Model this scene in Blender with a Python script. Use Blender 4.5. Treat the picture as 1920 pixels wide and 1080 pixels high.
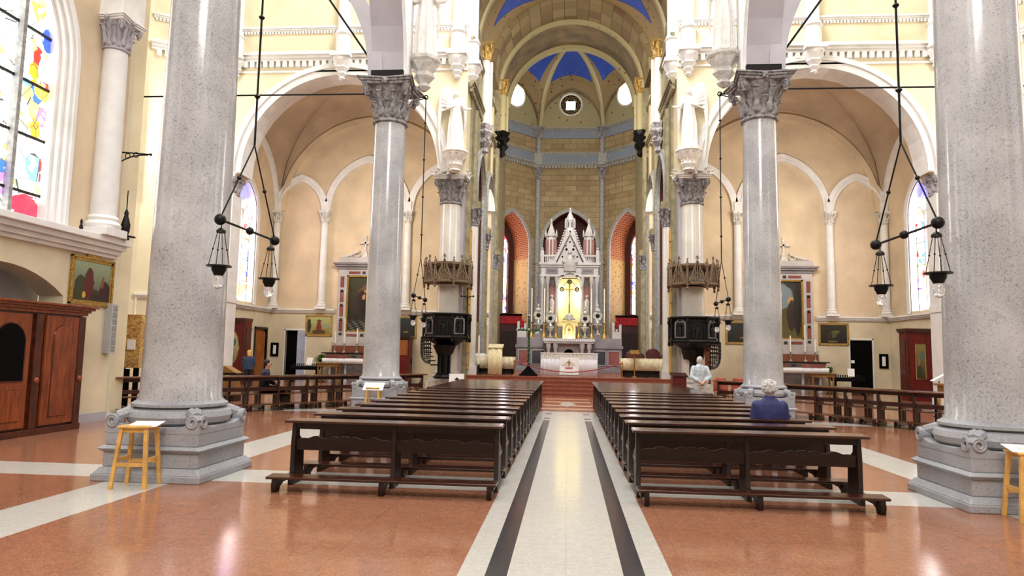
import bpy, bmesh, math, random
from mathutils import Vector, Matrix
random.seed(7)
PI = math.pi
SC = bpy.context.scene
COL = SC.collection
for o in list(bpy.data.objects):
    bpy.data.objects.remove(o, do_unlink=True)

# ---------------------------------------------------------------- camera
F_PX, EYE = 1280.0, 1.7
_Y = Vector((105, -125, F_PX)).normalized()          # nave axis in camera space (x right, y up, z forward)
_k = 264 / 13540.0
_Z = Vector((_k, 1.0, -(_Y.x * _k + _Y.y) / _Y.z)).normalized()
_X = _Z.cross(_Y)
if _X.x < 0: _X = -_X
R_, U_, W_ = (Vector((_X[i], _Y[i], _Z[i])) for i in range(3))
camd = bpy.data.cameras.new('camera'); cam = bpy.data.objects.new('camera', camd); COL.objects.link(cam)
camd.sensor_width = 36; camd.lens = 24.0; camd.clip_end = 300
mw = Matrix.Identity(4)
for i in range(3):
    mw[i][0], mw[i][1], mw[i][2] = R_[i], U_[i], -W_[i]
mw[0][3], mw[1][3], mw[2][3] = 0, 0, EYE
cam.matrix_world = mw
SC.camera = cam

# ---------------------------------------------------------------- world, light, exposure
world = bpy.data.worlds.new('world'); SC.world = world; world.use_nodes = True
bg = world.node_tree.nodes['Background']
bg.inputs[0].default_value = (0.965, 0.985, 1.0, 1); bg.inputs[1].default_value = 1.1
SC.view_settings.view_transform = 'Standard'; SC.view_settings.look = 'None'
SC.view_settings.gamma = 1; SC.view_settings.use_curve_mapping = False
SC.view_settings.exposure = 0.62
def area(name, loc, tgt, sx, sy, power, col=(1, 0.98, 0.96)):
    l = bpy.data.lights.new(name, 'AREA'); l.shape = 'RECTANGLE'; l.size = sx; l.size_y = sy
    l.energy = power; l.color = col
    o = bpy.data.objects.new(name, l); COL.objects.link(o); o.location = loc
    o.rotation_euler = (Vector(tgt) - Vector(loc)).to_track_quat('-Z', 'Y').to_euler()
    return o
# unseen lamps added above the frame as soft fill for crossing and nave
area('overhead_fill_light', (0, 21, 26), (0, 30, 8), 8, 5, 2600)
area('overhead_fill_light', (9, 12, 24), (-6, 24, 6), 4, 6, 1500)
area('overhead_fill_light', (-9, 12, 24), (6, 24, 6), 4, 6, 1500)
area('nave_fill_light', (0, -3, 14), (0, 14, 1), 6, 5, 1300)
for q in (-1, 1): area('niche_lamp', (0.04 + q * .66, 38.42, 4.9), (0.04 - q * .1, 38.8, 4.8), .06, 1.6, 22, (1, 0.9, 0.65))
area('tabernacle_lamp', (0.04, 37.1, 2.62), (0.04, 37.7, 3.1), .5, .04, 6, (1, 0.92, 0.7))
for q in (-1, 1): area('transept_window_light', (19.3 * q, 24.6, 10.5), (16.6 * q, 27.8, 9.5), 2, 4, 420)
# unseen fill lamps, added to brighten the vaulted choir and the side chapels
area('choir_fill_light', (0, 31.0, 14.5), (0, 42, 12), 3, 1.5, 460, (1, 0.9, 0.72))
area('chapel_fill_light', (-10.2, 30.2, 8.9), (-10.2, 36, 8), 3, 1.0, 260, (1, 0.93, 0.82))
area('chapel_fill_light', (10.2, 30.2, 8.9), (10.2, 36, 8), 3, 1.0, 260, (1, 0.93, 0.82))

# ---------------------------------------------------------------- materials
def lin(c):
    return tuple(((x / 255) / 12.92 if x / 255 <= 0.04045 else ((x / 255 + 0.055) / 1.055) ** 2.4) for x in c[:3]) + (1,)
class NT:
    def __init__(s, name):
        s.m = bpy.data.materials.new(name); s.m.use_nodes = True
        s.t = s.m.node_tree; s.b = s.t.nodes['Principled BSDF']
    def n(s, typ, **kw):
        x = s.t.nodes.new(typ)
        for k, v in kw.items(): setattr(x, k, v)
        return x
    def l(s, a, b): s.t.links.new(a, b)
    def math(s, op, a, b=None, clamp=False):
        x = s.n('ShaderNodeMath', operation=op); x.use_clamp = clamp
        for i, v in enumerate((a, b)):
            if v is None: continue
            if hasattr(v, 'is_output'): s.l(v, x.inputs[i])
            else: x.inputs[i].default_value = v
        return x.outputs[0]
    def mix(s, f, a, b):
        x = s.n('ShaderNodeMix', data_type='RGBA')
        for i, v in ((0, f), (6, a), (7, b)):
            if hasattr(v, 'is_output'): s.l(v, x.inputs[i])
            else: x.inputs[i].default_value = v
        return x.outputs[2]
    def ramp(s, f, stops, interp='LINEAR'):
        x = s.n('ShaderNodeValToRGB'); e = x.color_ramp; e.interpolation = interp
        while len(e.elements) < len(stops): e.elements.new(0.5)
        for el, (p, c) in zip(e.elements, stops): el.position = p; el.color = c
        s.l(f, x.inputs[0]); return x.outputs[0]
    def coord(s, kind='Object'): return s.n('ShaderNodeTexCoord').outputs[kind]
    def pos(s): return s.n('ShaderNodeNewGeometry').outputs['Position']
    def noise(s, vec, scale, detail=3, out='Fac', rough=0.55):
        x = s.n('ShaderNodeTexNoise'); x.inputs['Scale'].default_value = scale; x.inputs['Detail'].default_value = detail
        x.inputs['Roughness'].default_value = rough
        s.l(vec, x.inputs['Vector']); return x.outputs[out]
    def voro(s, vec, scale, feature='F1', out='Color'):
        x = s.n('ShaderNodeTexVoronoi', feature=feature); x.inputs['Scale'].default_value = scale
        s.l(vec, x.inputs['Vector']); return x.outputs[out]
    def sep(s, vec):
        x = s.n('ShaderNodeSeparateXYZ'); s.l(vec, x.inputs[0]); return x.outputs
    def bump(s, h, strength=0.3, dist=0.02):
        x = s.n('ShaderNodeBump'); x.inputs['Strength'].default_value = strength; x.inputs['Distance'].default_value = dist
        s.l(h, x.inputs['Height']); s.l(x.outputs[0], s.b.inputs['Normal'])
    def set(s, col=None, rough=None, metal=None, coat=None, spec=None):
        for k, v in (('Base Color', col), ('Roughness', rough), ('Metallic', metal), ('Coat Weight', coat), ('Specular IOR Level', spec)):
            if v is None: continue
            if hasattr(v, 'is_output'): s.l(v, s.b.inputs[k])
            else: s.b.inputs[k].default_value = v
        return s.m
def plain(name, c, rough=0.6, var=0.12, scale=3.0, metal=0, coat=0, bump=0.0, spec=0.5):
    t = NT(name); p = t.pos(); n = t.noise(p, scale, 4)
    a, b = lin([x * (1 - var) for x in c]), lin([min(255, x * (1 + var * .5)) for x in c])
    t.set(t.ramp(n, [(0.3, a), (0.7, b)]), rough, metal, coat, spec)
    if bump: t.bump(t.noise(p, scale * 6, 4), bump, 0.01)
    return t.m
def stone(name, base, dark, light, scale=60, rough=0.3, vein=0.0, bump=0.0):
    t = NT(name); p = t.pos()
    n1 = t.noise(p, scale, 5, rough=0.75); n2 = t.noise(p, 1.3, 4)
    c = t.ramp(n1, [(0.32, lin(dark)), (0.47, lin(base)), (0.6, lin(base)), (0.74, lin(light))])
    c = t.mix(t.ramp(n2, [(0.42, (0, 0, 0, 1)), (0.75, (.55, .55, .55, 1))]), c, lin(light))
    n3 = t.noise(p, 2.6, 6, rough=.7); c = t.mix(t.ramp(n3, [(0.60, (0, 0, 0, 1)), (0.635, (.35, .35, .35, 1)), (0.66, (0, 0, 0, 1))]), c, lin(dark))
    if vein:
        w = t.n('ShaderNodeTexWave'); w.inputs['Scale'].default_value = 0.35; w.inputs['Distortion'].default_value = 9
        w.inputs['Detail'].default_value = 4; t.l(p, w.inputs['Vector'])
        vf = t.ramp(w.outputs['Fac'], [(0.0, (1, 1, 1, 1)), (0.03, (0, 0, 0, 1))])
        c = t.mix(t.math('MULTIPLY', vf, vein), c, lin(dark))
    t.set(c, rough)
    if bump: t.bump(n1, bump, 0.006)
    return t.m
def terrazzo(name, base, spots, rough, amt=0.5):
    t = NT(name); p = t.pos()
    v = t.voro(p, 14); s = t.sep(v)
    n = t.noise(p, 0.8, 5); n2 = t.noise(p, 45, 4, rough=.7)
    c = t.mix(t.math('MULTIPLY', s[0], amt), lin(base), lin(spots[0]))
    c = t.mix(t.ramp(n2, [(0.5, (0, 0, 0, 1)), (0.72, (1, 1, 1, 1))]), c, lin(spots[1]))
    c = t.mix(t.math('MULTIPLY', n, 0.5), c, lin(spots[0]))
    nv = t.noise(p, 12, 6, rough=.8); c = t.mix(t.ramp(nv, [(0.485, (0, 0, 0, 1)), (0.5, (.75, .75, .75, 1)), (0.515, (0, 0, 0, 1))]), c, lin(spots[2]))
    # slab joints
    br = t.n('ShaderNodeTexBrick'); br.offset = 0; br.inputs['Scale'].default_value = 1.0
    br.inputs['Mortar Size'].default_value = 0.006; br.inputs['Brick Width'].default_value = 0.96; br.inputs['Row Height'].default_value = 0.96
    t.l(p, br.inputs['Vector'])
    c = t.mix(t.math('MULTIPLY', br.outputs['Fac'], 0.18), c, lin(spots[2]))
    r = t.math('ADD', t.math('MULTIPLY', t.noise(p, 2.2, 3), 0.12), rough)
    return t.set(c, r)
M = {}
M['floor_red'] = terrazzo('red_marble_floor', (164, 110, 82), ((130, 86, 66), (192, 146, 116), (74, 50, 42)), 0.075)
M['floor_white'] = terrazzo('white_marble_floor', (196, 194, 188), ((178, 174, 166), (214, 212, 206), (140, 136, 128)), 0.12, 0.25)
M['floor_black'] = terrazzo('black_marble_floor', (42, 44, 50), ((58, 60, 66), (84, 86, 92), (20, 20, 22)), 0.12, 0.3)
M['floor_pink'] = terrazzo('pink_marble_floor', (205, 158, 130), ((186, 132, 104), (220, 180, 156), (120, 80, 62)), 0.16, 0.3)
M['step_red'] = terrazzo('red_marble_step', (150, 80, 58), ((126, 64, 46), (176, 110, 84), (84, 46, 36)), 0.2)
M['granite'] = stone('polished_granite', (164, 164, 167), (84, 84, 88), (212, 212, 214), 42, 0.15, 0.0)
M['granite_rough'] = stone('honed_granite', (148, 149, 155), (98, 99, 106), (186, 187, 192), 40, 0.5, 0.0, 0.25)
M['capital'] = plain('carved_grey_stone', (140, 136, 138), 0.7, 0.4, 9, bump=0.5)
M['marble_col'] = stone('pale_grey_marble', (205, 200, 192), (176, 172, 168), (228, 224, 216), 30, 0.22, 0.2)
M['white'] = plain('white_plaster', (226, 225, 224), 0.65, 0.05, 2)
M['lilac'] = plain('grey_lilac_plaster', (170, 166, 174), 0.7, 0.05, 1.2)
M['cream'] = plain('cream_plaster', (224, 212, 180), 0.75, 0.06, 0.8)
M['peach'] = plain('peach_plaster', (210, 190, 161), 0.75, 0.09, 0.7)
M['peach_deep'] = plain('deep_peach_vault', (178, 154, 128), 0.8, 0.10, 0.6)
M['lower'] = plain('pale_tan_plaster', (212, 200, 172), 0.7, 0.08, 0.9)
M['stonew'] = plain('old_white_marble', (206, 202, 196), 0.5, 0.16, 6, bump=0.2)
M['statue'] = plain('statue_white', (232, 228, 222), 0.6, 0.06, 8)
M['iron'] = plain('black_iron', (10, 10, 11), 0.45, 0.2, 20, metal=0.2, spec=0.3)
M['black'] = plain('black_cloth', (4, 4, 5), 0.9, 0.2, 5, spec=0.1)
M['honey'] = plain('honey_brown_wood', (136, 98, 48), 0.5, 0.2, 8)
M['darkmetal'] = plain('dark_bronze', (13, 12, 12), 0.42, 0.5, 14, metal=0.5, bump=0.4)
M['gold'] = plain('gilding', (186, 150, 78), 0.35, 0.25, 18, metal=0.8)
M['goldpaint'] = plain('dull_gold_paint', (176, 142, 76), 0.5, 0.25, 12, metal=0.2)
M['olive'] = plain('olive_gold_stone', (142, 132, 102), 0.6, 0.22, 3)
M['grey_trim'] = plain('grey_band_stone', (150, 150, 148), 0.6, 0.2, 10)
M['redvelvet'] = plain('red_velvet', (150, 14, 18), 0.85, 0.3, 6)
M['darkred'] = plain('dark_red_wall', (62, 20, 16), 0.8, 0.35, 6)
M['rope'] = plain('red_rope', (150, 40, 44), 0.7)
M['paper'] = plain('paper', (240, 240, 240), 0.7, 0.02)
M['whitecloth'] = plain('white_cloth', (232, 230, 236), 0.8, 0.05, 10)
M['creamcloth'] = plain('cream_cloth', (214, 200, 164), 0.75, 0.12, 8)
M['candle'] = plain('candle_wax', (240, 236, 222), 0.45, 0.03)
M['skin'] = plain('skin', (214, 158, 128), 0.55, 0.05)
M['skin_light'] = plain('skin_pale', (226, 178, 156), 0.55, 0.05)
M['hair_white'] = plain('white_hair', (212, 208, 204), 0.8, 0.25, 60, bump=0.6)
M['hair_dark'] = plain('dark_hair', (30, 24, 22), 0.7, 0.3, 60)
M['hair_blond'] = plain('blond_hair', (206, 164, 84), 0.7, 0.3, 50)
M['navy'] = plain('navy_quilted_cloth', (44, 46, 98), 0.7, 0.25, 12, bump=0.2)
M['navy2'] = plain('dark_blue_knit', (34, 36, 66), 0.8, 0.25, 12)
M['shirt'] = plain('pale_blue_shirt', (196, 206, 214), 0.8, 0.14, 12)
M['trouser_w'] = plain('off_white_trousers', (212, 206, 200), 0.8, 0.06, 12)
M['trouser_b'] = plain('black_trousers', (14, 14, 18), 0.8, 0.2, 12)
M['denim'] = plain('blue_denim', (38, 56, 84), 0.85, 0.25, 20)
M['pinkshoe'] = plain('pink_shoe', (206, 96, 104), 0.6)
M['pine'] = plain('pale_pine', (214, 164, 88), 0.45, 0.14, 7)
M['leaf'] = plain('green_leaf', (86, 132, 40), 0.6, 0.35, 14)
M['terracotta'] = plain('terracotta', (130, 76, 50), 0.8)
M['marble_w'] = stone('altar_white_marble', (176, 172, 172), (128, 124, 130), (214, 210, 208), 22, 0.35)
M['marble_g'] = stone('altar_grey_marble', (116, 110, 114), (74, 68, 76), (158, 152, 152), 16, 0.4)
M['marble_r'] = stone('red_inlay_marble', (122, 62, 58), (84, 38, 40), (160, 110, 104), 14, 0.35)
M['marble_k'] = stone('dark_inlay_marble', (44, 42, 50), (24, 24, 30), (90, 88, 96), 14, 0.3)
M['silver'] = plain('old_silver', (186, 182, 172), 0.4, 0.35, 16, metal=0.55)
M['plastic'] = plain('grey_speaker_case', (176, 178, 180), 0.5, 0.06)
M['grille'] = plain('grey_speaker_grille', (140, 142, 144), 0.6, 0.2, 60)
M['chairred'] = plain('dark_red_leather', (86, 22, 20), 0.5, 0.3)
M['chairorange'] = plain('reddish_brown_seat', (150, 66, 48), 0.55, 0.2)
M['glass_lead'] = plain('window_lead', (18, 17, 16), 0.6, 0.1)
def wood(name, dark, light, scale=(1, 1, 12), rough=0.28, coat=0.35, spin=3.5):
    t = NT(name); c = t.coord('Object'); mp = t.n('ShaderNodeMapping'); mp.inputs['Scale'].default_value = scale
    t.l(c, mp.inputs[0]); n = t.noise(mp.outputs[0], spin, 5, rough=.65)
    n2 = t.noise(c, 1.1, 2)
    col = t.ramp(n, [(0.3, lin(dark)), (0.68, lin(light))])
    t.set(t.mix(t.math('MULTIPLY', n2, 0.4), col, lin(dark)), rough, 0, coat)
    t.b.inputs['Coat Roughness'].default_value = 0.18; t.b.inputs['Specular IOR Level'].default_value = 0.35
    return t.m
M['pew'] = wood('dark_varnished_walnut', (9, 3, 2), (40, 13, 8), (1, 10, 10), 0.4, 0.05)
M['pewtop'] = wood('worn_walnut_ledge', (28, 11, 7), (76, 36, 23), (1, 10, 10), 0.2, 0.35)
M['sidepew'] = wood('brown_walnut', (32, 12, 8), (84, 38, 24), (1, 10, 10), 0.4, 0.1)
M['sidetop'] = wood('worn_brown_ledge', (66, 36, 24), (124, 78, 54), (1, 10, 10), 0.25, 0.4)
M['conf'] = wood('reddish_walnut', (84, 34, 14), (158, 80, 38), (5, 5, 0.7), 0.35, 0.3, 3)
M['confdark'] = wood('dark_burl_walnut', (40, 15, 8), (96, 42, 20), (4, 4, 2), 0.35, 0.3, 3)
M['reddoor'] = wood('red_brown_door', (72, 10, 10), (126, 24, 20), (6, 6, 1), 0.45, 0.1)
M['orangewood'] = wood('orange_slat_door', (110, 60, 24), (190, 116, 52), (16, 1, 0.6), 0.5, 0.05)
M['carved'] = wood('carved_grey_wood', (74, 58, 46), (150, 124, 96), (8, 8, 2), 0.6, 0.05)
M['osb'] = None
t = NT('chipboard_sheet'); p = t.pos(); v = t.voro(p, 22); s_ = t.sep(v)
M['osb'] = t.set(t.ramp(s_[0], [(0.1, lin((150, 106, 54))), (0.9, lin((206, 168, 100)))]), 0.7)
t = NT('clear_bulb_glass'); t.set((0.95, 0.97, 1, 1), 0.04); t.b.inputs['Transmission Weight'].default_value = 0.75; M['bulb'] = t.m
# ashlar stone of the apse
t = NT('tan_ashlar'); p = t.pos(); br = t.n('ShaderNodeTexBrick'); mp = t.n('ShaderNodeMapping'); mp.inputs['Rotation'].default_value = (PI / 2, 0, 0)
t.l(p, mp.inputs[0]); t.l(mp.outputs[0], br.inputs['Vector']); br.inputs['Scale'].default_value = 1.0
br.inputs['Brick Width'].default_value = 0.85; br.inputs['Row Height'].default_value = 0.36; br.inputs['Mortar Size'].default_value = 0.012
br.inputs['Color1'].default_value = lin((160, 144, 110)); br.inputs['Color2'].default_value = lin((138, 120, 86)); br.inputs['Mortar'].default_value = lin((92, 78, 54))
M['ashlar'] = t.set(t.mix(t.ramp(t.noise(p, 1.5, 5), [(0.4, (0, 0, 0, 1)), (0.75, (.6, .6, .6, 1))]), br.outputs['Color'], lin((120, 90, 52))), 0.75)
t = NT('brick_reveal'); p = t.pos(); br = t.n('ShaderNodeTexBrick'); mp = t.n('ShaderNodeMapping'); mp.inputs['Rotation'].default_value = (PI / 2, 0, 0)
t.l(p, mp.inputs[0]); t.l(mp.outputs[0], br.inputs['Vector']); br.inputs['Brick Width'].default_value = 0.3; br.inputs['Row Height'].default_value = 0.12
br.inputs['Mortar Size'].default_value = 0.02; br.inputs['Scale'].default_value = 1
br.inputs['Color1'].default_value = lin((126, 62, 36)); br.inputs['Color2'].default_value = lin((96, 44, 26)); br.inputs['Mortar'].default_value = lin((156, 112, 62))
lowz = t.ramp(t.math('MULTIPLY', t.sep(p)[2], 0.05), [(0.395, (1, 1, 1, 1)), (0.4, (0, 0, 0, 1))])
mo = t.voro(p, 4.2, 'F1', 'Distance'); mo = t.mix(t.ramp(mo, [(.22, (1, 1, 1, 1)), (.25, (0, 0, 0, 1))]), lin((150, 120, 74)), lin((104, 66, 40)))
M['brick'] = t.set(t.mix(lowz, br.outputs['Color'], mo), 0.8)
# painted ornament: pattern of small motifs on a ground
def motif(name, ground, dots, scale, size=0.28, second=None):
    t = NT(name); p = t.pos()
    d = t.voro(p, scale, 'F1', 'Distance')
    c = t.mix(t.ramp(d, [(size, (1, 1, 1, 1)), (size + .03, (0, 0, 0, 1))]), lin(ground), lin(dots))
    if second: c = t.mix(t.ramp(t.noise(p, 2.0, 3), [(0.45, (0, 0, 0, 1)), (0.6, (1, 1, 1, 1))]), c, lin(second))
    return t.set(c, 0.7)
M['blue'] = motif('blue_starred_vault', (44, 76, 178), (150, 130, 70), 3.2, 0.10)
M['ribband'] = motif('ochre_band_ornament', (142, 122, 88), (96, 44, 30), 2.6, 0.16)
M['goldband'] = motif('pale_gold_band', (172, 162, 124), (130, 92, 62), 2.2, 0.12)
M['frieze'] = motif('grey_blue_frieze', (120, 130, 148), (158, 148, 116), 3.5, 0.2)
M['lunette'] = motif('lunette_ornament', (150, 142, 108), (100, 70, 52), 2.2, 0.13)
M['mosaic'] = motif('gold_mosaic', (196, 152, 70), (110, 60, 34), 5.0, 0.2)
M['voussoir'] = plain('mottled_voussoir', (124, 106, 78), 0.7, 0.3, 1.0)
M['goldglow'] = plain('gold_cloth', (214, 198, 138), 0.4, 0.12, 8, metal=0.1)
M['brocade'] = motif('gold_brocade', (226, 212, 168), (176, 140, 62), 16, 0.25)

def blob_picture(name, base, base2, blobs, axis=0, emit=0, rough=0.5, extra=None):
    """flat painted picture: a vertical gradient and soft shapes (cx, cy, rx, ry, colour) in 0..1 of the panel"""
    t = NT(name); g = t.coord('Generated'); s = t.sep(g); u, v = s[axis], s[2]
    c = t.mix(v, lin(base), lin(base2))
    wob = t.math('MULTIPLY', t.math('SUBTRACT', t.noise(g, 9, 4), 0.5), 0.10)
    u2, v2 = t.math('ADD', u, wob), t.math('ADD', v, wob)
    for (cx, cy, rx, ry, colr) in blobs:
        du = t.math('DIVIDE', t.math('SUBTRACT', u2, cx), rx); dv = t.math('DIVIDE', t.math('SUBTRACT', v2, cy), ry)
        d = t.math('ADD', t.math('MULTIPLY', du, du), t.math('MULTIPLY', dv, dv))
        c = t.mix(t.ramp(d, [(0.75, (1, 1, 1, 1)), (1.0, (0, 0, 0, 1))]), c, lin(colr))
    if extra: c = extra(t, c, u, v)
    t.set(c, rough)
    if emit:
        t.l(c, t.b.inputs['Emission Color']); t.b.inputs['Emission Strength'].default_value = emit
    return t.m
def stained(name, axis_scale, palette, emit, blobs=(), axis=0, scale=2.6, white=0.45):
    """daylight through stained glass: small coloured panes, mostly pale, with leading"""
    t = NT(name); g = t.coord('Generated'); p = t.coord('Object'); s = t.sep(g); u, v = s[axis], s[2]
    mp = t.n('ShaderNodeMapping'); mp.inputs['Scale'].default_value = axis_scale; t.l(p, mp.inputs[0])
    cell = t.sep(t.voro(mp.outputs[0], scale)); k = len(palette); stops = [(0, (1, 1, 1, 1))]
    for i, c in enumerate(palette): stops.append((white + (1 - white) * i / k, lin(c)))
    c = t.ramp(cell[0], stops, 'CONSTANT')
    fine = t.sep(t.voro(mp.outputs[0], scale * 2.7))
    c = t.mix(t.ramp(fine[1], [(0.62, (0, 0, 0, 1)), (0.64, (1, 1, 1, 1))]), c, (1, 0.98, 0.9, 1))
    for (cx, cy, rx, ry, colr) in blobs:
        du = t.math('DIVIDE', t.math('SUBTRACT', u, cx), rx); dv = t.math('DIVIDE', t.math('SUBTRACT', v, cy), ry)
        d = t.math('ADD', t.math('MULTIPLY', du, du), t.math('MULTIPLY', dv, dv))
        d = t.math('ADD', d, t.math('MULTIPLY', t.math('SUBTRACT', fine[2], .5), .9))
        c = t.mix(t.ramp(d, [(0.8, (1, 1, 1, 1)), (0.95, (0, 0, 0, 1))]), c, lin(colr))
    e = t.voro(mp.outputs[0], scale, 'DISTANCE_TO_EDGE', 'Distance')
    c = t.mix(t.ramp(e, [(0.012, (1, 1, 1, 1)), (0.022, (0, 0, 0, 1))]), c, (0.03, 0.03, 0.03, 1))
    t.set((0.02, 0.02, 0.02, 1), 0.3)
    t.l(c, t.b.inputs['Emission Color']); t.b.inputs['Emission Strength'].default_value = emit
    return t.m
def glow(name, c, e):
    t = NT(name); t.set((0.1, 0.1, 0.1, 1), 0.4); t.b.inputs['Emission Color'].default_value = lin(c)
    t.b.inputs['Emission Strength'].default_value = e; return t.m
M['daylight'] = glow('daylight_pane', (255, 255, 250), 9)
PAL = [(250, 214, 90), (255, 255, 255), (214, 40, 34), (250, 190, 60), (40, 80, 200), (120, 190, 90), (255, 240, 190), (150, 90, 190), (90, 170, 220)]
PALB = [(70, 70, 210), (255, 255, 255), (120, 140, 240), (240, 120, 60), (250, 220, 110), (200, 50, 40)]

# ---------------------------------------------------------------- mesh builder
class MB:
    def __init__(s): s.v = []; s.f = []; s.mi = []; s.cur = 0
    def add(s, vs, fs):
        o = len(s.v); s.v += [tuple(v) for v in vs]; s.f += [tuple(i + o for i in f) for f in fs]; s.mi += [s.cur] * len(fs); return s
    def slot(s, i): s.cur = i; return s
    def hexa(s, p):  # 8 points: bottom 4 ccw, top 4 ccw
        return s.add(p, [(0, 3, 2, 1), (4, 5, 6, 7), (0, 1, 5, 4), (1, 2, 6, 5), (2, 3, 7, 6), (3, 0, 4, 7)])
    def box(s, x0, x1, y0, y1, z0, z1):
        return s.hexa([(x0, y0, z0), (x1, y0, z0), (x1, y1, z0), (x0, y1, z0), (x0, y0, z1), (x1, y0, z1), (x1, y1, z1), (x0, y1, z1)])
    def cbox(s, cx, cy, z0, z1, wx, wy, top=None):
        a, b = wx / 2, wy / 2; c, d = (a, b) if top is None else (top[0] / 2, top[1] / 2)
        return s.hexa([(cx - a, cy - b, z0), (cx + a, cy - b, z0), (cx + a, cy + b, z0), (cx - a, cy + b, z0),
                       (cx - c, cy - d, z1), (cx + c, cy - d, z1), (cx + c, cy + d, z1), (cx - c, cy + d, z1)])
    def cyl(s, p0, p1, r0, r1=None, n=12):
        r1 = r0 if r1 is None else r1
        p0, p1 = Vector(p0), Vector(p1); d = (p1 - p0)
        if d.length < 1e-6: return s
        q = d.to_track_quat('Z', 'Y'); vs = []
        for p, r in ((p0, r0), (p1, r1)):
            for i in range(n):
                a = 2 * PI * i / n; vs.append(p + q @ Vector((r * math.cos(a), r * math.sin(a), 0)))
        fs = [(i, (i + 1) % n, n + (i + 1) % n, n + i) for i in range(n)] + [tuple(range(n - 1, -1, -1)), tuple(range(n, 2 * n))]
        return s.add(vs, fs)
    def tube(s, pts, r, n=6):
        pts = [Vector(p) for p in pts]; rs = r if isinstance(r, (list, tuple)) else [r] * len(pts); vs = []; fs = []
        prev = None
        for i, p in enumerate(pts):
            d = (pts[min(i + 1, len(pts) - 1)] - pts[max(i - 1, 0)])
            if prev is None:
                up = Vector((0, 0, 1)) if abs(d.normalized().z) < .9 else Vector((1, 0, 0)); a = d.cross(up).normalized()
            else:
                a = (prev - d.normalized() * prev.dot(d.normalized())).normalized()
            prev = a; b = d.normalized().cross(a)
            for k in range(n):
                t_ = 2 * PI * k / n; vs.append(p + (a * math.cos(t_) + b * math.sin(t_)) * rs[i])
        for i in range(len(pts) - 1):
            for k in range(n):
                k2 = (k + 1) % n; fs.append((i * n + k, i * n + k2, (i + 1) * n + k2, (i + 1) * n + k))
        fs += [tuple(range(n - 1, -1, -1)), tuple(range(len(pts) * n - n, len(pts) * n))]
        return s.add(vs, fs)
    def lathe(s, prof, cx=0, cy=0, n=24, sx=1, sy=1, a0=0, fn=None):
        vs = []; fs = []
        for (r, z) in prof:
            for i in range(n):
                a = a0 + 2 * PI * i / n; rr = r * (fn(a, z) if fn else 1)
                vs.append((cx + rr * sx * math.cos(a), cy + rr * sy * math.sin(a), z))
        m = len(prof)
        for j in range(m - 1):
            for i in range(n):
                i2 = (i + 1) % n; fs.append((j * n + i, j * n + i2, (j + 1) * n + i2, (j + 1) * n + i))
        fs += [tuple(range(n - 1, -1, -1)), tuple(range((m - 1) * n, m * n))]
        return s.add(vs, fs)
    def ball(s, c, r, n=12, sx=1, sy=1, sz=1):
        m = max(4, n // 2 + 1); prof = [(max(1e-4, r * math.sin(PI * j / m)), -r * math.cos(PI * j / m) * sz) for j in range(m + 1)]
        o = len(s.v); s.lathe(prof, 0, 0, n, sx, sy)
        for i in range(o, len(s.v)):
            v = s.v[i]; s.v[i] = (v[0] + c[0], v[1] + c[1], v[2] + c[2])
        return s
    def prism(s, poly, ax, a, b):
        n = len(poly)
        def P(u, v, w): return {'x': (w, u, v), 'y': (u, w, v), 'z': (u, v, w)}[ax]
        vs = [P(u, v, a) for u, v in poly] + [P(u, v, b) for u, v in poly]
        return s.add(vs, [(i, (i + 1) % n, n + (i + 1) % n, n + i) for i in range(n)] + [tuple(range(n - 1, -1, -1)), tuple(range(n, 2 * n))])
    def grid(s, P, nu, nv):
        vs = [P(i / nu, j / nv) for j in range(nv + 1) for i in range(nu + 1)]; w = nu + 1
        return s.add(vs, [(j * w + i, j * w + i + 1, (j + 1) * w + i + 1, (j + 1) * w + i) for j in range(nv) for i in range(nu)])
    def xf(s, start, mat):
        for i in range(start, len(s.v)): s.v[i] = tuple(mat @ Vector(s.v[i]))
        return s
    def build(s, name, mat, parent=None, smooth=True, bevel=0, loc=None, angle=38, solid=0):
        me = bpy.data.meshes.new(name); me.from_pydata(s.v, [], s.f)
        mats = mat if isinstance(mat, (list, tuple)) else [mat]
        for m in mats: me.materials.append(m)
        if len(mats) > 1: me.polygons.foreach_set('material_index', s.mi)
        bm = bmesh.new(); bm.from_mesh(me); bmesh.ops.recalc_face_normals(bm, faces=bm.faces); bm.to_mesh(me); bm.free()
        if smooth: me.shade_smooth(); me.set_sharp_from_angle(angle=math.radians(angle))
        o = bpy.data.objects.new(name, me); COL.objects.link(o)
        if parent: o.parent = parent
        if loc is not None: o.location = loc
        if solid:
            md = o.modifiers.new('solid', 'SOLIDIFY'); md.thickness = solid
        if bevel:
            md = o.modifiers.new('bevel', 'BEVEL'); md.width = bevel; md.segments = 2; md.limit_method = 'ANGLE'; md.angle_limit = math.radians(40)
        return o
def thing(name, label, cat, loc=(0, 0, 0), rz=0, group=None):
    o = bpy.data.objects.new(name, None); o.empty_display_size = .2; COL.objects.link(o); o.location = loc; o.rotation_euler = (0, 0, rz)
    o['label'] = label; o['category'] = cat; o['kind'] = 'thing'
    if group: o['group'] = group
    return o
def tag(o, label, cat, group=None, kind='thing'):
    o['label'] = label; o['category'] = cat; o['kind'] = kind
    if group: o['group'] = group
    return o
def struct(o, label=None):
    o['kind'] = 'structure'
    if label: o['label'] = label
    return o
def copy_tree(o, parent=None):
    c = o.copy(); COL.objects.link(c); c.parent = parent
    for ch in list(o.children): copy_tree(ch, c)
    return c

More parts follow.
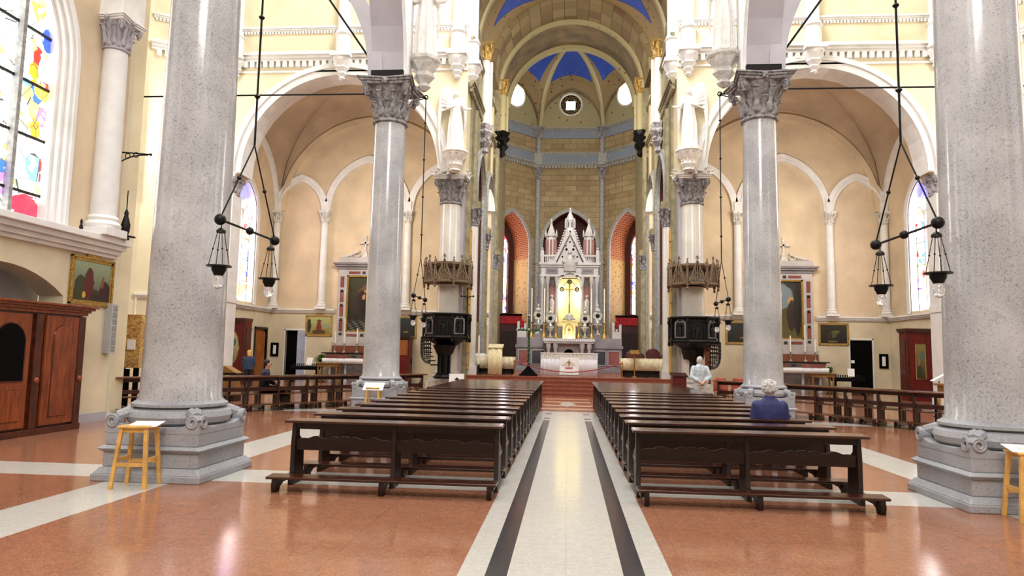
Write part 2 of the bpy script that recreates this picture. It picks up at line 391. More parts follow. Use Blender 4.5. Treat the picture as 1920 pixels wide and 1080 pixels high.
# frames: F(u, z, d) maps wall coordinates to the world; d grows away from the viewer, into the wall
def frame(p, q, flip=1):
    p, q = Vector(p), Vector(q); u = (q - p).normalized(); nrm = Vector((-u.y, u.x)) * flip
    def F(a, z, d): v = p + u * a + nrm * d; return (v.x, v.y, z)
    F.L = (q - p).length; return F
def arch(a, b, zs, k=.5, off=0, n=16):
    """points of an arch over the opening a..b; k = .5 round, 1 equilateral pointed; off = outward offset"""
    w = b - a; R = w * k; m = (a + b) / 2; h = n // 2; end = math.acos(max(-1, min(1, (m - (a + R)) / (R + off)))); L = []
    for i in range(h + 1):
        t_ = PI + (end - PI) * i / h; L.append((a + R + (R + off) * math.cos(t_), zs + (R + off) * math.sin(t_)))
    return L + [(2 * m - x, z) for x, z in reversed(L[:-1])]
def segarch(a, b, zs, rise, n=12):
    w = (b - a) / 2; R = (w * w + rise * rise) / (2 * rise); m = (a + b) / 2; th = math.asin(w / R)
    return [(m + R * math.sin(-th + 2 * th * i / n), zs + rise - R + R * math.cos(-th + 2 * th * i / n)) for i in range(n + 1)]
def wall(mb, F, u0, u1, z0, z1, ops=(), t=0.5, reveal_slot=None):
    def q(*ps): mb.add(ps, [(0, 1, 2, 3)])
    def slab(a, b, c, d):
        if b - a < 1e-4 or d - c < 1e-4: return
        for dd in (0, t): q(F(a, c, dd), F(b, c, dd), F(b, d, dd), F(a, d, dd))
    cur = u0; s0 = mb.cur
    for op in sorted(ops, key=lambda o: o[0]):
        a, b, sill, spring = op[:4]; k = op[4] if len(op) > 4 else .5
        slab(cur, a, z0, z1); slab(a, b, z0, sill)
        pts = segarch(a, b, spring, op[5]) if len(op) > 5 else ([(a, spring), (b, spring)] if k == 0 else arch(a, b, spring, k, 0, 20))
        for (x0, y0), (x1, y1) in zip(pts, pts[1:]):
            for dd in (0, t): q(F(x0, y0, dd), F(x1, y1, dd), F(x1, z1, dd), F(x0, z1, dd))
        if reveal_slot is not None: mb.slot(reveal_slot)
        for (x0, y0), (x1, y1) in zip(pts, pts[1:]): q(F(x0, y0, 0), F(x1, y1, 0), F(x1, y1, t), F(x0, y0, t))
        q(F(a, sill, 0), F(a, spring, 0), F(a, spring, t), F(a, sill, t)); q(F(b, sill, 0), F(b, spring, 0), F(b, spring, t), F(b, sill, t))
        if sill > z0 + 1e-4: q(F(a, sill, 0), F(b, sill, 0), F(b, sill, t), F(a, sill, t))
        mb.slot(s0); cur = b
    slab(cur, u1, z0, z1)
    for u in (u0, u1): q(F(u, z0, 0), F(u, z1, 0), F(u, z1, t), F(u, z0, t))
    q(F(u0, z1, 0), F(u1, z1, 0), F(u1, z1, t), F(u0, z1, t)); cur = u0
    for op in sorted(ops, key=lambda o: o[0]):
        if op[2] <= z0 + 1e-4:
            if op[0] - cur > 1e-4: q(F(cur, z0, 0), F(op[0], z0, 0), F(op[0], z0, t), F(cur, z0, t))
            cur = op[1]
    if u1 - cur > 1e-4: q(F(cur, z0, 0), F(u1, z0, 0), F(u1, z0, t), F(cur, z0, t))
    return mb
def ring(mb, F, a, b, zs, k, w0, w1, d0, d1, leg=None, n=28):
    if w0 == 0: w0 = -.008
    I, O = arch(a, b, zs, k, w0, n), arch(a, b, zs, k, w1, n)
    if leg is not None: I = [(a - w0, leg)] + I + [(b + w0, leg)]; O = [(a - w1, leg)] + O + [(b + w1, leg)]
    m = len(I); vs = []
    for i in range(m):
        vs += [F(*I[i], d0), F(*O[i], d0), F(*O[i], d1), F(*I[i], d1)]
    fs = [(4 * i + j, 4 * i + (j + 1) % 4, 4 * i + 4 + (j + 1) % 4, 4 * i + 4 + j) for i in range(m - 1) for j in range(4)]
    fs += [(0, 1, 2, 3), (4 * m - 4, 4 * m - 3, 4 * m - 2, 4 * m - 1)]
    return mb.add(vs, fs)
def fbox(mb, F, u0, u1, z0, z1, d0, d1):
    return mb.hexa([F(u0, z0, d0), F(u1, z0, d0), F(u1, z0, d1), F(u0, z0, d1), F(u0, z1, d0), F(u1, z1, d0), F(u1, z1, d1), F(u0, z1, d1)])
def panel_fill(mb, F, a, b, sill, zs, k, d):
    pts = [(a, sill)] + arch(a, b, zs, k, 0, 20) + [(b, sill)]
    return mb.add([F(x, z, d) for x, z in pts], [tuple(range(len(pts)))])
def cornice(mb, F, u0, u1, z, h, proj, dent=0.0, dz=0.12):
    """moulded string: three stepped fillets, and a row of dentils below"""
    for i, (a, b, p) in enumerate(((0, .3, .45), (.3, .62, .72), (.62, 1, 1))): fbox(mb, F, u0, u1, z + h * a, z + h * b, -proj * p, 0.02)
    if dent:
        n = int((u1 - u0) / dent)
        for i in range(n): fbox(mb, F, u0 + dent * (i + .2), u0 + dent * (i + .8), z - dz, z, -proj * .5, 0.02)
    return mb
# ================================================================ SETTING
# floor: one sheet, laid out in slabs and bands
xs = sorted({-24, -10.6, 10.6, 24} | {s * v for s in (-1, 1) for v in (.45, .62, .83, 4.95, 5.78)} | {0})
ys = sorted({-6, 8.62, 9.5, 17.95, 18.35, 18.65, 18.62, 19.5, 19.75, 20.05, 20.7, 21.5, 22.1, 22.9, 23.5, 24.6, 25.2, 26.2, 26.8, 28.0, 47})
mb = MB()
for i in range(len(xs) - 1):
    for j in range(len(ys) - 1):
        x, y = abs(xs[i] + xs[i + 1]) / 2, (ys[j] + ys[j + 1]) / 2; m = 0
        if x < .83 and y < 20.7:
            m = 1
            if .45 < x < .62 and (y < 17.95 or 18.35 < y < 18.65 or 19.75 < y < 20.05): m = 2
        elif x < .83: m = 3 if (21.5 < y < 22.1 or 22.9 < y < 23.5 or 24.6 < y < 25.2 or 26.2 < y < 26.8) else 0
        elif 4.95 < x < 5.78 and y < 19.5: m = 1
        elif (8.62 < y < 9.5 or 18.62 < y < 19.5) and y < 20: m = 1
        mb.slot(m); mb.add([(xs[i], ys[j], 0), (xs[i + 1], ys[j], 0), (xs[i + 1], ys[j + 1], 0), (xs[i], ys[j + 1], 0)], [(0, 1, 2, 3)])
mb.slot(1)
mb.add([(0, 22.6, .003), (.3, 23.9, .003), (0, 25.2, .003), (-.3, 23.9, .003)], [(0, 1, 2, 3)])
struct(mb.build('floor', [M['floor_red'], M['floor_white'], M['floor_black'], M['floor_pink']], smooth=False), 'polished red marble floor with white bands and black stripes')
# altar platform and steps
mb = MB()
for i in range(5): mb.box(-4.35, 4.35, 28.0 + .3 * i, 46, .15 * i, .15 * (i + 1) - .035)
for i in range(5): mb.box(-4.37, 4.37, 27.97 + .3 * i, 46, .15 * (i + 1) - .035, .15 * (i + 1))
struct(mb.build('floor_platform', M['step_red'], smooth=False), 'red marble steps up to the altar platform')
PZ = .75

mb = MB(); wall(mb, lambda u, z, d: (u, -6 - d, z), -11, 11, 0, 22, [(-1.6, 1.6, 0, 3.6, .5), (-2.2, 2.2, 9.5, 13.0, .5)], .6)
struct(mb.build('wall_entrance', M['cream'], smooth=False)); mb = MB(); mb.box(-1.6, 1.6, -6.3, -6.2, 0, 5.3); struct(mb.build('door_5', M['pew'], smooth=False))
# ---- capitals
def leaf(mb, ang, r0, r1, z0, z1, w, curl=.12, cx=0, cy=0):
    """one acanthus leaf: a lobed strip that climbs the bell and curls over"""
    ca, sa = math.cos(ang), math.sin(ang)
    def P(u, v):
        h = z1 - z0; r = r0 + (r1 - r0) * v
        if v > .7: k = (v - .7) / .3; r += curl * math.sin(k * PI * .6); z = z0 + h * (.7 + .3 * math.sin(k * PI * .75))
        else: z = z0 + h * v
        wd = w * (.75 + .35 * math.sin(v * 9)) * (1 - .45 * v); s = (u - .5) * 2
        r -= abs(s) * .035 - (.03 if abs(s) < .1 else 0)
        return (cx + ca * r - sa * s * wd, cy + sa * r + ca * s * wd, z)
    return mb.grid(P, 4, 7)
def volute(mb, ang, r, z, R, cx=0, cy=0):
    ca, sa = math.cos(ang), math.sin(ang); pts = []
    for i in range(20):
        t_ = i / 19; a = -PI * .6 + t_ * PI * 3.4; rr = R * (1 - t_ * .8)
        pts.append((cx + ca * (r + rr * math.cos(a)), cy + sa * (r + rr * math.cos(a)), z + rr * math.sin(a)))
    return mb.tube(pts, R * .2, 6)
def capital(parent, r, z0, z1, ab, mat, matab, n=8, steel=False, square=True, name='capital'):
    h = z1 - z0; mb = MB()
    mb.lathe([(r * 1.02, z0), (r * 1.16, z0 + .03 * h), (r * 1.16, z0 + .07 * h), (r * 1.02, z0 + .1 * h), (r * 1.0, z0 + .4 * h), (r * 1.12, z0 + .68 * h), (r * 1.35, z0 + .86 * h)], n=24)
    root = mb.build(name, mat, parent)
    mb = MB()
    for k in range(n): leaf(mb, 2 * PI * k / n, r * 1.0, r * 1.12, z0 + .1 * h, z0 + .5 * h, r * .34, r * .3)
    for k in range(n): leaf(mb, 2 * PI * (k + .5) / n, r * 1.02, r * 1.28, z0 + .15 * h, z0 + .72 * h, r * .34, r * .34)
    mb.build('acanthus_leaves', mat, root, solid=r * .05)
    big = r > .21; mb = MB()
    def flush(nm):
        nonlocal mb
        if big: mb.build(nm, mat, root); mb = MB()
    for k in range(4):
        a = PI / 4 + k * PI / 2
        for s in (-.1, .1): volute(mb, a + s, ab * 1.05, z0 + .74 * h, r * .26)
        mb.cyl((ab * 1.02 * math.cos(a), ab * 1.02 * math.sin(a), z0 + .60 * h), (ab * 1.12 * math.cos(a), ab * 1.12 * math.sin(a), z0 + .86 * h), r * .14, r * .2, 8); flush('corner_volute')
        for q in (-.25, .25): volute(mb, k * PI / 2 + q, r * 1.28, z0 + .76 * h, r * .17); flush('inner_volute')
        ax, ay = math.cos(k * PI / 2), math.sin(k * PI / 2)
        mb.ball((ax * ab * .93, ay * ab * .93, z0 + .9 * h), r * .2, 8)
        for q in range(5):
            t_ = 2 * PI * q / 5; mb.ball((ax * ab * .97 - ay * r * .16 * math.cos(t_), ay * ab * .97 + ax * r * .16 * math.cos(t_), z0 + .9 * h + r * .16 * math.sin(t_)), r * .09, 6)
        flush('rosette')
    if not big: mb.build('volutes', mat, root)
    mb = MB(); top = [(-1, -1), (0, -.86), (1, -1), (.86, 0), (1, 1), (0, .86), (-1, 1), (-.86, 0)]
    for (s, za, zb) in ((.92, .85, .91), (1.0, .91, .96), (1.07, .96, 1.0)): mb.prism([(x * ab * s, y * ab * s) for x, y in top], 'z', z0 + za * h, z0 + zb * h)
    mb.build('abacus', matab, root, smooth=False, bevel=.012)
    return root
def plinth(parent, s, mat):
    mb = MB()
    mb.cbox(0, 0, 0, .09, 1.44 * s, 1.44 * s); mb.cbox(0, 0, .09, .17, 1.42 * s, 1.42 * s, (1.3 * s, 1.3 * s))
    mb.cbox(0, 0, .17, .36, 1.26 * s, 1.26 * s); mb.cbox(0, 0, .36, .40, 1.28 * s, 1.28 * s, (1.38 * s, 1.38 * s)); mb.cbox(0, 0, .40, .44, 1.38 * s, 1.38 * s, (1.28 * s, 1.28 * s))
    mb.cbox(0, 0, .44, .68, 1.24 * s, 1.24 * s)
    p = mb.build('plinth', mat, parent, smooth=False, bevel=.012)
    mb = MB(); mb.lathe([(.5 * s, .66), (.56 * s, .68), (.63 * s, .72), (.655 * s, .79), (.63 * s, .86), (.565 * s, .895), (.53 * s, .90), (.535 * s, .915), (.6 * s, .92), (.6 * s, .955), (.55 * s, .985), (.515 * s, 1.03)], n=48)
    mb.build('base_moulding', mat, parent)
    h = .625 * s
    for k in range(4):
        mb = MB(); n = 24; pts = [(-h + .012, .6)]
        for i in range(n + 1):
            x = -h + 2 * h * i / n; e = abs(x) / h; pts.append((x * (1 - .012 / h), .655 + .15 * e ** 3.2))
        pts.append((h - .012, .6)); mb.prism(pts, 'y', -h, -h + .13)
        for q in (-1, 1):
            for yy in (-h - .004, -h + .10):
                pts = []
                for i in range(22):
                    t_ = i / 21; an = PI * .9 - t_ * PI * 3.6; rr = .085 * (1 - .62 * t_); pts.append((q * (h - .09 - rr * math.cos(an)), yy, .745 + rr * math.sin(an)))
                mb.tube(pts, .02, 6)
            mb.cyl((q * (h - .09), -h + .01, .745), (q * (h - .09), -h + .10, .745), .08, n=20)
            # tongue running back from the scroll to the round moulding
            pts = [(q * (h - .09), -h + .1, .80), (q * (h - .16), -h + .2, .845), (q * (h - .26), -h + .3, .80)]; mb.tube(pts, [.07, .075, .05], 8)
        mb.xf(0, Matrix.Rotation(k * PI / 2, 4, 'Z')); mb.build('corner_scroll', mat, p)
    return p
def granite_column(x, y, label, s=1.0, top=9.5, steel=False):
    t = thing('granite_column', label, 'column', (x, y, 0)); plinth(t, s, M['granite_rough'])
    mb = MB(); r0 = .505; prof = []
    zc = 8.25
    for i in range(13):
        k = i / 12; prof.append((r0 * (1 - .13 * k ** 1.4), 1.0 + (zc - 1.0) * k))
    mb.lathe([(r0 * 1.07, .96), (r0 * 1.07, 1.0), (r0 * 1.02, 1.05)] + prof[1:], n=48)
    mb.build('shaft', M['granite'], t)
    capital(t, .44, zc, top, .76, M['capital'], M['capital'])
    if steel:
        mb = MB(); mb.box(-.47, .47, -.56, .5, top, top + .24); mb.build('steel_plate', M['iron'], t, smooth=False)
    return t
SD = {-1: 'left', 1: 'right'}
for s in (-1, 1):
    granite_column(5.27 * s, 9.05, f'massive grey granite column nearest the viewer, {SD[s]} of the nave, pine stool before it')
    granite_column(5.27 * s, 19.1, f'grey granite column with black plate on its capital, second along the nave {SD[s]}', steel=True)

# third pair: paler marble columns at the choir
def marble_column(x, y, label):
    t = thing('marble_column', label, 'column', (x, y, 0))
    mb = MB(); mb.cbox(0, 0, 0, .5, 1.5, 1.3); mb.cbox(0, 0, .5, .62, 1.4, 1.2, (1.15, 1.1)); mb.lathe([(.58, .62), (.64, .68), (.58, .76), (.52, .8), (.55, .86), (.5, .92)], n=32)
    mb.build('base', M['stonew'], t, bevel=.01)
    mb = MB(); mb.lathe([(.48, .9), (.475, 3), (.46, 5.5), (.44, 8.1)], n=40)
    for z in (4.4, 4.75, 5.1): mb.lathe([(.478, z), (.483, z + .02), (.478, z + .04)], n=40)
    mb.build('shaft', M['marble_col'], t)
    capital(t, .43, 8.1, 9.35, .70, M['capital'], M['white'])
    for k in range(12):
        a = 2 * PI * k / 12
        q = max(abs(math.cos(a)), abs(math.sin(a))); px, py = math.cos(a) / q * .76, math.sin(a) / q * .76
        mb = MB(); leaf(mb, a, math.hypot(px, py) - .08, math.hypot(px, py) + .02, 9.33, 9.58, .12, .1); mb.build('cresting_leaf', M['white'], t, solid=.03)
    return t
for s in (-1, 1):
    marble_column(5.2 * s, 29.15, f'pale marble column with white leafy cresting behind the {SD[s]} pulpit')

# ---- near left aisle wall with the big window and recess, mirrored on the right
def near_wall(s):
    X = 10.6 * s; F = lambda u, z, d: (X + s * d, u, z)
    mb = MB()
    ops = [(10.2, 13.5, 0, 2.72, .5, .52)]
    wall(mb, F, -4, 15.08, 0, 3.8, ops, .55)
    o = mb.build(f'wall_{SD[s]}_aisle', M['lower'], smooth=False); struct(o, f'tan plaster wall of the {SD[s]} aisle with arched recess')
    mb = MB(); fbox(mb, F, 9.9, 13.9, -.02, 4, .9, 1.0)
    struct(mb.build(f'wall_{SD[s]}_recess', M['lilac'], smooth=False))
    mb = MB(); ops = [(-1.0, 2.2, 4.15, 8.3, .8), (5.0, 8.2, 4.15, 8.3, .8), (10.2, 13.3, 4.15, 7.6, .85)]
    wall(mb, F, -4, 15.08, 3.8, 24, ops, .7, 1)
    struct(mb.build(f'wall_{SD[s]}_upper', [M['peach'], M['white']], smooth=False), f'peach plaster upper wall of the {SD[s]} aisle')
    mb = MB()
    for d0, d1, w0, w1 in ((-.06, .05, .0, .10), (0, .2, -.08, .0), (.1, .3, -.16, -.08), (.2, .45, -.24, -.16)):
        ring(mb, F, 10.2, 13.3, 7.6, .85, w0, w1, d0, d1, 4.1)
    struct(mb.build(f'trim_window_{SD[s]}', M['white'], smooth=False, bevel=.012), 'stepped white mouldings round the big window')
    mb = MB(); cornice(mb, F, -4, 15.0, 3.78, .34, .42)
    fbox(mb, F, -4, 15.0, 3.7, 3.78, -.1, .0)
    struct(mb.build(f'trim_ledge_{SD[s]}', M['white'], smooth=False, bevel=.01), 'white moulded ledge along the aisle wall')
    mb = MB(); fbox(mb, F, 13.55, 15.08, 0, .2, -.04, 0.0); struct(mb.build(f'baseboard_{SD[s]}', M['lilac'], smooth=False))
    return F
Fl = near_wall(-1); Fr = near_wall(1)
def glass_window(idx, F, a, b, sill, zs, k, d, mat, lights, axis, label, transoms=(), tracery=True, frame_w=.09, mull='white', bar=.015, mtop=.6):
    """stained-glass window: one pane sheet per window, stone mullions, iron bars, head tracery"""
    mb = MB(); panel_fill(mb, F, a, b, sill, zs, k, d)
    w = mb.build(f'window_{idx}', mat, smooth=False); struct(w, label)
    mb = MB(); n = lights; lw = (b - a) / n
    for i in range(1, n):
        u = a + lw * i; fbox(mb, F, u - frame_w / 2, u + frame_w / 2, sill, zs + (.2 if tracery else mtop), d - .14, d + .02)
    if tracery:
        for i in range(n): ring(mb, F, a + lw * i + frame_w * .5, a + lw * (i + 1) - frame_w * .5, zs - lw * .3, .8, 0, frame_w * .6, d - .12, d + .02, None, 16)
        m = (a + b) / 2; R = lw * .42; top = zs + (b - a) * .42
        cz = zs + (b - a) * .30; c = [F(m + R * math.cos(t_ * PI / 8), cz + R * math.sin(t_ * PI / 8), d - .05) for t_ in range(17)]
        mb.tube(c, frame_w * .4, 6)
    mb.build('mullions', M[mull], w, smooth=False)
    mb = MB()
    for z in transoms: fbox(mb, F, a, b, z - bar, z + bar, d - .04, d)
    for i in range(n):
        for e in (.03, .97): u = a + lw * (i + e); fbox(mb, F, u - .012, u + .012, sill, zs, d - .02, d)
    mb.build('window_bars', M['glass_lead'], w, smooth=False)
    return w
gm = stained('great_window_glass', (1, 1, 1), PAL, 3.3, [(.86, .62, .05, .04, (230, 30, 20)), (.84, .56, .05, .035, (250, 120, 20)), (.93, .585, .05, .06, (160, 220, 190)), (.93, .50, .07, .035, (250, 205, 60)), (.95, .70, .07, .05, (30, 60, 220)), (.9, .355, .05, .04, (240, 130, 30)), (.88, .05, .2, .05, (220, 30, 50)), (.8, .47, .05, .03, (250, 220, 90))], 1, 3.0, .56)
for s, F in ((-1, Fl), (1, Fr)):
    glass_window(1 if s < 0 else 2, F, 10.4, 13.1, 4.15, 7.6, .85, .38, gm, 3, 1, f'big stained glass window of the {SD[s]} aisle, pale figures in red, yellow and blue', (4.75, 5.9, 7.0, 8.1), False, .09, 'grey_trim', .028, 1.75)
# engaged column on the ledge with its block above
for s in (-1, 1):
    t = thing('wall_column', f'slim white engaged column standing on the ledge at the end of the {SD[s]} aisle wall', 'column', (10.42 * s, 14.28, 0))
    mb = MB(); mb.cbox(0, 0, 4.12, 4.3, .72, .72); mb.lathe([(.36, 4.3), (.38, 4.38), (.31, 4.46), (.33, 4.52), (.29, 4.58)], n=24); mb.build('base', M['white'], t, bevel=.01)
    mb = MB(); mb.lathe([(.275, 4.56), (.27, 6.5), (.25, 8.4)], n=28); mb.build('shaft', M['white'], t)
    capital(t, .25, 8.38, 9.15, .42, M['lilac'], M['white'])
    mb = MB(); mb.box(-.38, .38, -.38, .38, 9.15, 16); mb.build('impost_block', M['white'], t, smooth=False)
    
# ---- aisle arches springing from the granite columns
AR = 4.42
for s in (-1, 1):
    # transverse arch over the aisle (frontal)
    F = lambda u, z, d: (s * (5.8 + u), 18.66 + d, z)
    mb = MB(); wall(mb, F, -.04, 9.5, 9.57, 22, [(0.04, 8.9, 9.57, 9.6, .5)], .88, 1)
    struct(mb.build(f'trim_transverse_{SD[s]}', [M['cream'], M['lilac']], smooth=True, angle=30), 'transverse arch across the aisle')
    mb = MB(); ring(mb, F, .04, 8.9, 9.6, .5, 0, .42, -.06, .01)
    struct(mb.build(f'trim_transverse_moulding_{SD[s]}', M['lilac'], smooth=True, angle=30))
    # nave arcade arch toward the viewer
    F = lambda u, z, d: (s * (4.82 + d), u, z)
    mb = MB(); wall(mb, F, 9.5, 19.54, 9.57, 22, [(9.6, 18.66, 9.57, 9.6, .5)], .94, 1)
    struct(mb.build(f'trim_arcade_{SD[s]}', [M['white'], M['lilac']], smooth=True, angle=30), 'white arch of the nave arcade')
    mb = MB(); ring(mb, F, 9.6, 18.66, 9.6, .5, .1, .34, -.07, .0)
    for i in range(60):
        a = PI * i / 59; r = 4.53 + .48; u, z = 14.13 + r * math.cos(a), 9.6 + r * math.sin(a)
        fbox(mb, F, u - .04, u + .04, z - .04, z + .04, -.05, 0)
    struct(mb.build(f'trim_arcade_moulding_{SD[s]}', M['white'], smooth=False), 'white moulding with dentils')
    mb = MB()
    fbox(mb, F, 18.66, 19.54, 9.57, 22, -.03, .3)
    struct(mb.build(f'trim_springer_{SD[s]}', M['white'], smooth=False))
    # nearer arch beyond the first column, toward the entrance (above the frame)
    mb = MB(); wall(mb, F, -4, 9.5, 9.57, 22, [(-.5, 8.6, 9.57, 9.6, .5)], .94, 0)
    struct(mb.build(f'wall_nave_{SD[s]}', M['white'], smooth=False))

# ---- frontal wall of the crossing with the big chapel arch
def corbel_shaft(mb, x, y, z0, top, r, s=1):
    """wall shaft carried on a hanging carved pendant"""
    mb.lathe([(.03, z0 - 1.0), (r * .5, z0 - .92), (r * .35, z0 - .84), (r * .8, z0 - .7), (r * .6, z0 - .62), (r * 1.15, z0 - .45), (r * .95, z0 - .38), (r * 1.4, z0 - .2), (r * 1.6, z0 - .08), (r * 1.6, z0)], x, y, 14, fn=lambda a, z: 1 + .16 * math.cos(6 * a) * (1 if z < z0 - .1 else 0))
    for k in range(6):
        leaf(mb, k * PI / 3, r * .9, r * 1.25, z0 - .48, z0 - .1, r * .45, .1, x, y)
    mb.cbox(x, y, z0, z0 + .16, r * 3.4, r * 3.4); mb.cyl((x, y, z0 + .16), (x, y, z0 + 1.0), r * 1.25, r * 1.25, 16)
    mb.lathe([(r * 1.25, z0 + 1.0), (r * 1.55, z0 + 1.08), (r * 1.2, z0 + 1.2), (r * 1.0, z0 + 1.35), (r, top)], x, y, 16)
for s in (-1, 1):
    F = lambda u, z, d: (s * (4.5 + u), 28.55 + d, z); Z1 = 22
    mb = MB(); wall(mb, F, 0, 10.9, 9.4, Z1, [(1.2, 10.05, 9.4, 9.45, .5)], 1.1, 1)
    struct(mb.build(f'wall_crossing_{SD[s]}', [M['cream'], M['white']], smooth=True, angle=30), f'cream plaster wall over the {SD[s]} chapel arch')
    mb = MB()
    ring(mb, F, 1.2, 10.05, 9.45, .5, 0, .30, -.06, .02, None, 48); ring(mb, F, 1.2, 10.05, 9.45, .5, .30, .5, -.14, .02, None, 48); ring(mb, F, 1.2, 10.05, 9.45, .5, .5, .56, -.07, .02, None, 48)
    struct(mb.build(f'trim_chapel_arch_{SD[s]}', M['white'], smooth=True, angle=30), f'white moulded round arch of the {SD[s]} chapel')
    mb = MB(); cornice(mb, F, 0, 10.9, 14.5, .38, .3, .3, .26); cornice(mb, F, 0, 10.9, 15.9, .2, .15, .14, .1); cornice(mb, F, 0, 10.9, 18.4, .2, .15, .14, .1)
    fbox(mb, F, 0, 10.9, 14.0, 14.08, -.06, 0)
    struct(mb.build(f'trim_cornice_{SD[s]}', M['white'], smooth=False), 'white cornice with a row of dentils')
    for (u, lab) in ((.45, 'beside the choir opening'), (5.6, 'over the crown of the chapel arch'), (10.55, 'at the outer end')):
        mb = MB(); corbel_shaft(mb, 0, 0, 14.55, 22, .26)
        o = mb.build('wall_shaft', M['white'], loc=(s * (4.5 + u), 28.42, 0)); tag(o, f'white wall shaft on a carved pendant {lab}, {SD[s]} side', 'wall shaft', f'wall shafts above the {SD[s]} chapel arch')
    mb = MB(); corbel_shaft(mb, 0, 0, 14.3, 22, .24)
    o = mb.build('wall_shaft', M['white'], loc=(s * 4.38, 28.95, 0)); tag(o, f'white wall shaft round the corner into the choir, {SD[s]} side', 'wall shaft', f'wall shafts above the {SD[s]} chapel arch')
    # pier at the outer end of the arch
    t = thing('wall_pier', f'white square pier with leafy capital at the outer end of the {SD[s]} chapel arch', 'pier', (s * 15.28, 29.0, 0))
    mb = MB(); mb.box(-.42, .42, -.42, .42, 0, 8.55); mb.cbox(0, 0, 0, .3, .92, .92); mb.cbox(0, -.05, 3.7, 3.95, .92, .95); mb.build('shaft', M['white'], t, smooth=False)
    mb = MB(); mb.cyl((0, -.42, 4), (0, -.42, 8.5), .16, .16, 16); mb.build('half_shaft', M['white'], t)
    capital(t, .42, 8.5, 9.42, .56, M['lilac'], M['white'])
    # polygonal outer walls beyond the pier
    A, B, C, D, E_ = (15.65, 28.5), (18.05, 26.95), (20.7, 22.6), (20.7, 16.6), (10.9, 16.1)
    P = lambda q: (q[0] * s, q[1])
    F1 = frame(P(A), P(B), s); F2 = frame(P(B), P(C), s)
    mb = MB(); wall(mb, F1, 0, F1.L, 0, 22, [], .4); wall(mb, F2, 0, F2.L, 0, 22, [(.75, 2.7, 8.0, 12.2, .8)], .4, 0)
    F3 = frame(P(C), P(D), s); wall(mb, F3, 0, F3.L, 0, 22, [], .4); F4 = frame(P(D), P(E_), s); wall(mb, F4, 0, F4.L, 0, 22, [], .4)
    struct(mb.build(f'wall_transept_{SD[s]}', M['cream'], smooth=False), f'cream plaster outer wall of the {SD[s]} transept')
    mb = MB(); cornice(mb, F1, 0, F1.L, 14.5, .38, .3, .3, .26); cornice(mb, F1, 0, F1.L, 15.9, .2, .15, .14, .1); cornice(mb, F1, 0, F1.L, 3.7, .2, .15)
    struct(mb.build(f'trim_transept_{SD[s]}', M['white'], smooth=False))
    mb = MB()
    for d0, d1, w0, w1 in ((-.1, .02, .42, .52), (-.05, .2, .26, .42), (0, .3, .1, .26), (.15, .35, 0, .1)): ring(mb, F2, .75, 2.7, 12.2, .8, w0, w1, d0, d1, 7.9)
    struct(mb.build(f'trim_transept_window_{SD[s]}', M['white'], smooth=False))
    glass_window(3 if s < 0 else 4, F2, .75, 2.7, 8.0, 12.2, .8, .3, stained('transept_glass', (1, 1, 1), PALB, 12, (), 1, 2.4, .5), 2, 0, f'stained glass window high in the {SD[s]} transept wall', (9.2, 10.6), True)

    # ---- side chapel: back wall, side wall, blind arches, colonnettes, vault
    BY = 36.8; FB = lambda u, z, d: (s * (5.2 + u), BY + d, z); W = 11.35
    door = (9.28, 10.42, 0, 2.75, 0)
    mb = MB(); wall(mb, FB, -.9, W, 0, 3.7, [door] if s < 0 else [(9.35, 10.45, 0, 2.72, 0)], .5)
    FS = lambda u, z, d: (s * (16.55 + d), u, z)
    wall(mb, FS, 29.4, BY + .4, 0, 3.7, [(34.0, 34.85, 0, 2.75, 0), (35.05, 36.4, 0, 2.75, 0)] if s < 0 else [(33.4, 34.2, 0, 2.75, 0)], .5)
    struct(mb.build(f'wall_chapel_lower_{SD[s]}', M['lower'], smooth=False), f'pale tan lower wall of the {SD[s]} side chapel')
    mb = MB(); wall(mb, FB, -.9, W, 3.7, 16, [], .5); wall(mb, FS, 29.4, BY + .4, 3.7, 16, [(32.35, 34.45, 4.1, 8.7, .8)], .5, 1)
    F6 = lambda u, z, d: (s * (5.25 - d), u, z)
    wall(mb, F6, 29.7, BY + .4, 9.4, 16, [], .35); 
    struct(mb.build(f'wall_chapel_upper_{SD[s]}', [M['peach'], M['white']], smooth=False), f'peach plaster upper wall of the {SD[s]} side chapel')
    mb = MB(); cornice(mb, FB, -.9, 4.45, 3.72, .22, .24); cornice(mb, FB, 7.64, W, 3.72, .22, .24); cornice(mb, FS, 29.5, BY, 3.72, .22, .24)
    struct(mb.build(f'trim_chapel_ledge_{SD[s]}', M['white'], smooth=False), 'white ledge round the side chapel')
    zs = 9.45; cols = (.0, 3.68, 8.4, 11.3)
    mb = MB()
    for a, b, k in ((-1.0, 3.68, .62), (3.68, 8.4, .68), (8.4, 11.35, .72)):
        ring(mb, FB, a + .18, b - .18, zs, k, 0, .30, -.16, .0, None, 32); ring(mb, FB, a + .24, b - .24, zs, k, 0, .1, -.22, .0, None, 32)
    for a, b, k in ((29.6, 36.8, .55),):
        ring(mb, FS, a + .25, b - .25, zs, k, 0, .3, -.16, 0, None, 32)
    ring(mb, FS, 32.35, 34.45, 8.7, .8, .05, .35, -.06, .05, 4.0); ring(mb, FS, 32.35, 34.45, 8.7, .8, 0, .12, 0, .3, 4.0)
    struct(mb.build(f'trim_blind_arches_{SD[s]}', M['white'], smooth=True, angle=30), 'white blind arches and window mouldings of the side chapel')
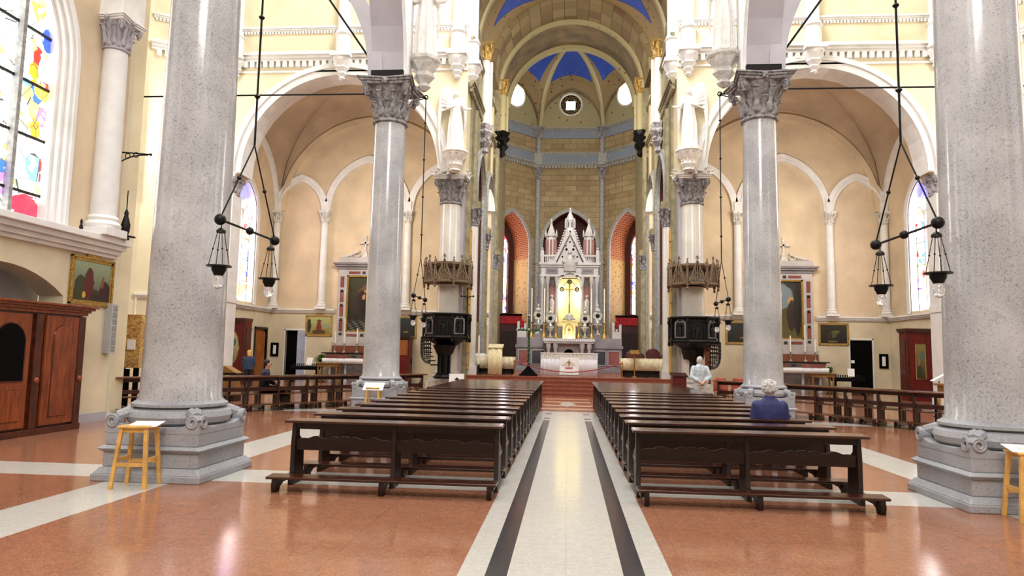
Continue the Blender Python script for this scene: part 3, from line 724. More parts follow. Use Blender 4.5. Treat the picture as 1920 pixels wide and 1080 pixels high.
    glass_window(5 if s < 0 else 6, FS, 32.35, 34.45, 4.1, 8.7, .8, .35, stained('chapel_glass', (1, 1, 1), PALB if s < 0 else PAL, 6, [(.5, .93, .6, .08, (70, 70, 220)), (.2, .55, .12, .05, (220, 60, 50)), (.5, .1, .4, .07, (250, 190, 70))] if s < 0 else [(.5, .95, .6, .08, (60, 60, 220)), (.45, .6, .2, .08, (220, 40, 40)), (.4, .3, .2, .07, (240, 90, 40)), (.5, .5, .2, .1, (70, 130, 220))], 1, 2.2, .26), 2, 1, f'tall stained glass window in the side wall of the {SD[s]} chapel', (5.2, 6.3, 7.4), True)
    names = ('between the altar bay and the choir', 'beside the chapel altar', 'in the chapel corner by the window')
    for u, nm in ((3.68, names[0]), (8.4, names[1]), (11.15, names[2])):
        t = thing('colonnette', f'slender white colonnette with leafy capital {nm}, {SD[s]} chapel', 'colonnette', (s * (5.2 + u), BY - .2, 0), 0, f'colonnettes on the back wall of the {SD[s]} chapel')
        mb = MB(); mb.cbox(0, 0, 3.94, 4.06, .62, .5); mb.lathe([(.27, 4.06), (.3, 4.12), (.23, 4.2), (.25, 4.25), (.205, 4.3)], n=20); mb.build('base', M['white'], t); mb = MB(); mb.cbox(0, .03, 9.4, 9.95, .34, .3); mb.build('impost_block', M['white'], t)
        mb = MB(); mb.lathe([(.2, 4.3), (.195, 6.5), (.18, 8.75)], n=24); mb.build('shaft', M['white'], t)
        capital(t, .18, 8.72, 9.42, .29, M['stonew'], M['white'], 6)
    # vault webs: each wall arch rises to the common apex
    apex = Vector((s * 10.4, 32.8, 15.6))
    mb = MB(); wins = [((5.2 + 11.35, None), 0)]
    def web(mbx, fw, a, b, k, n=14):
        pts = arch(a, b, zs, k, 0, n); vs = []; m = 10
        for (u, z) in pts:
            base = Vector(fw(u, z, 0))
            for j in range(m + 1):
                t_ = j / m; q = base.lerp(apex, t_); q.z = base.z + (apex.z - base.z) * math.sqrt(max(0, 1 - (1 - t_) ** 2)); vs.append(q)
        fs = [(i * (m + 1) + j, (i + 1) * (m + 1) + j, (i + 1) * (m + 1) + j + 1, i * (m + 1) + j + 1) for i in range(len(pts) - 1) for j in range(m)]
        mbx.add(vs, fs); return [vs[0:m + 1], vs[-(m + 1):]]
    web(mb, FB, .1, 11.3, .5, 24); web(mb, FS, 29.65, 36.8, .6); web(mb, F6, 29.65, 36.8, .6)
    FF = lambda u, z, d: (s * (4.5 + u), 29.6, z); web(mb, FF, .75, 12.05, .5)
    struct(mb.build(f'ceiling_chapel_{SD[s]}', M['peach_deep'], smooth=True, angle=60), f'deep peach vault of the {SD[s]} side chapel')
    mb = MB(); ring(mb, FB, .25, 11.2, zs, .5, -.42, -.12, -.2, .0, None, 40)
    struct(mb.build(f'trim_vault_rib_{SD[s]}', M['peach'], angle=30), 'wide wall arch of the chapel vault')

# ---- tie rods
mb = MB()
for s in (-1, 1):
    mb = MB(); mb.cyl((s * 6.0, 19.1, 9.25), (s * 14.6, 19.1, 9.25), .025, .025, 6)
    tag(mb.build('tie_rod', M['iron']), f'thin horizontal iron tie rod across the {SD[s]} aisle at capital height', 'tie rod')
    mb = MB(); mb.cyl((s * 5.45, 19.0, 9.6), (s * 8.9, 19.0, 14.5), .035, .035, 6)
    tag(mb.build('stay_rod', M['iron']), f'black stay rod slanting up from the plate on the {SD[s]} granite capital', 'stay rod')

# ---- choir: side walls, arcade, shafts, transverse arches, vault
for s in (-1, 1):
    F = lambda u, z, d: (s * (4.4 + d), u, z)
    mb = MB(); wall(mb, F, 29.6, 38.6, 0, 17.2, [(30.9, 33.6, 3.2, 9.2, .75), (34.6, 37.3, 3.2, 9.2, .75)], .8, 1)
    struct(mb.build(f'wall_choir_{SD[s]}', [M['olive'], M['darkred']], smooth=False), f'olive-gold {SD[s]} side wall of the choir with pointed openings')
    mb = MB(); wall(mb, lambda u, z, d: (s * (4.05 + d), u, z), 38.0, 42.0, 0, 17.2, [], 1.2)
    struct(mb.build(f'wall_sanctuary_{SD[s]}', M['olive'], smooth=False))
    mb = MB()
    for a, b in ((30.9, 33.6), (34.6, 37.3)):
        ring(mb, F, a, b, 9.2, .75, 0, .14, -.1, .02, .7); ring(mb, F, a, b, 9.2, .75, .14, .24, -.2, .02, .7); ring(mb, F, a, b, 9.2, .75, .24, .40, -.1, .02, 9.2)
    struct(mb.build(f'trim_choir_arches_{SD[s]}', M['grey_trim'], smooth=True, angle=30))
    mb = MB()
    cornice(mb, F, 28.6, 38.4, 13.3, .3, .22, .3, .2); cornice(mb, F, 28.6, 38.4, 15.4, .2, .16)
    struct(mb.build(f'trim_choir_cornice_{SD[s]}', M['olive'], smooth=False))
    mb = MB(); wall(mb, lambda u, z, d: (s * (4.62 + d), 29.2 + u, z), 0, 1.2, 0, 9.4, [], .3); struct(mb.build(f'wall_choir_pier_{SD[s]}', M['lilac'], smooth=False))
    mb = MB(); fbox(mb, F, 29.75, 30.0, 1, 7.2, -.06, 0); struct(mb.build(f'trim_gold_band_{SD[s]}', M['mosaic'], smooth=False), 'vertical band of gold mosaic')
    # engaged piers between the openings
    for yy, xx, zt, lab in ((30.35, 4.36, 8.2, 'first'), (34.1, 4.36, 7.7, 'second'), (37.9, 4.2, 7.2, 'third')):
        t = thing('choir_pier', f'engaged choir pier with carved capital, {lab} from the crossing on the {SD[s]} side', 'pier', (s * xx, yy, 0), 0, f'engaged piers of the {SD[s]} choir wall')
        mb = MB(); mb.cyl((0, 0, .75), (0, 0, zt - .8), .26, .25, 20); mb.cbox(0, 0, .7, 1.1, .7, .7); mb.build('shaft', M['olive'] if lab != 'first' else M['marble_col'], t)
        capital(t, .25, zt - .8, zt, .38, M['capital'], M['capital'], 6)
        mb = MB(); mb.cbox(0, 0, zt, zt + .3, .7, .7); mb.cyl((0, 0, zt + .3), (0, 0, 12.8), .14, .14, 12); mb.build('upper_shaft', M['olive'], t)
    for yy, xx, z0, z1, lab in ((32.6, 4.25, 12.9, 16.2, 'nearer'), (38.2, 3.95, 14.4, 16.6, 'farther')):
        t = thing('vault_shaft', f'{lab} short vault shaft with gilded capital under the choir arch, {SD[s]} side', 'wall shaft', (s * xx, yy, 0), 0, f'vault shafts of the {SD[s]} choir wall')
        mb = MB(); mb.cyl((0, 0, z0), (0, 0, z1), .2, .2, 16); mb.cyl((-.25 * 1, .2, z0), (-.25, .2, z1), .09, .09, 8); mb.cyl((.25, .2, z0), (.25, .2, z1), .09, .09, 8); mb.build('shaft', M['marble_col'] if lab == 'nearer' else M['goldband'], t)
        capital(t, .22, z1, z1 + .85, .36, M['goldpaint'], M['goldpaint'], 6)
        mb = MB(); mb.lathe([(.05, z0 - 1.5), (.2, z0 - 1.35), (.14, z0 - 1.15), (.34, z0 - .9), (.22, z0 - .7), (.42, z0 - .4), (.3, z0 - .25), (.4, z0 - .05), (.4, z0)], n=14, fn=lambda a, z: 1 + .2 * math.cos(5 * a)); 
        for k in range(8): mb.ball((.3 * math.cos(k * PI / 4), .3 * math.sin(k * PI / 4), z0 - .45 - .3 * (k % 2)), .11, 6)
        mb.build('carved_corbel', M['darkmetal'] if lab == 'farther' else M['capital'], t)
ZC = 16.85
# dressed voussoirs: blocks of varying tone set round the arch
t = NT('voussoir_blocks'); p = t.pos(); sp_ = t.sep(p)
an = t.math('ARCTAN2', t.math('SUBTRACT', sp_[2], ZC), sp_[0]); cell = t.math('FLOOR', t.math('MULTIPLY', an, 6.0)); row = t.math('FLOOR', t.math('MULTIPLY', sp_[1], 1.2))
cmb = t.n('ShaderNodeCombineXYZ'); t.l(cell, cmb.inputs[0]); t.l(row, cmb.inputs[1]); wn = t.n('ShaderNodeTexWhiteNoise'); t.l(cmb.outputs[0], wn.inputs['Vector'])
fr = t.math('FRACT', t.math('MULTIPLY', an, 6.0))
c_ = t.ramp(wn.outputs['Value'], [(0.0, lin((112, 92, 62))), (0.4, lin((136, 120, 84))), (0.7, lin((150, 134, 98))), (1.0, lin((104, 74, 58)))])
M['voussoir2'] = t.set(t.mix(t.ramp(fr, [(0.03, (1, 1, 1, 1)), (0.06, (0, 0, 0, 1))]), c_, lin((80, 66, 44))), 0.75)
def band(name, mat, r0, r1, y0, y1, label=None, zc=ZC, n=40):
    """half-ring of a barrel: inner radius r0, outer r1, from depth y0 to y1"""
    F = lambda u, z, d: (u, y0 + d, z); mb = MB(); ring(mb, F, -r0, r0, zc, .5, 0, r1 - r0, 0, y1 - y0, None, n)
    return struct(mb.build(name, mat, smooth=True, angle=30), label)
band('trim_arch_entry', M['voussoir2'], 4.55, 5.4, 29.7, 31.6, 'mottled stone arch at the entry of the choir', 16.6)
band('trim_arch_entry_rib', M['goldband'], 4.42, 4.62, 31.5, 31.8, None, 16.6)
band('ceiling_choir_ornament', M['ribband'], 4.42, 5.3, 31.8, 35.4, 'ochre painted choir vault with red motifs', 16.7)
band('trim_arch_voussoir', M['voussoir2'], 4.15, 4.5, 35.4, 37.9, 'stone voussoir arch of the choir')
band('trim_arch_middle', M['goldband'], 3.98, 4.4, 37.9, 38.2, 'pale gold painted arch ring')
band('ceiling_sanctuary', M['voussoir'], 4.02, 4.8, 38.2, 40.9, 'dark mottled barrel vault before the apse')
band('trim_arch_inner', M['goldband'], 3.78, 4.2, 40.9, 41.3, 'inner pale gold arch ring before the apse')
band('ceiling_outer_shell', M['voussoir'], 5.3, 5.6, 29.6, 42.0)
mb = MB()
for s in (-1, 1):   # blue painted cells on the flanks of the choir vault
    def P(u, v):
        a = PI / 2 - s * (.30 + .85 * v); r = 4.40; yy = 33.6 + (u - .5) * 3.4 * (1 - v) ; return (r * math.cos(a), yy, 16.7 + r * math.sin(a))
    mb.grid(P, 10, 10)
struct(mb.build('ceiling_blue_cells', M['blue'], solid=.02), 'blue painted cells of the choir vault')
# spandrel walls above the barrels
F = lambda u, z, d: (u, 41.35 + d, z)
mb = MB(); wall(mb, F, -5.4, 5.4, 16.85, 23.5, [(-4.1, 4.1, 16.85, 16.86, .5)], .2); struct(mb.build('wall_apse_spandrel', M['voussoir'], smooth=False))
mb = MB(); F = lambda u, z, d: (u, 28.6 + d, z); wall(mb, F, -5.4, 5.4, 16.6, 24, [(-4.6, 4.6, 16.6, 16.6, .5)], 1.1); struct(mb.build('wall_choir_opening', M['cream'], smooth=False))

# apse: three sides of an octagon, 4.3 m each
AP = [(-5.2, 39.4), (-5.2, 42.0), (-2.16, 45.0), (2.16, 45.0), (5.2, 42.0), (5.2, 39.4)]
mb = MB(); mt = MB(); mf = MB(); mr = MB(); ml = MB(); mlu = MB(); nw = 7
for i in range(5):
    F = frame(AP[i], AP[i + 1], 1); L = F.L
    if i in (0, 4): wall(mb, F, 0, L, 0, 17.0, [], .3); continue
    k = .72
    if i == 2: op = (L / 2 - 1.75, L / 2 + 1.75, 1.0, 8.9, .68); dep = .9
    else: op = (L / 2 - 1.42, L / 2 + 1.42, 1.0, 8.7, .85); dep = 1.5
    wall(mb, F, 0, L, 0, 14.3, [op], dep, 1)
    ring(mt, F, op[0], op[1], op[3], op[4], 0, .14, -.07, .02, 1.0); ring(mt, F, op[0], op[1], op[3], op[4], .14, .24, -.03, .02, 1.0)
    # back of the niche
    if i == 2:
        fbox(mr, F, op[0] - .2, op[1] + .2, 0, 12.3, dep, dep + .1)
    else:
        w0, w1 = L / 2 - .95, L / 2 + .95
        wall(mr, F, op[0] - .3, op[1] + .3, 0, 12.6, [(w0, w1, 4.3, 8.6, .8)], .3) if False else None
        Fb = (lambda F_: (lambda u, z, d: F_(u, z, d + 1.5)))(F)
        wall(mr, Fb, op[0] - .3, op[1] + .3, 0, 12.6, [(w0, w1, 4.4, 8.7, .8)], .3)
        glass_window(nw, Fb, w0, w1, 4.4, 8.7, .8, .15, stained('apse_glass', (1, 1, 1), [(255, 220, 90), (220, 40, 40), (250, 250, 250), (60, 60, 180), (240, 130, 50)], 9, [(.5, .93, .5, .1, (120, 20, 30)), (.3, .87, .2, .05, (240, 150, 60)), (.7, .85, .2, .05, (240, 110, 140)), (.5, .2, .4, .05, (60, 90, 200))], 0, 2.6, .5), 2, 0, f'tall bright stained glass window in the {"left" if i == 1 else "right"} niche of the apse', (5.6, 6.8), True); nw += 1
    # friezes and bands
    fbox(mf, F, 0, L, 14.45, 15.05, -.08, .3); cornice(mt, F, 0, L, 15.05, .16, .2); cornice(mt, F, 0, L, 14.3, .16, .26, .22, .16)
    wall(ml, F, 0, L, 15.2, 16.2, [], .3)
    fbox(mf, F, 0, L, 16.2, 16.75, -.06, .3); cornice(mt, F, 0, L, 16.75, .16, .22)
    # lunette with a round window
    R = .72 if i == 2 else .8; cz = 18.55 if i == 2 else 18.75; c = L / 2
    # wall around the round opening: quads between circle and rectangle
    N = 32; x0, x1, z0_, z1_ = 0, L, 16.9, 23.2
    def edge(a):
        dx, dz = math.cos(a), math.sin(a); t_ = min((x1 - c) / abs(dx) if abs(dx) > 1e-6 else 1e9, ((z1_ - cz) if dz > 0 else (cz - z0_)) / abs(dz) if abs(dz) > 1e-6 else 1e9); return c + dx * t_, cz + dz * t_
    vs = []
    for j in range(N):
        a = 2 * PI * j / N; e = edge(a); vs += [F(c + R * math.cos(a), cz + R * math.sin(a), 0), F(*e, 0), F(c + R * math.cos(a), cz + R * math.sin(a), .4)]
    mlu.add(vs, [(3 * j, 3 * j + 1, 3 * ((j + 1) % N) + 1, 3 * ((j + 1) % N)) for j in range(N)] + [(3 * j, 3 * j + 2, 3 * ((j + 1) % N) + 2, 3 * ((j + 1) % N)) for j in range(N)])
    mc = MB(); mc.tube([F(c + (R + .04) * math.cos(2 * PI * j / N), cz + (R + .04) * math.sin(2 * PI * j / N), -.02) for j in range(N + 1)], .07, 8)
    w = MB(); 
    if i == 2:
        w.add([F(c + a * .3, cz + b * .3, .2) for a, b in ((-1, -1), (1, -1), (1, 1), (-1, 1))], [(0, 1, 2, 3)])
    else:
        w.add([F(c + R * math.cos(2 * PI * j / N), cz + R * math.sin(2 * PI * j / N), .35) for j in range(N)], [tuple(range(N))])
    wo = w.build(f'window_{10 + i}', M['daylight'], smooth=False); struct(wo, ('round bright window in the left face of the apse vault', 'round window with dark gilt tracery over the high altar', 'round bright window in the right face of the apse vault')[i - 1])
    mc.build('window_moulding', M['stonew'], wo)
    if i == 2:
        mg = MB(); sq = [(-.3, -.3), (.3, -.3), (.3, .3), (-.3, .3)]
        N2 = 32
        def sqp(a): dx, dz = math.cos(a), math.sin(a); t_ = .3 / max(abs(dx), abs(dz)); return dx * t_, dz * t_
        vs = []
        for j in range(N2):
            a = 2 * PI * j / N2; p_ = sqp(a); vs += [F(c + p_[0], cz + p_[1], .18), F(c + R * math.cos(a), cz + R * math.sin(a), .18)]
        mg.add(vs, [(2 * j, 2 * j + 1, 2 * ((j + 1) % N2) + 1, 2 * ((j + 1) % N2)) for j in range(N2)]); mg.build('window_tracery_plate', M['darkmetal'], wo, smooth=False)
        mg = MB()
        for j in range(12):
            a = 2 * PI * j / 12; mg.tube([F(c + .54 * math.cos(a) + .1 * math.cos(q * PI / 4), cz + .54 * math.sin(a) + .1 * math.sin(q * PI / 4), .14) for q in range(9)], .022, 5)
        mg.build('gilt_tracery', M['gold'], wo)
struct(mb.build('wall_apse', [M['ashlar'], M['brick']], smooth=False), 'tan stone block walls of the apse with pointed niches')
struct(mt.build('trim_apse', M['grey_trim'], smooth=False), 'grey stone string courses and niche mouldings of the apse')
struct(mf.build('trim_apse_frieze', M['frieze'], smooth=False), 'grey-blue painted friezes of the apse')
struct(ml.build('wall_apse_band', M['ashlar'], smooth=False), 'stone band between the two apse friezes')
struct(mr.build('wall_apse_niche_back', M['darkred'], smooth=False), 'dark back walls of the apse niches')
struct(mlu.build('wall_apse_lunettes', M['lunette'], smooth=False), 'ochre painted lunettes round the circular windows')
# corner shafts of the apse
for i, lab in ((2, 'left'), (3, 'right')):
    x, y = AP[i]; x *= .985; y -= .12
    t = thing('apse_shaft', f'tall grey corner shaft in two stages at the {lab} of the high altar', 'wall shaft', (x, y, 0), 0, 'corner shafts of the apse')
    mb = MB(); mb.cyl((0, 0, .75), (0, 0, 13.4), .17, .17, 16); mb.lathe([(.2, 7.6), (.24, 7.7), (.2, 7.8)], n=16); mb.build('shaft', M['grey_trim'], t)
    capital(t, .18, 13.3, 14.25, .34, M['capital'], M['grey_trim'], 6)
    mb = MB(); mb.cbox(0, 0, 14.3, 15.1, .56, .56); mb.cyl((0, 0, 15.1), (0, 0, 16.1), .18, .18, 16); mb.build('upper_shaft', M['grey_trim'], t)
    capital(t, .19, 16.1, 16.95, .4, M['capital'], M['grey_trim'], 6)
# apse vault
apex = Vector((0, 41.5, 21.3)); mb = MB(); mbb = MB(); mrb = MB(); mfr = MB()
for i in range(1, 4):
    F = frame(AP[i], AP[i + 1], 1); L = F.L; pts = arch(.12, L - .12, 16.9, .66, 0, 20); m = 14; vs = []
    for (u, z) in pts:
        base = Vector(F(u, z, -.05))
        for j in range(m + 1):
            t_ = j / m; q = base.lerp(apex, t_); q.z = base.z + (apex.z - base.z) * math.sqrt(max(0, 1 - (1 - t_) ** 2)); vs.append(q)
    G = lambda a, b: vs[a * (m + 1) + b]
    for a in range(len(pts) - 1):
        for j in range(m):
            q = (G(a, j), G(a + 1, j), G(a + 1, j + 1), G(a, j + 1)); s_ = abs((a + .5) / (len(pts) - 1) - .5) * 2
            blue = s_ < .58 and j >= 2
            (mbb if blue else mb).add(q, [(0, 1, 2, 3)])
    ribl = [G(0, j) for j in range(m + 1)]; ribr = [G(len(pts) - 1, j) for j in range(m + 1)]
    if i > 1: mrb.tube([(p_.x, p_.y - .02, p_.z - .05) for p_ in ribl], .15, 8)
    ring(mfr, F, .12, L - .12, 16.9, .66, 0, .4, -.12, .0, None, 28)
struct(mb.build('ceiling_apse', M['ribband'], smooth=True, angle=60), 'brown painted borders of the apse vault')
struct(mbb.build('ceiling_apse_blue', M['blue'], smooth=True, angle=60), 'blue panels with gold stars of the apse vault')
struct(mrb.build('trim_apse_ribs', M['goldband']), 'pale gold ribs of the apse vault')
struct(mfr.build('trim_apse_wall_arches', M['voussoir'], smooth=True, angle=30), 'arched stone frames round the apse lunettes')
# doors of the chapels
for s in (-1, 1):
    u0, u1 = ((9.28, 10.42) if s < 0 else (9.35, 10.45)); F = lambda u, z, d: (s * (5.2 + u), 36.8 + d, z)
    mb = MB()
    for a, b, c, d in ((u0 - .07, u0, 0, 2.82), (u1, u1 + .07, 0, 2.82), (u0 - .07, u1 + .07, 2.75, 2.84)): fbox(mb, F, a, b, c, d, -.03, .1)
    o = mb.build('door_1' if s < 0 else 'door_2', M['white'], smooth=False); struct(o, 'doorway of the left chapel, half closed by a black curtain' if s < 0 else 'black door in the right chapel back wall')
    mb = MB()
    if s < 0:
        mb.grid(lambda u, v: (s * (5.2 + u1 - .62 * u), 36.98 + .04 * math.sin(u * 30), 2.74 * v), 24, 1); mb.build('door_curtain', M['black'], o, solid=.02)
        mb = MB(); fbox(mb, F, u0 - .3, u1 + .3, 0, 3, 1.6, 1.7); struct(mb.build('wall_passage', plain('pale_blue_room', (190, 196, 226), .7), smooth=False))
    else:
        fbox(mb, F, u0, u1, 0, 2.74, .05, .12); mb.build('door_leaf', M['black'], o, smooth=False)
        mb = MB(); fbox(mb, F, u0 + .05, u0 + .22, 1.55, 1.7, .03, .05); mb.build('door_sign', M['paper'], o, smooth=False)
        mb = MB(); fbox(mb, F, u0 - .09, u0 - .02, 1.75, 1.95, -.16, -.02); 
# ================================================================ THINGS
# ---- doors in the side wall of the left chapel
def solid_at(F, u0, u1, z0, z1, d0, d1): return fbox(MB(), F, u0, u1, z0, z1, d0, d1)
FSl = lambda u, z, d: (-(16.55 + d), u, z)
mb = solid_at(FSl, 35.05, 36.4, 0, 2.75, .08, .14)
for i in range(9): fbox(mb, FSl, 35.12 + i * .145, 35.2 + i * .145, 0.1, 2.6, .03, .09)
o = mb.build('door_3', M['orangewood'], smooth=False); struct(o, 'orange slatted wooden door in the left chapel side wall')
mb = MB()
for a, b, c, d in ((34.93, 35.05, 0, 2.85), (36.4, 36.5, 0, 2.85), (34.93, 36.5, 2.75, 2.87)): fbox(mb, FSl, a, b, c, d, -.04, .1)
mb.build('door_frame', M['pew'], o, smooth=False)
struct(solid_at(FSl, 33.9, 34.95, 0, 2.9, .9, 1.0).build('wall_passage_end', plain('pale_room', (214, 216, 232), .7), smooth=False))
FSr = lambda u, z, d: (16.55 + d, u, z)
struct(solid_at(FSr, 33.2, 34.4, 0, 2.9, .5, .6).build('door_4', M['black'], smooth=False), 'dark doorway beside the red confessional on the right')

# ---- pews
def pew_profile(H, seat=.43):
    return [(-.10, 0), (.33, 0), (.33, .06), (.27, .10), (.26, seat - .05), (.35, seat - .02), (.35, seat + .03), (.26, seat + .08), (.16, seat + .13), (.10, H - .22), (.08, H - .04), (-.02, H - .04), (-.05, H - .3), (-.055, .14), (-.10, .07)]
def make_pew(L=2.72, H=.82, out=-1, arms=False, LD=.16):
    """pew facing +y, its top ledge and kneeler at the back (-y) for the row behind"""
    t = thing('pew', '', 'pew'); h = L / 2
    for i, x in enumerate((-h + .06, 0, h - .06)):
        mb = MB(); mb.prism(pew_profile(H), 'x', x - .028, x + .028)
        if arms:
            pass
        mb.build('end_panel' if i != 1 else 'centre_panel', M['pew'], t, bevel=.006)
    mb = MB(); mb.hexa([(-h - .02, -LD, H - .045), (h + .02, -LD, H - .045), (h + .02, .09, H - .03), (-h - .02, .09, H - .03), (-h - .02, -LD, H - .012), (h + .02, -LD, H - .012), (h + .02, .09, H), (-h - .02, .09, H)])
    mb.build('top_ledge', M['pewtop'], t, smooth=False, bevel=.008)
    mb = MB(); mb.box(-h + .09, h - .09, -.02, .01, H - .13, H - .04); mb.build('top_rail', M['pew'], t, smooth=False)
    for a, b in ((-h + .09, -.03), (.03, h - .09)):
        n = 36; pts = [(a, .43), (b, .43)]
        for i in range(n + 1):
            u = i / n; x = b + (a - b) * u; e = min(u, 1 - u) * 12
            pts.append((x, .555 + .035 * min(1, e) + .016 * math.cos(u * PI * 2 * 5) * min(1, e * .8) + (.03 if abs(u - .5) < .05 else 0)))
        mb = MB(); mb.prism(pts, 'y', -.015, .012); mb.build('back_board', M['pew'], t, smooth=False)
    mb = MB(); mb.box(-h + .03, h - .03, .0, .36, .425, .455); mb.build('seat', M['pewtop'], t, smooth=False, bevel=.006)
    k = thing_part('kneeler', t)
    x0, x1 = -h, h
    x0 -= .0 if out > 0 else .04; x1 += .04 if out > 0 else 0
    mb = MB(); mb.hexa([(x0, -.59, .155), (x1, -.59, .155), (x1, -.38, .165), (x0, -.38, .165), (x0, -.59, .185), (x1, -.59, .185), (x1, -.38, .195), (x0, -.38, .195)])
    mb.build('kneeling_board', M['pewtop'], k, smooth=False, bevel=.006)
    for x in (x0 + .1, 0, x1 - .08):
        mb = MB(); mb.prism([(-.57, 0), (-.47, 0), (-.45, .05), (-.36, .09), (-.36, .157), (-.57, .157), (-.59, .08)], 'x', x - .03, x + .03); mb.build('kneeler_foot', M['pew'], k, bevel=.005)
    for x in (-h + .06, 0, h - .06):
        mb = MB(); mb.box(x - .022, x + .022, -.5, .0, .09, .15); mb.build('kneeler_arm', M['pew'], k, smooth=False)
    return t
def thing_part(name, parent):
    o = bpy.data.objects.new(name, None); o.empty_display_size = .1; COL.objects.link(o); o.parent = parent; return o
# rows of the nave, back to front
rows = [8.62, 9.62, 10.55, 11.48, 12.42, 13.36, 14.32, 15.3, 16.3, 17.3, 18.2, 19.1, 20.0, 20.9, 21.8, 22.7]
ORD = ['rearmost', 'second', 'third', 'fourth', 'fifth', 'sixth', 'seventh', 'eighth', 'ninth', 'tenth', 'eleventh', 'twelfth', 'thirteenth', 'fourteenth', 'fifteenth', 'foremost']
for s in (-1, 1):
    proto = make_pew(2.72, .82, s); wide = make_pew(2.72, .82, s, LD=.52)
    for i, y in enumerate(rows):
        p = proto if i == 0 else (copy_tree(proto) if i < 10 else (wide if i == 10 else copy_tree(wide)))
        p.location = (s * 2.17, y, 0); p.rotation_euler = (0, 0, random.uniform(-.006, .006))
        extra = ', the white-haired woman behind it' if False else ''
        p['label'] = (f'dark walnut pew {SD[s]} of the centre aisle, rearmost row, nearest the viewer' if i == 0 else
                      f'dark walnut pew {SD[s]} of the centre aisle, foremost row, nearest the altar' if i == 15 else
                      f'dark walnut pew {SD[s]} of the centre aisle, {ORD[i]} row counted from the rear')
        p['group'] = f'nave pews {SD[s]} of the centre aisle'
# slanting pews of the transepts
def make_side_pew(L=2.3, H=.95):
    t = thing('side_pew', '', 'pew'); h = L / 2
    for x in (-h + .05, h - .05):
        e = MB()
        e.prism([(-.06, 0), (.02, 0), (.02, H - .03), (-.06, H - .03)], 'x', x - .03, x + .03)
        e.prism([(-.1, 0), (.5, 0), (.5, .06), (.44, .09), (-.1, .09)], 'x', x - .032, x + .032)
        for yy in (.1, .22, .34): e.box(x - .02, x + .02, yy, yy + .05, .08, .45)
        e.prism([(.0, .42), (.46, .42), (.5, .47), (.42, .54), (.28, .55), (.2, .62), (.1, .66), (.0, .8)], 'x', x - .03, x + .03)
        e.build('end_panel', M['sidepew'], t, bevel=.005)
    mb = MB(); mb.box(-h - .03, h + .03, -.26, .08, H - .04, H); mb.build('top_ledge', M['sidetop'], t, smooth=False, bevel=.008)
    mb = MB(); mb.box(-h + .08, h - .08, -.01, .015, H - .14, H - .04); mb.build('top_rail', M['sidepew'], t, smooth=False)
    mb = MB(); mb.box(-h + .08, h - .08, -.01, .015, .52, .62); mb.build('back_board', M['sidepew'], t, smooth=False)
    mb = MB(); mb.box(-h + .02, h - .02, .0, .42, .42, .45); mb.build('seat', M['sidetop'], t, smooth=False)
    k = thing_part('kneeler', t)
    mb = MB(); mb.box(-h, h, -.44, -.26, .16, .19); mb.build('kneeling_board', M['sidetop'], k, smooth=False)
    for x in (-h + .05, h - .05):
        mb = MB(); mb.box(x - .03, x + .03, -.42, .0, .05, .1); mb.box(x - .03, x + .03, -.42, -.3, 0, .16); mb.build('kneeler_foot', M['sidepew'], k, smooth=False)
    return t
sp = None
near = [(-9.32, 17.55), (-8.72, 18.3), (-8.16, 19.02), (-7.6, 19.75), (-7.05, 20.45), (-6.5, 21.2), (-5.95, 21.9), (-5.4, 22.6), (-4.95, 23.3)]
for s in (-1, 1):
    ang = s * math.radians(-42)
    for i, (x, y) in enumerate(near):
        if i == 7 and s > 0: continue
        t = make_side_pew() if sp is None else copy_tree(sp); sp = sp or t
        h = 1.15
        # local length axis points away from the near end
        lx, ly = (math.cos(ang), math.sin(ang)); away = -1 if s < 0 else 1
        xx = abs(x)
        t.location = (s * xx + away * lx * h, y + away * ly * h, 0); t.rotation_euler = (0, 0, ang)
        lab = ORD[i] if i else 'rearmost'
        t['label'] = f'slanting dark pew of the {SD[s]} transept, {lab} of its row' if i else f'slanting dark pew of the {SD[s]} transept, rearmost, beside the big granite column'
        t['group'] = f'slanting pews of the {SD[s]} transept'

# ---- stools with papers
def make_stool(loc, rz, label, H=.74):
    t = thing('stool', label, 'stool', loc, rz)
    mb = MB(); mb.box(-.19, .19, -.17, .17, H - .03, H); mb.build('seat', M['pine'], t, smooth=False, bevel=.012)
    for sx in (-1, 1):
        for sy in (-1, 1):
            mb = MB(); mb.hexa([(sx * .2 - .022, sy * .19 - .022, 0), (sx * .2 + .022, sy * .19 - .022, 0), (sx * .2 + .022, sy * .19 + .022, 0), (sx * .2 - .022, sy * .19 + .022, 0),
                                (sx * .145 - .022, sy * .13 - .022, H - .03), (sx * .145 + .022, sy * .13 - .022, H - .03), (sx * .145 + .022, sy * .13 + .022, H - .03), (sx * .145 - .022, sy * .13 + .022, H - .03)])
            mb.build('leg', M['pine'], t, smooth=False, bevel=.004)
    for a, z in ((0, .26), (1, .31)):
        for q in (-1, 1):
            mb = MB()
            if a == 0: mb.box(-.19, .19, q * .165 - .01, q * .165 + .01, z, z + .045)
            else: mb.box(q * .178 - .01, q * .178 + .01, -.16, .16, z, z + .045)
            mb.build('rung', M['pine'], t, smooth=False)
    for q in (-1, 1): mb = MB(); mb.box(-.15, .15, q * .125 - .01, q * .125 + .01, H - .08, H - .03); mb.build('apron', M['pine'], t, smooth=False)
    return t
def sheet(name, loc, w, d, rx, rz, label, cat, mat=None, thick=.006, lines=0, group=None):
    mb = MB(); mb.box(-w / 2, w / 2, -d / 2, d / 2, 0, thick)
    o = mb.build(name, mat or M['paper'], smooth=False); o.location = loc; o.rotation_euler = (rx, 0, rz); tag(o, label, cat, group); return o
make_stool((-5.24, 8.12, 0), .12, 'pale pine bar stool in front of the left granite column')
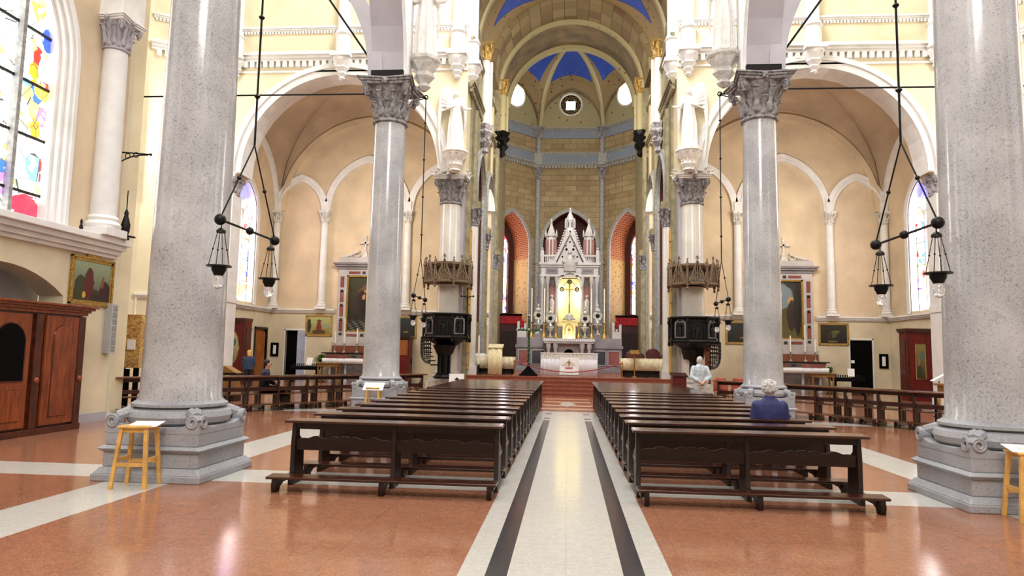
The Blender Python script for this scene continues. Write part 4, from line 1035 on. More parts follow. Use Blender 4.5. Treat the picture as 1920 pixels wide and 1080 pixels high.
sheet('paper_notice', (-5.18, 8.16, .745), .34, .3, math.radians(7), .2, 'white sheet of paper lying on the left pine stool', 'paper')
make_stool((5.07, 8.08, 0), -.1, 'pale pine bar stool cut by the frame in front of the right granite column')
o = sheet('paper_notice', (5.07, 8.1, .762), .42, .34, math.radians(8), -.2, 'white notice sheet lying on the right pine stool', 'paper')
mb = MB()
for i in range(5): mb.box(-.15, .12 - .03 * (i % 2), -.1 + i * .045, -.09 + i * .045, .0062, .0072)
mb.build('printed_lines', plain('faint_print', (150, 150, 158), .8), o, smooth=False)
t = make_stool((-5.13, 17.98, 0), 0, 'pale pine stool before the second left granite column')
sheet('paper_notice', (-5.13, 17.93, .76), .54, .30, math.radians(38), 0, 'wide white sheet propped on the stool by the second left column', 'paper')

# ---- confessional in the recess of the left wall
t = thing('confessional', 'large reddish walnut confessional with arched panels in the left aisle recess', 'confessional', (-10.02, 11.95, 0), 0)
def cf(u, z, d): return (-d, u, z)      # local: u along the aisle, d into the wall
mb = MB(); fbox(mb, cf, -2.0, 1.45, .12, 2.36, .02, .55); fbox(mb, cf, -2.0, 1.5, 0, .12, -.05, .55); mb.build('body', M['confdark'], t, smooth=False, bevel=.01)
mb = MB()
for i, (p, a, b) in enumerate(((.03, 2.30, 2.36), (.07, 2.36, 2.41), (.12, 2.41, 2.46), (.17, 2.46, 2.5))): fbox(mb, cf, -2.1, 1.5 + p, a, b, -p, .6)
mb.build('cornice', M['conf'], t, smooth=False, bevel=.006)
def pan(mbx, u0, u1, z0, z1, arched, dep, raised):
    pts = ([(u0, z0)] + arch(u0, u1, z1 - (u1 - u0) / 2, .5, 0, 14) + [(u1, z0)]) if arched else [(u0, z0), (u0, z1), (u1, z1), (u1, z0)]
    n = len(pts); mbx.add([cf(u, z, dep) for u, z in pts] + [cf(u, z, dep - raised) for u, z in pts], [tuple(range(n)), tuple(range(2 * n - 1, n - 1, -1))] + [(i, (i + 1) % n, n + (i + 1) % n, n + i) for i in range(n)])
def cdoor(name, u0, u1, holes, label=None):
    mb = MB(); pan(mb, u0, u1, .16, 2.26, False, .02, .05)
    d = mb.build(name, M['conf'], t, smooth=False, bevel=.006)
    for (a, b, c, e, ar, dark) in holes:
        mb = MB(); pan(mb, a, b, c, e, ar, -.031, .008 if dark else .022); mb.build('door_panel', M['black'] if dark else M['conf'], d, smooth=False, bevel=.004)
        mb = MB()
        pts = ([(a, c)] + arch(a, b, e - (b - a) / 2, .5, 0, 14) + [(b, c), (a, c)]) if ar else [(a, c), (a, e), (b, e), (b, c), (a, c)]
        mb.tube([cf(u, z, -.036) for u, z in pts], .014, 6); mb.build('panel_moulding', M['confdark'], d)
    return d
cdoor('door', .42, 1.28, [(.62, 1.08, .32, 2.08, True, False)])
d = cdoor('door', -.9, .05, [(-.78, -.08, 1.02, 2.08, True, True), (-.78, -.12, .3, .86, False, False)])
cdoor('door', -1.95, -1.1, [(-1.75, -1.3, .32, 2.08, True, False)])
for u in (.24, 1.38, -1.0):
    mb = MB(); fbox(mb, cf, u - .09, u + .09, .12, 2.28, -.04, .03); q = mb.build('pilaster', M['confdark'], t, smooth=False, bevel=.008)
    mb = MB(); mb.ball(cf(u, 1.02, -.05), .065, 12, .6); mb.lathe([(.03, 0), (.03, .01)], n=6); mb.build('rosette', M['conf'], q)
# small carved bracket & pictures, speaker
def picture(name, F, u0, u1, z0, z1, mat, label, fw=.09, axis_mat=None, tilt=0, cross=False, parentcat='painting', frame_mat=None, group=None):
    """framed picture on a wall frame F; the canvas is flat, the frame has depth"""
    t = thing(name, label, parentcat, (0, 0, 0), 0, group); fm = frame_mat or M['gold']
    mb = MB()
    for i, (e0, e1, dp) in enumerate(((0, fw * .45, .055), (fw * .45, fw, .035))):
        for a, b, c, d in ((u0 + e0, u0 + e1, z0 + e0, z1 - e0), (u1 - e1, u1 - e0, z0 + e0, z1 - e0), (u0 + e0, u1 - e0, z0 + e0, z0 + e1), (u0 + e0, u1 - e0, z1 - e1, z1 - e0)): fbox(mb, F, a, b, c, d, -dp - .01, -.005)
    mb.build('frame', fm, t, smooth=False, bevel=.004)
    mb = MB(); fbox(mb, F, u0 + fw * .8, u1 - fw * .8, z0 + fw * .8, z1 - fw * .8, -.03, -.01); mb.build('canvas', mat, t, smooth=False)
    if cross:
        m = (u0 + u1) / 2; mb = MB()
        n = 12; pts = [(m - .22, z1)] + [(m - .22 + .44 * i / n, z1 + .05 + .14 * math.sin(PI * i / n) ** 2 * 1) for i in range(n + 1)] + [(m + .22, z1)]
        mb.add([F(a, b, -.05) for a, b in pts] + [F(a, b, -.01) for a, b in pts], [tuple(range(len(pts))), tuple(range(2 * len(pts) - 1, len(pts) - 1, -1))] + [(i, (i + 1) % len(pts), len(pts) + (i + 1) % len(pts), len(pts) + i) for i in range(len(pts))])
        fbox(mb, F, m - .02, m + .02, z1 + .15, z1 + .4, -.04, -.015); fbox(mb, F, m - .075, m + .075, z1 + .28, z1 + .32, -.04, -.015)
        mb.build('crest', fm, t, smooth=False)
    return t
pm1 = blob_picture('station_painting_a', (40, 44, 20), (146, 160, 130), [(.5, .1, .9, .22, (52, 46, 24)), (.2, .35, .16, .3, (48, 54, 26)), (.42, .42, .14, .42, (84, 20, 22)), (.42, .78, .05, .07, (60, 36, 26)), (.86, .26, .16, .3, (48, 14, 18)), (.78, .5, .04, .16, (126, 74, 46)), (.3, .16, .05, .08, (190, 160, 60)), (.6, .12, .14, .1, (40, 26, 20))], 1)
picture('station_painting', Fl, 13.62, 14.98, 2.58, 3.64, pm1, 'gold-framed painting of a robed figure in a landscape, above the confessional end', .1, cross=True)
t = thing('column_speaker', 'slim grey column loudspeaker at the corner of the left aisle wall', 'loudspeaker', (-10.5, 14.93, 1.52), 0)
mb = MB(); mb.box(-.1, .08, -.1, .1, 0, 1.15); mb.build('case', M['plastic'], t, smooth=False, bevel=.01)
for i in range(7):
    mb = MB(); mb.box(.08, .09, -.075, .075, .05 + i * .155, .175 + i * .155); mb.build('grille', M['grille'], t, smooth=False, bevel=.01)
# wall bracket in wrought iron
t = thing('wall_bracket', 'black wrought iron bracket projecting beyond the left engaged column', 'bracket', (-10.62, 14.7, 6.2), 0)
mb = MB(); mb.cyl((0, .0, 0), (.75, .25, 0), .018, n=6); mb.cyl((0, 0, .08), (0, 0, -.7), .018, n=6)
mb.tube([(0 + .72 * (1 - math.cos(a)) , .24 * (1 - math.cos(a)), -.62 + .6 * math.sin(a)) for a in [i * PI / 2 / 12 for i in range(13)]], .016, 6)
for k in range(3): mb.tube([(.14 + .17 * k + .06 * math.cos(a), .05 + .05 * k, -.12 + .04 * k + .06 * math.sin(a)) for a in [i * PI / 6 for i in range(13)]], .011, 5)
mb.build('scrollwork', M['iron'], t); mb = MB(); mb.ball((.77, .26, 0), .035, 8); mb.build('knob', M['iron'], t)
# small black statuette and bottle-like object on the ledge
mb = MB(); mb.lathe([(.09, 0), (.1, .04), (.05, .08), (.09, .2), (.1, .34), (.06, .5), (.04, .56), (.05, .62), (.02, .7)], n=14); mb.cyl((0, -.0, .1), (.22, .05, .06), .03, .02); mb.cyl((0, 0, .7), (0, 0, 1.15), .012)
tag(mb.build('statuette', M['darkmetal'], loc=(-10.15, 14.68, 4.12)), 'small black statuette with a staff standing on the left ledge by the engaged column', 'statuette')
mb = MB(); mb.lathe([(.03, 0), (.04, .06), (.02, .12), (.03, .18), (.005, .24)], n=10)
tag(mb.build('finial', M['darkmetal'], loc=(-10.25, 13.4, 4.12)), 'tiny dark finial standing alone on the left ledge beneath the wall', 'finial')
# chipboard box with candles, dark bench
t = thing('chipboard_box', 'tall box of raw chipboard panels behind the left aisle wall', 'box', (-13.7, 19.6, 0), .1)
mb = MB(); mb.box(-1.2, .32, -.4, .5, 1.06, 2.58); mb.build('front_panel', M['osb'], t, smooth=False)
mb = MB(); mb.box(.34, .98, -.3, .5, 1.06, 2.64); mb.build('side_panel', M['osb'], t, smooth=False)
mb = MB(); mb.box(.62, .86, -.32, -.3, 1.6, 1.9); mb.build('paper_label', M['paper'], t, smooth=False)
for x in (-.6, -.05, .5, .9):
    mb = MB(); mb.box(x, x + .06, -.25, -.19, 0, 1.06); mb.box(x, x + .06, .35, .41, 0, 1.06); mb.build('support', M['black'], t, smooth=False)
for i, x in enumerate((-13.42, -13.1)):
    mb = MB(); mb.cyl((0, 0, 0), (0, 0, .62 - .04 * i), .035, .032, 12); mb.cyl((0, 0, .62 - .04 * i), (0, 0, .65), .006)
    tag(mb.build('altar_candle', M['candle'], loc=(x, 19.65, 2.58)), f'tall white candle on the chipboard box, {"left" if i == 0 else "right"} one of the pair', 'candle', 'candles on the chipboard box')
t = thing('votive_stand', 'black votive candle stand under the chipboard box', 'candle stand', (-13.5, 18.4, 0), 0)
mb = MB(); mb.box(-1.3, 1.0, .3, .34, 0, 1.05); mb.build('back_panel', M['black'], t, smooth=False)
mb = MB()
for z in (.35, .62, .9): mb.box(-.8, .75, -.3 + z * .3, .1 + z * .3, z, z + .03)
mb.build('tray', M['black'], t, smooth=False)
mb = MB()
for x in (-.78, .0, .72): mb.box(x, x + .05, -.25, .3, 0, .04); mb.box(x, x + .05, .2, .25, 0, 1.0); mb.box(x, x + .05, -.25, -.2, 0, .4)
mb.build('frame', M['black'], t, smooth=False)

# ---- hanging lamp pairs
def make_lamps(loc, label, top, bracket_dx):
    t = thing('hanging_lamp', label, 'hanging lamp', loc)
    mb = MB(); n = int((top - 1.2) / 1.1); mb.cyl((0, 0, 1.2), (0, 0, top), .016, n=6)
    for i in range(n + 1): mb.lathe([(.012, 1.9 + i * 1.15 - .04), (.045, 1.9 + i * 1.15), (.012, 1.9 + i * 1.15 + .04)], n=8)
    mb.build('suspension_rod', M['iron'], t)
    mb = MB()
    for q in (-1, 1):
        mb.cyl((0, 0, 1.2), (0, q * .8, .02), .011, n=6); mb.ball((0, q * .38, .64), .03, 8)
    mb.build('suspension_chains', M['iron'], t)
    mb = MB(); mb.cyl((0, -.8, 0), (0, .8, 0), .016, n=8); mb.ball((0, 0, 0), .055, 12)
    for q in (-1, 1): mb.ball((0, q * .8, 0), .072, 14)
    mb.build('cross_bar', M['iron'], t)
    for q in (-1, 1):
        y = q * .72 - .04
        mb = MB(); mb.cyl((0, y, 0), (0, y, -.14), .008, n=6); mb.lathe([(.02, -.1), (.055, -.13), (.06, -.16), (.02, -.17)], 0, y, 12)
        dz = .09; lamp = mb.build('lamp_hanger', M['iron'], t)
        mb = MB()
        for k in range(4):
            a = PI / 4 + k * PI / 2; p0 = (.04 * math.cos(a), y + .04 * math.sin(a), -.15); p1 = (.13 * math.cos(a), y + .13 * math.sin(a), -.59); mb.cyl(p0, p1, .005, n=5)
            m_ = tuple((p0[i] + p1[i]) / 2 for i in range(3)); mb.ball(m_, .013, 6)
        mb.build('lamp_chains', M['iron'], lamp)
        mb = MB(); mb.lathe([(.15, -.575), (.152, -.59), (.09, -.595), (.085, -.64), (.07, -.665), (.055, -.70), (.03, -.705)], 0, y, 24); mb.build('lamp_dish', M['iron'], lamp)
        mb = MB(); mb.lathe([(.03, -.69), (.055, -.72), (.068, -.77), (.06, -.825), (.03, -.86), (.001, -.87)], 0, y, 18); mb.build('bulb', M['bulb'], lamp)
    b = MB(); dx = bracket_dx
    b.cyl((dx, .0, top + .0), (0, 0, top), .022, n=6); b.tube([(.06 * math.cos(a), 0, top + .0 + .06 * math.sin(a)) for a in [i * PI / 8 for i in range(17)]], .018, 6)
    b.cyl((dx, 0, top - .12), (0, 0, top - .02), .015, n=6); b.build('pulley_bracket', M['iron'], t)
    return t
make_lamps((-4.36, 8.9, 3.3), 'pair of clear bulbs in black dishes hung beside the left granite column nearest the viewer', 6.0, -.3)
make_lamps((4.24, 8.95, 3.3), 'pair of clear bulbs in black dishes hung beside the right granite column nearest the viewer', 6.0, .3)
make_lamps((-4.42, 19.95, 3.3), 'small distant pair of hanging bulbs beside the second left granite column', 6.15, -.35)
make_lamps((4.38, 19.95, 3.3), 'small distant pair of hanging bulbs beside the second right granite column', 6.15, .35)
# ---- figures
def section_body(mb, secs, n=20, folds=0, seed=0):
    """stack of elliptical sections (z, cx, cy, rx, ry)"""
    vs = []; m = len(secs)
    for j, (z, cx, cy, rx, ry) in enumerate(secs):
        for i in range(n):
            a = 2 * PI * i / n; f = 1 + folds * math.sin(7 * a + seed + z * 1.3) * (1 - j / m)
            vs.append((cx + rx * f * math.cos(a), cy + ry * f * math.sin(a), z))
    fs = [(j * n + i, j * n + (i + 1) % n, (j + 1) * n + (i + 1) % n, (j + 1) * n + i) for j in range(m - 1) for i in range(n)]
    fs += [tuple(range(n - 1, -1, -1)), tuple(range((m - 1) * n, m * n))]
    return mb.add(vs, fs)
def fuse(o, vox=.02, smooth=3):
    r = o.modifiers.new('fuse', 'REMESH'); r.mode = 'VOXEL'; r.voxel_size = vox; r.use_smooth_shade = True
    if smooth: s_ = o.modifiers.new('soft', 'SMOOTH'); s_.iterations = smooth; s_.factor = .5
    return o
def chain(mb, pts, rs, n=10):
    for (a, b, ra, rb) in zip(pts, pts[1:], rs, rs[1:]): mb.cyl(a, b, ra, rb, n); mb.ball(b, rb, n)
    mb.ball(pts[0], rs[0], n); return mb
def hand(mb, w, d, side, r=.0085):
    """palm and five separate bent fingers at wrist w, pointing along d, thumb toward side"""
    w = Vector(w); d = Vector(d).normalized(); sd = Vector(side); sd = (sd - d * sd.dot(d)).normalized(); nn = d.cross(sd)
    for k in (-.025, -.008, .009, .026): chain(mb, [w + sd * k * .7, w + d * .09 + sd * k], [.016, .013], 8)
    for k, L in ((-.030, .062), (-.010, .075), (.010, .080), (.030, .072)):
        b = w + d * .09 + sd * k; c = b + d * L * .5 + nn * .006; e = c + (d * .8 + nn * .55).normalized() * L * .5
        chain(mb, [b, c, e], [r * 1.1, r, r * .85], 6)
    b = w + d * .03 + sd * .035; c = b + (d * .6 + sd * .7).normalized() * .035; chain(mb, [b, c, c + (d * .9 + sd * .2).normalized() * .03], [.012, .011, .009], 6)
def head(mb, c, f, r=.1):
    """skull, jaw, nose, ears, neck; f is the facing direction"""
    c = Vector(c); f = Vector(f).normalized(); u = Vector((0, 0, 1)); s_ = f.cross(u)
    mb.ball(c, r, 16, .80, .95, 1.12); mb.ball(c + f * .03 - u * .045, r * .72, 12, .85, .9, 1.0); mb.ball(c + f * .05 - u * .085, r * .36, 10)
    mb.cyl(c + f * (r * .86) + u * .01, c + f * (r * 1.12) - u * .025, .009, .016, 8); mb.ball(c + f * (r * 1.08) - u * .028, .015, 8)
    mb.ball(c + f * (r * .9) - u * .058, .02, 8, 1.2, 1, .5)
    for q in (-1, 1): mb.ball(c + s_ * q * r * .84 - u * .012, .026, 8, .5, 1, 1.3)
    mb.cyl(c - u * .17 - f * .02, c - u * .05, .052, .05, 12)
def face_bits(parent, c, f, r=.1):
    c = Vector(c); f = Vector(f).normalized(); u = Vector((0, 0, 1)); s_ = f.cross(u); mb = MB()
    for q in (-1, 1): mb.ball(c + f * r * .9 + s_ * q * .033 + u * .008, .010, 8)
    mb.build('eyes', M['hair_dark'], parent)
def person_base(label, loc, rz=0): return thing('person', label, 'person', loc, rz)

# white-haired woman on the second right pew, seen from behind (faces the altar)
t = person_base('seated person with short white curly hair and navy jacket, seen from behind', (3.02, 10.55 - .02, 0))
hc = (0, .10, 1.245)
mb = MB(); head(mb, hc, (0, 1, -.1), .098)
section_body(mb, [(.44, 0, .17, .17, .13), (.6, 0, .14, .155, .11), (.8, 0, .10, .15, .10), (1.0, 0, .085, .16, .095), (1.08, 0, .08, .09, .07)])
for q in (-1, 1):
    chain(mb, [(q * .17, .09, 1.0), (q * .21, .14, .76), (q * .10, .38, .66)], [.05, .042, .028]); hand(mb, (q * .10, .38, .66), (-q * .5, .8, -.1), (0, 0, 1))
    chain(mb, [(q * .1, .18, .5), (q * .11, .58, .50), (q * .12, .60, .1)], [.085, .06, .04]); mb.ball((q * .12, .66, .05), .05, 10, .8, 1.8, .8)
fuse(mb.build('body', M['skin_light'], t), .012)
mb = MB(); section_body(mb, [(.45, 0, .15, .225, .17), (.55, 0, .13, .21, .155), (.75, 0, .10, .2, .14), (.92, 0, .085, .225, .135), (1.02, 0, .08, .205, .12), (1.08, 0, .08, .13, .095), (1.12, 0, .085, .085, .08)])
for q in (-1, 1): chain(mb, [(q * .185, .09, 1.0), (q * .235, .12, .76), (q * .12, .34, .67)], [.082, .07, .05], 12)
mb.lathe([(.07, 1.08), (.09, 1.10), (.085, 1.145), (.07, 1.15)], 0, .085, 16)
o = fuse(mb.build('jacket', M['navy'], t), .014); 
mb = MB()
for i in range(170):
    a = random.uniform(0, 2 * PI); e = random.uniform(-.45, 1.0); ce = math.sqrt(1 - e * e)
    if math.sin(a) * ce > .55 and e < .35: continue
    mb.ball((hc[0] + .095 * ce * math.cos(a), hc[1] - .008 + .108 * ce * math.sin(a), hc[2] + .02 + .11 * e), random.uniform(.018, .03), 6)
mb.ball((hc[0], hc[1] - .01, hc[2] + .02), .108, 14, .92, 1, 1.05)
mb.build('hair', M['hair_white'], t)
mb = MB()
for q in (-1, 1): chain(mb, [(q * .1, .16, .53), (q * .12, .58, .53), (q * .13, .60, .15)], [.1, .08, .06], 12)
fuse(mb.build('trousers', M['trouser_b'], t), .015)
for q in (-1, 1):
    mb = MB(); mb.ball((q * .13, .65, .055), .055, 12, .85, 1.9, .9); mb.box(q * .13 - .045, q * .13 + .045, .55, .76, 0, .03); mb.build('shoe', M['pinkshoe'] if q < 0 else M['trouser_b'], t)
face_bits(t, hc, (0, 1, -.1))

# standing man in white shirt, hands clasped behind his back, seen from behind
t = person_base('standing person in pale shirt and white trousers, hands clasped behind the back', (4.06, 21.6, 0), .1)
hc = (.0, .04, 1.60)
mb = MB(); head(mb, hc, (.15, 1, -.15), .1)
section_body(mb, [(.82, 0, 0, .16, .11), (.95, 0, 0, .17, .11), (1.1, 0, 0, .15, .10), (1.3, 0, 0, .175, .105), (1.42, 0, .01, .15, .08), (1.48, 0, .02, .06, .06)])
for q in (-1, 1):
    chain(mb, [(q * .19, 0, 1.37), (q * .27, -.07, 1.10), (q * .05, -.19, .93)], [.05, .042, .028]); hand(mb, (q * .05, -.19, .93), (-q * .75, -.1, -.55), (0, -1, 0))
    chain(mb, [(q * .09, 0, .86), (q * .10, .02, .48), (q * .11, .0, .09)], [.09, .06, .042]); mb.ball((q * .11, .06, .05), .045, 10, .9, 2, .9)
fuse(mb.build('body', M['skin'], t), .012)
mb = MB(); section_body(mb, [(.84, 0, 0, .2, .15), (.95, 0, 0, .205, .15), (1.1, 0, 0, .19, .135), (1.3, 0, 0, .215, .135), (1.41, 0, .01, .19, .11), (1.46, 0, .015, .1, .08), (1.5, 0, .02, .065, .065)])
for q in (-1, 1): chain(mb, [(q * .195, 0, 1.365), (q * .275, -.07, 1.10), (q * .15, -.15, 1.0)], [.082, .07, .06], 12)
fuse(mb.build('shirt', M['shirt'], t), .014)
mb = MB()
for q in (-1, 1): chain(mb, [(q * .09, 0, .85), (q * .105, .02, .48), (q * .115, 0, .08)], [.115, .085, .07], 12)
section_body(mb, [(.76, 0, 0, .18, .13), (.96, 0, 0, .185, .13)])
fuse(mb.build('trousers', M['trouser_w'], t), .015)
for q in (-1, 1):
    mb = MB(); mb.ball((q * .115, .06, .05), .052, 12, .9, 2.1, .95); mb.build('shoe', M['trouser_b'], t)
mb = MB(); mb.ball((hc[0], hc[1] - .02, hc[2] + .02), .104, 14, .88, .95, 1.08); mb.build('hair', M['hair_white'], t); face_bits(t, hc, (.15, 1, -.15))

# seated man in the left slanting pews, facing right and forward
t = person_base('seated person with dark hair and glasses, dark blue shirt, on the left slanting pews', (-8.86, 19.3, 0), math.radians(-62))
hc = (0, .16, 1.26)
mb = MB(); head(mb, hc, (0, 1, -.15), .1)
section_body(mb, [(.44, 0, .12, .17, .13), (.6, 0, .10, .16, .12), (.8, 0, .10, .155, .11), (1.0, 0, .12, .175, .105), (1.1, 0, .13, .08, .07)])
for q in (-1, 1):
    chain(mb, [(q * .18, .13, 1.02), (q * .2, .22, .78), (q * .08, .5, .62)], [.052, .044, .03]); hand(mb, (q * .08, .5, .62), (-q * .3, .8, -.3), (0, 0, 1))
    chain(mb, [(q * .1, .18, .5), (q * .11, .6, .5), (q * .12, .62, .1)], [.09, .065, .045]); mb.ball((q * .12, .7, .05), .045, 10, .9, 2, .9)
fuse(mb.build('body', M['skin'], t), .012)
mb = MB(); section_body(mb, [(.45, 0, .11, .2, .17), (.6, 0, .09, .19, .16), (.8, 0, .09, .19, .145), (.98, 0, .11, .215, .14), (1.06, 0, .12, .17, .11), (1.12, 0, .13, .08, .08)])
for q in (-1, 1): chain(mb, [(q * .19, .13, 1.01), (q * .215, .22, .78), (q * .17, .34, .71)], [.08, .07, .06], 12)
fuse(mb.build('shirt', M['navy2'], t), .014)
mb = MB()
for q in (-1, 1): chain(mb, [(q * .1, .14, .53), (q * .12, .6, .53), (q * .13, .62, .1)], [.12, .09, .065], 12)
fuse(mb.build('trousers', M['trouser_b'], t), .015)
for q in (-1, 1):
    mb = MB(); mb.ball((q * .13, .7, .05), .052, 12, .9, 2.1, .95); mb.build('shoe', M['trouser_b'], t)
mb = MB(); mb.ball((hc[0], hc[1] - .025, hc[2] + .03), .107, 14, .88, .95, 1.05); fuse(mb.build('hair', M['hair_dark'], t), .012); face_bits(t, hc, (0, 1, -.15))
mb = MB()
for q in (-1, 1): mb.tube([(q * .035 + .026 * math.cos(a), hc[1] + .105, hc[2] + .008 + .02 * math.sin(a)) for a in [i * PI / 6 for i in range(13)]], .003, 4); mb.cyl((q * .062, hc[1] + .1, hc[2] + .01), (q * .085, hc[1] - .01, hc[2] + .005), .003, n=4)
mb.cyl((-.01, hc[1] + .108, hc[2] + .008), (.01, hc[1] + .108, hc[2] + .008), .003, n=4); mb.build('glasses', M['iron'], t)

# fair-haired person standing by the red confessional
t = person_base('fair-haired person in dark blue standing near the left red confessional', (-14.05, 29.3, 0), .5)
hc = (0, .03, 1.50)
mb = MB(); head(mb, hc, (0, 1, -.2), .1)
section_body(mb, [(.8, 0, 0, .16, .11), (1.0, 0, 0, .15, .11), (1.25, 0, 0, .17, .1), (1.36, 0, 0, .08, .07)])
for q in (-1, 1):
    chain(mb, [(q * .18, 0, 1.28), (q * .21, .0, 1.0), (q * .17, .16, .82)], [.05, .04, .028]); hand(mb, (q * .17, .16, .82), (-q * .2, .8, -.3), (0, 0, 1))
    chain(mb, [(q * .09, 0, .82), (q * .1, .01, .45), (q * .1, 0, .08)], [.09, .06, .042]); mb.ball((q * .1, .06, .05), .045, 10, .9, 2, .9)
fuse(mb.build('body', M['skin'], t), .012)
mb = MB(); section_body(mb, [(.78, 0, 0, .22, .16), (1.0, 0, 0, .205, .15), (1.22, 0, 0, .215, .14), (1.33, 0, 0, .14, .1), (1.38, 0, 0, .08, .08)]); 
for q in (-1, 1): chain(mb, [(q * .19, 0, 1.27), (q * .215, 0, 1.0), (q * .18, .12, .85)], [.075, .06, .05], 12)
fuse(mb.build('waistcoat', M['denim'], t), .014)
mb = MB()
for q in (-1, 1): chain(mb, [(q * .09, 0, .8), (q * .1, .01, .45), (q * .1, 0, .08)], [.115, .08, .06], 12)
fuse(mb.build('trousers', M['trouser_b'], t), .015)
for q in (-1, 1):
    mb = MB(); mb.ball((q * .1, .06, .05), .05, 12, .9, 2.1, .95); mb.build('shoe', M['trouser_b'], t)
mb = MB(); mb.ball((0, .0, 1.53), .112, 14, .92, 1, 1.05); mb.ball((0, -.05, 1.43), .09, 12, 1, .8, 1.3); fuse(mb.build('hair', M['hair_blond'], t), .012); face_bits(t, hc, (0, 1, -.2))

# ---- angels on the brackets above the marble columns
def angel(loc, s, label):
    t = thing('angel_statue', label, 'statue', loc, 0)
    mb = MB(); section_body(mb, [(0, 0, 0, .34, .28), (.3, .02, 0, .30, .25), (.8, .03, -.02, .27, .22), (1.3, .0, -.03, .24, .2), (1.65, -.02, 0, .22, .17), (1.95, 0, 0, .27, .18), (2.12, 0, 0, .2, .14), (2.22, 0, 0, .08, .08)], 28, .10, 1.3)
    mb.ball((0, -.03, 2.40), .14, 14, .85, .95, 1.1); mb.ball((0, .02, 2.46), .15, 12, .95, .9, .95); mb.cyl((0, 0, 2.15), (0, 0, 2.32), .07, .065)
    mb.cyl((0, -.16, 2.4), (0, -.19, 2.37), .012, .02)
    chain(mb, [(-s * .24, -.02, 2.0), (-s * .42, -.15, 1.72), (-s * .62, -.32, 1.62)], [.09, .08, .055]); chain(mb, [(s * .24, -.02, 2.0), (s * .30, -.22, 1.72), (s * .06, -.32, 1.75)], [.09, .08, .055])
    hand(mb, (-s * .62, -.32, 1.62), (-s * .7, -.5, 0), (0, 0, 1), .014); hand(mb, (s * .06, -.32, 1.75), (-s * .8, -.2, .3), (0, 0, 1), .014)
    for k in range(5): mb.tube([(.22 * math.cos(k * .7 + 3.6), .2 * math.sin(k * .7 + 3.6), 1.75), (.30 * math.cos(k * .8 + 3.5), .26 * math.sin(k * .8 + 3.5), 1.0), (.36 * math.cos(k * .7 + 3.6), .3 * math.sin(k * .7 + 3.6), .05)], [.02, .04, .035], 6)
    fuse(mb.build('body', M['statue'], t), .025, 2)
    for q in (-1, 1):
        mb = MB(); big = 1.3 if q == s else .6
        for k in range(13):      # layered feathers from the raised shoulder joint down
            u = k / 12
            bx = q * (.14 + .42 * math.sin(min(1, u * 1.3) * PI / 2)) * big; bz = 1.95 + (.75 * math.sin(PI * min(1, .2 + u * .8))) * big - .25 * u
            L_ = (.35 + 1.45 * u) * big; tip = (bx + q * (.10 - .16 * u) * big, .12 + .1 * u, bz - L_)
            mb.tube([(q * .1, .14, 1.95), (bx, .16, bz), ((bx + tip[0]) / 2 + q * .06, .18, (bz + tip[2]) / 2), tip], [.05, .065, .06, .012], 6)
        fuse(mb.build('wing', M['statue'], t), .022, 1)
    return t
for s in (-1, 1):
    t = thing('statue_bracket', f'white leafy bracket carrying the {SD[s]} angel above the marble column', 'bracket', (s * 4.92, 28.25, 9.3))
    mb = MB(); mb.lathe([(.1, .05), (.26, .12), (.2, .2), (.32, .36), (.26, .5), (.42, .68), (.5, .86)], n=20, fn=lambda a, z: 1 + .1 * math.cos(8 * a)); mb.build('corbel', M['statue'], t)
    mb = MB(); mb.lathe([(.5, .86), (.56, .9), (.56, 1.0), (.5, 1.02), (.44, 1.08)], n=12); mb.build('slab', M['statue'], t, smooth=False)
    mb = MB()
    for k in range(10): leaf(mb, k * PI / 5, .24, .38, .35, .84, .12, .12)
    mb.build('leaves', M['statue'], t, solid=.02)
    angel((s * 4.92, 28.2, 10.36), s, f'white winged angel statue on the {SD[s]} bracket at the choir opening')
    # upper robed statue beside the nave arcade, cut by the top of the frame
    t = thing('statue_bracket', f'grey leafy bracket high on the nave face above the second {SD[s]} granite column', 'bracket', (s * 4.42, 19.6, 9.5))
    mb = MB(); mb.lathe([(.06, 0), (.2, .12), (.14, .22), (.3, .42), (.24, .56), (.4, .78), (.42, .84)], n=18, fn=lambda a, z: 1 + .12 * math.cos(6 * a)); mb.build('corbel', M['stonew'], t)
    mb = MB(); mb.lathe([(.44, .84), (.5, .9), (.5, 1.0)], n=8, a0=PI / 8); mb.build('slab', M['stonew'], t, smooth=False)
    angel((s * 4.42, 19.6, 10.53), s, f'grey robed statue standing high beside the {SD[s]} nave arch, cut by the frame top')

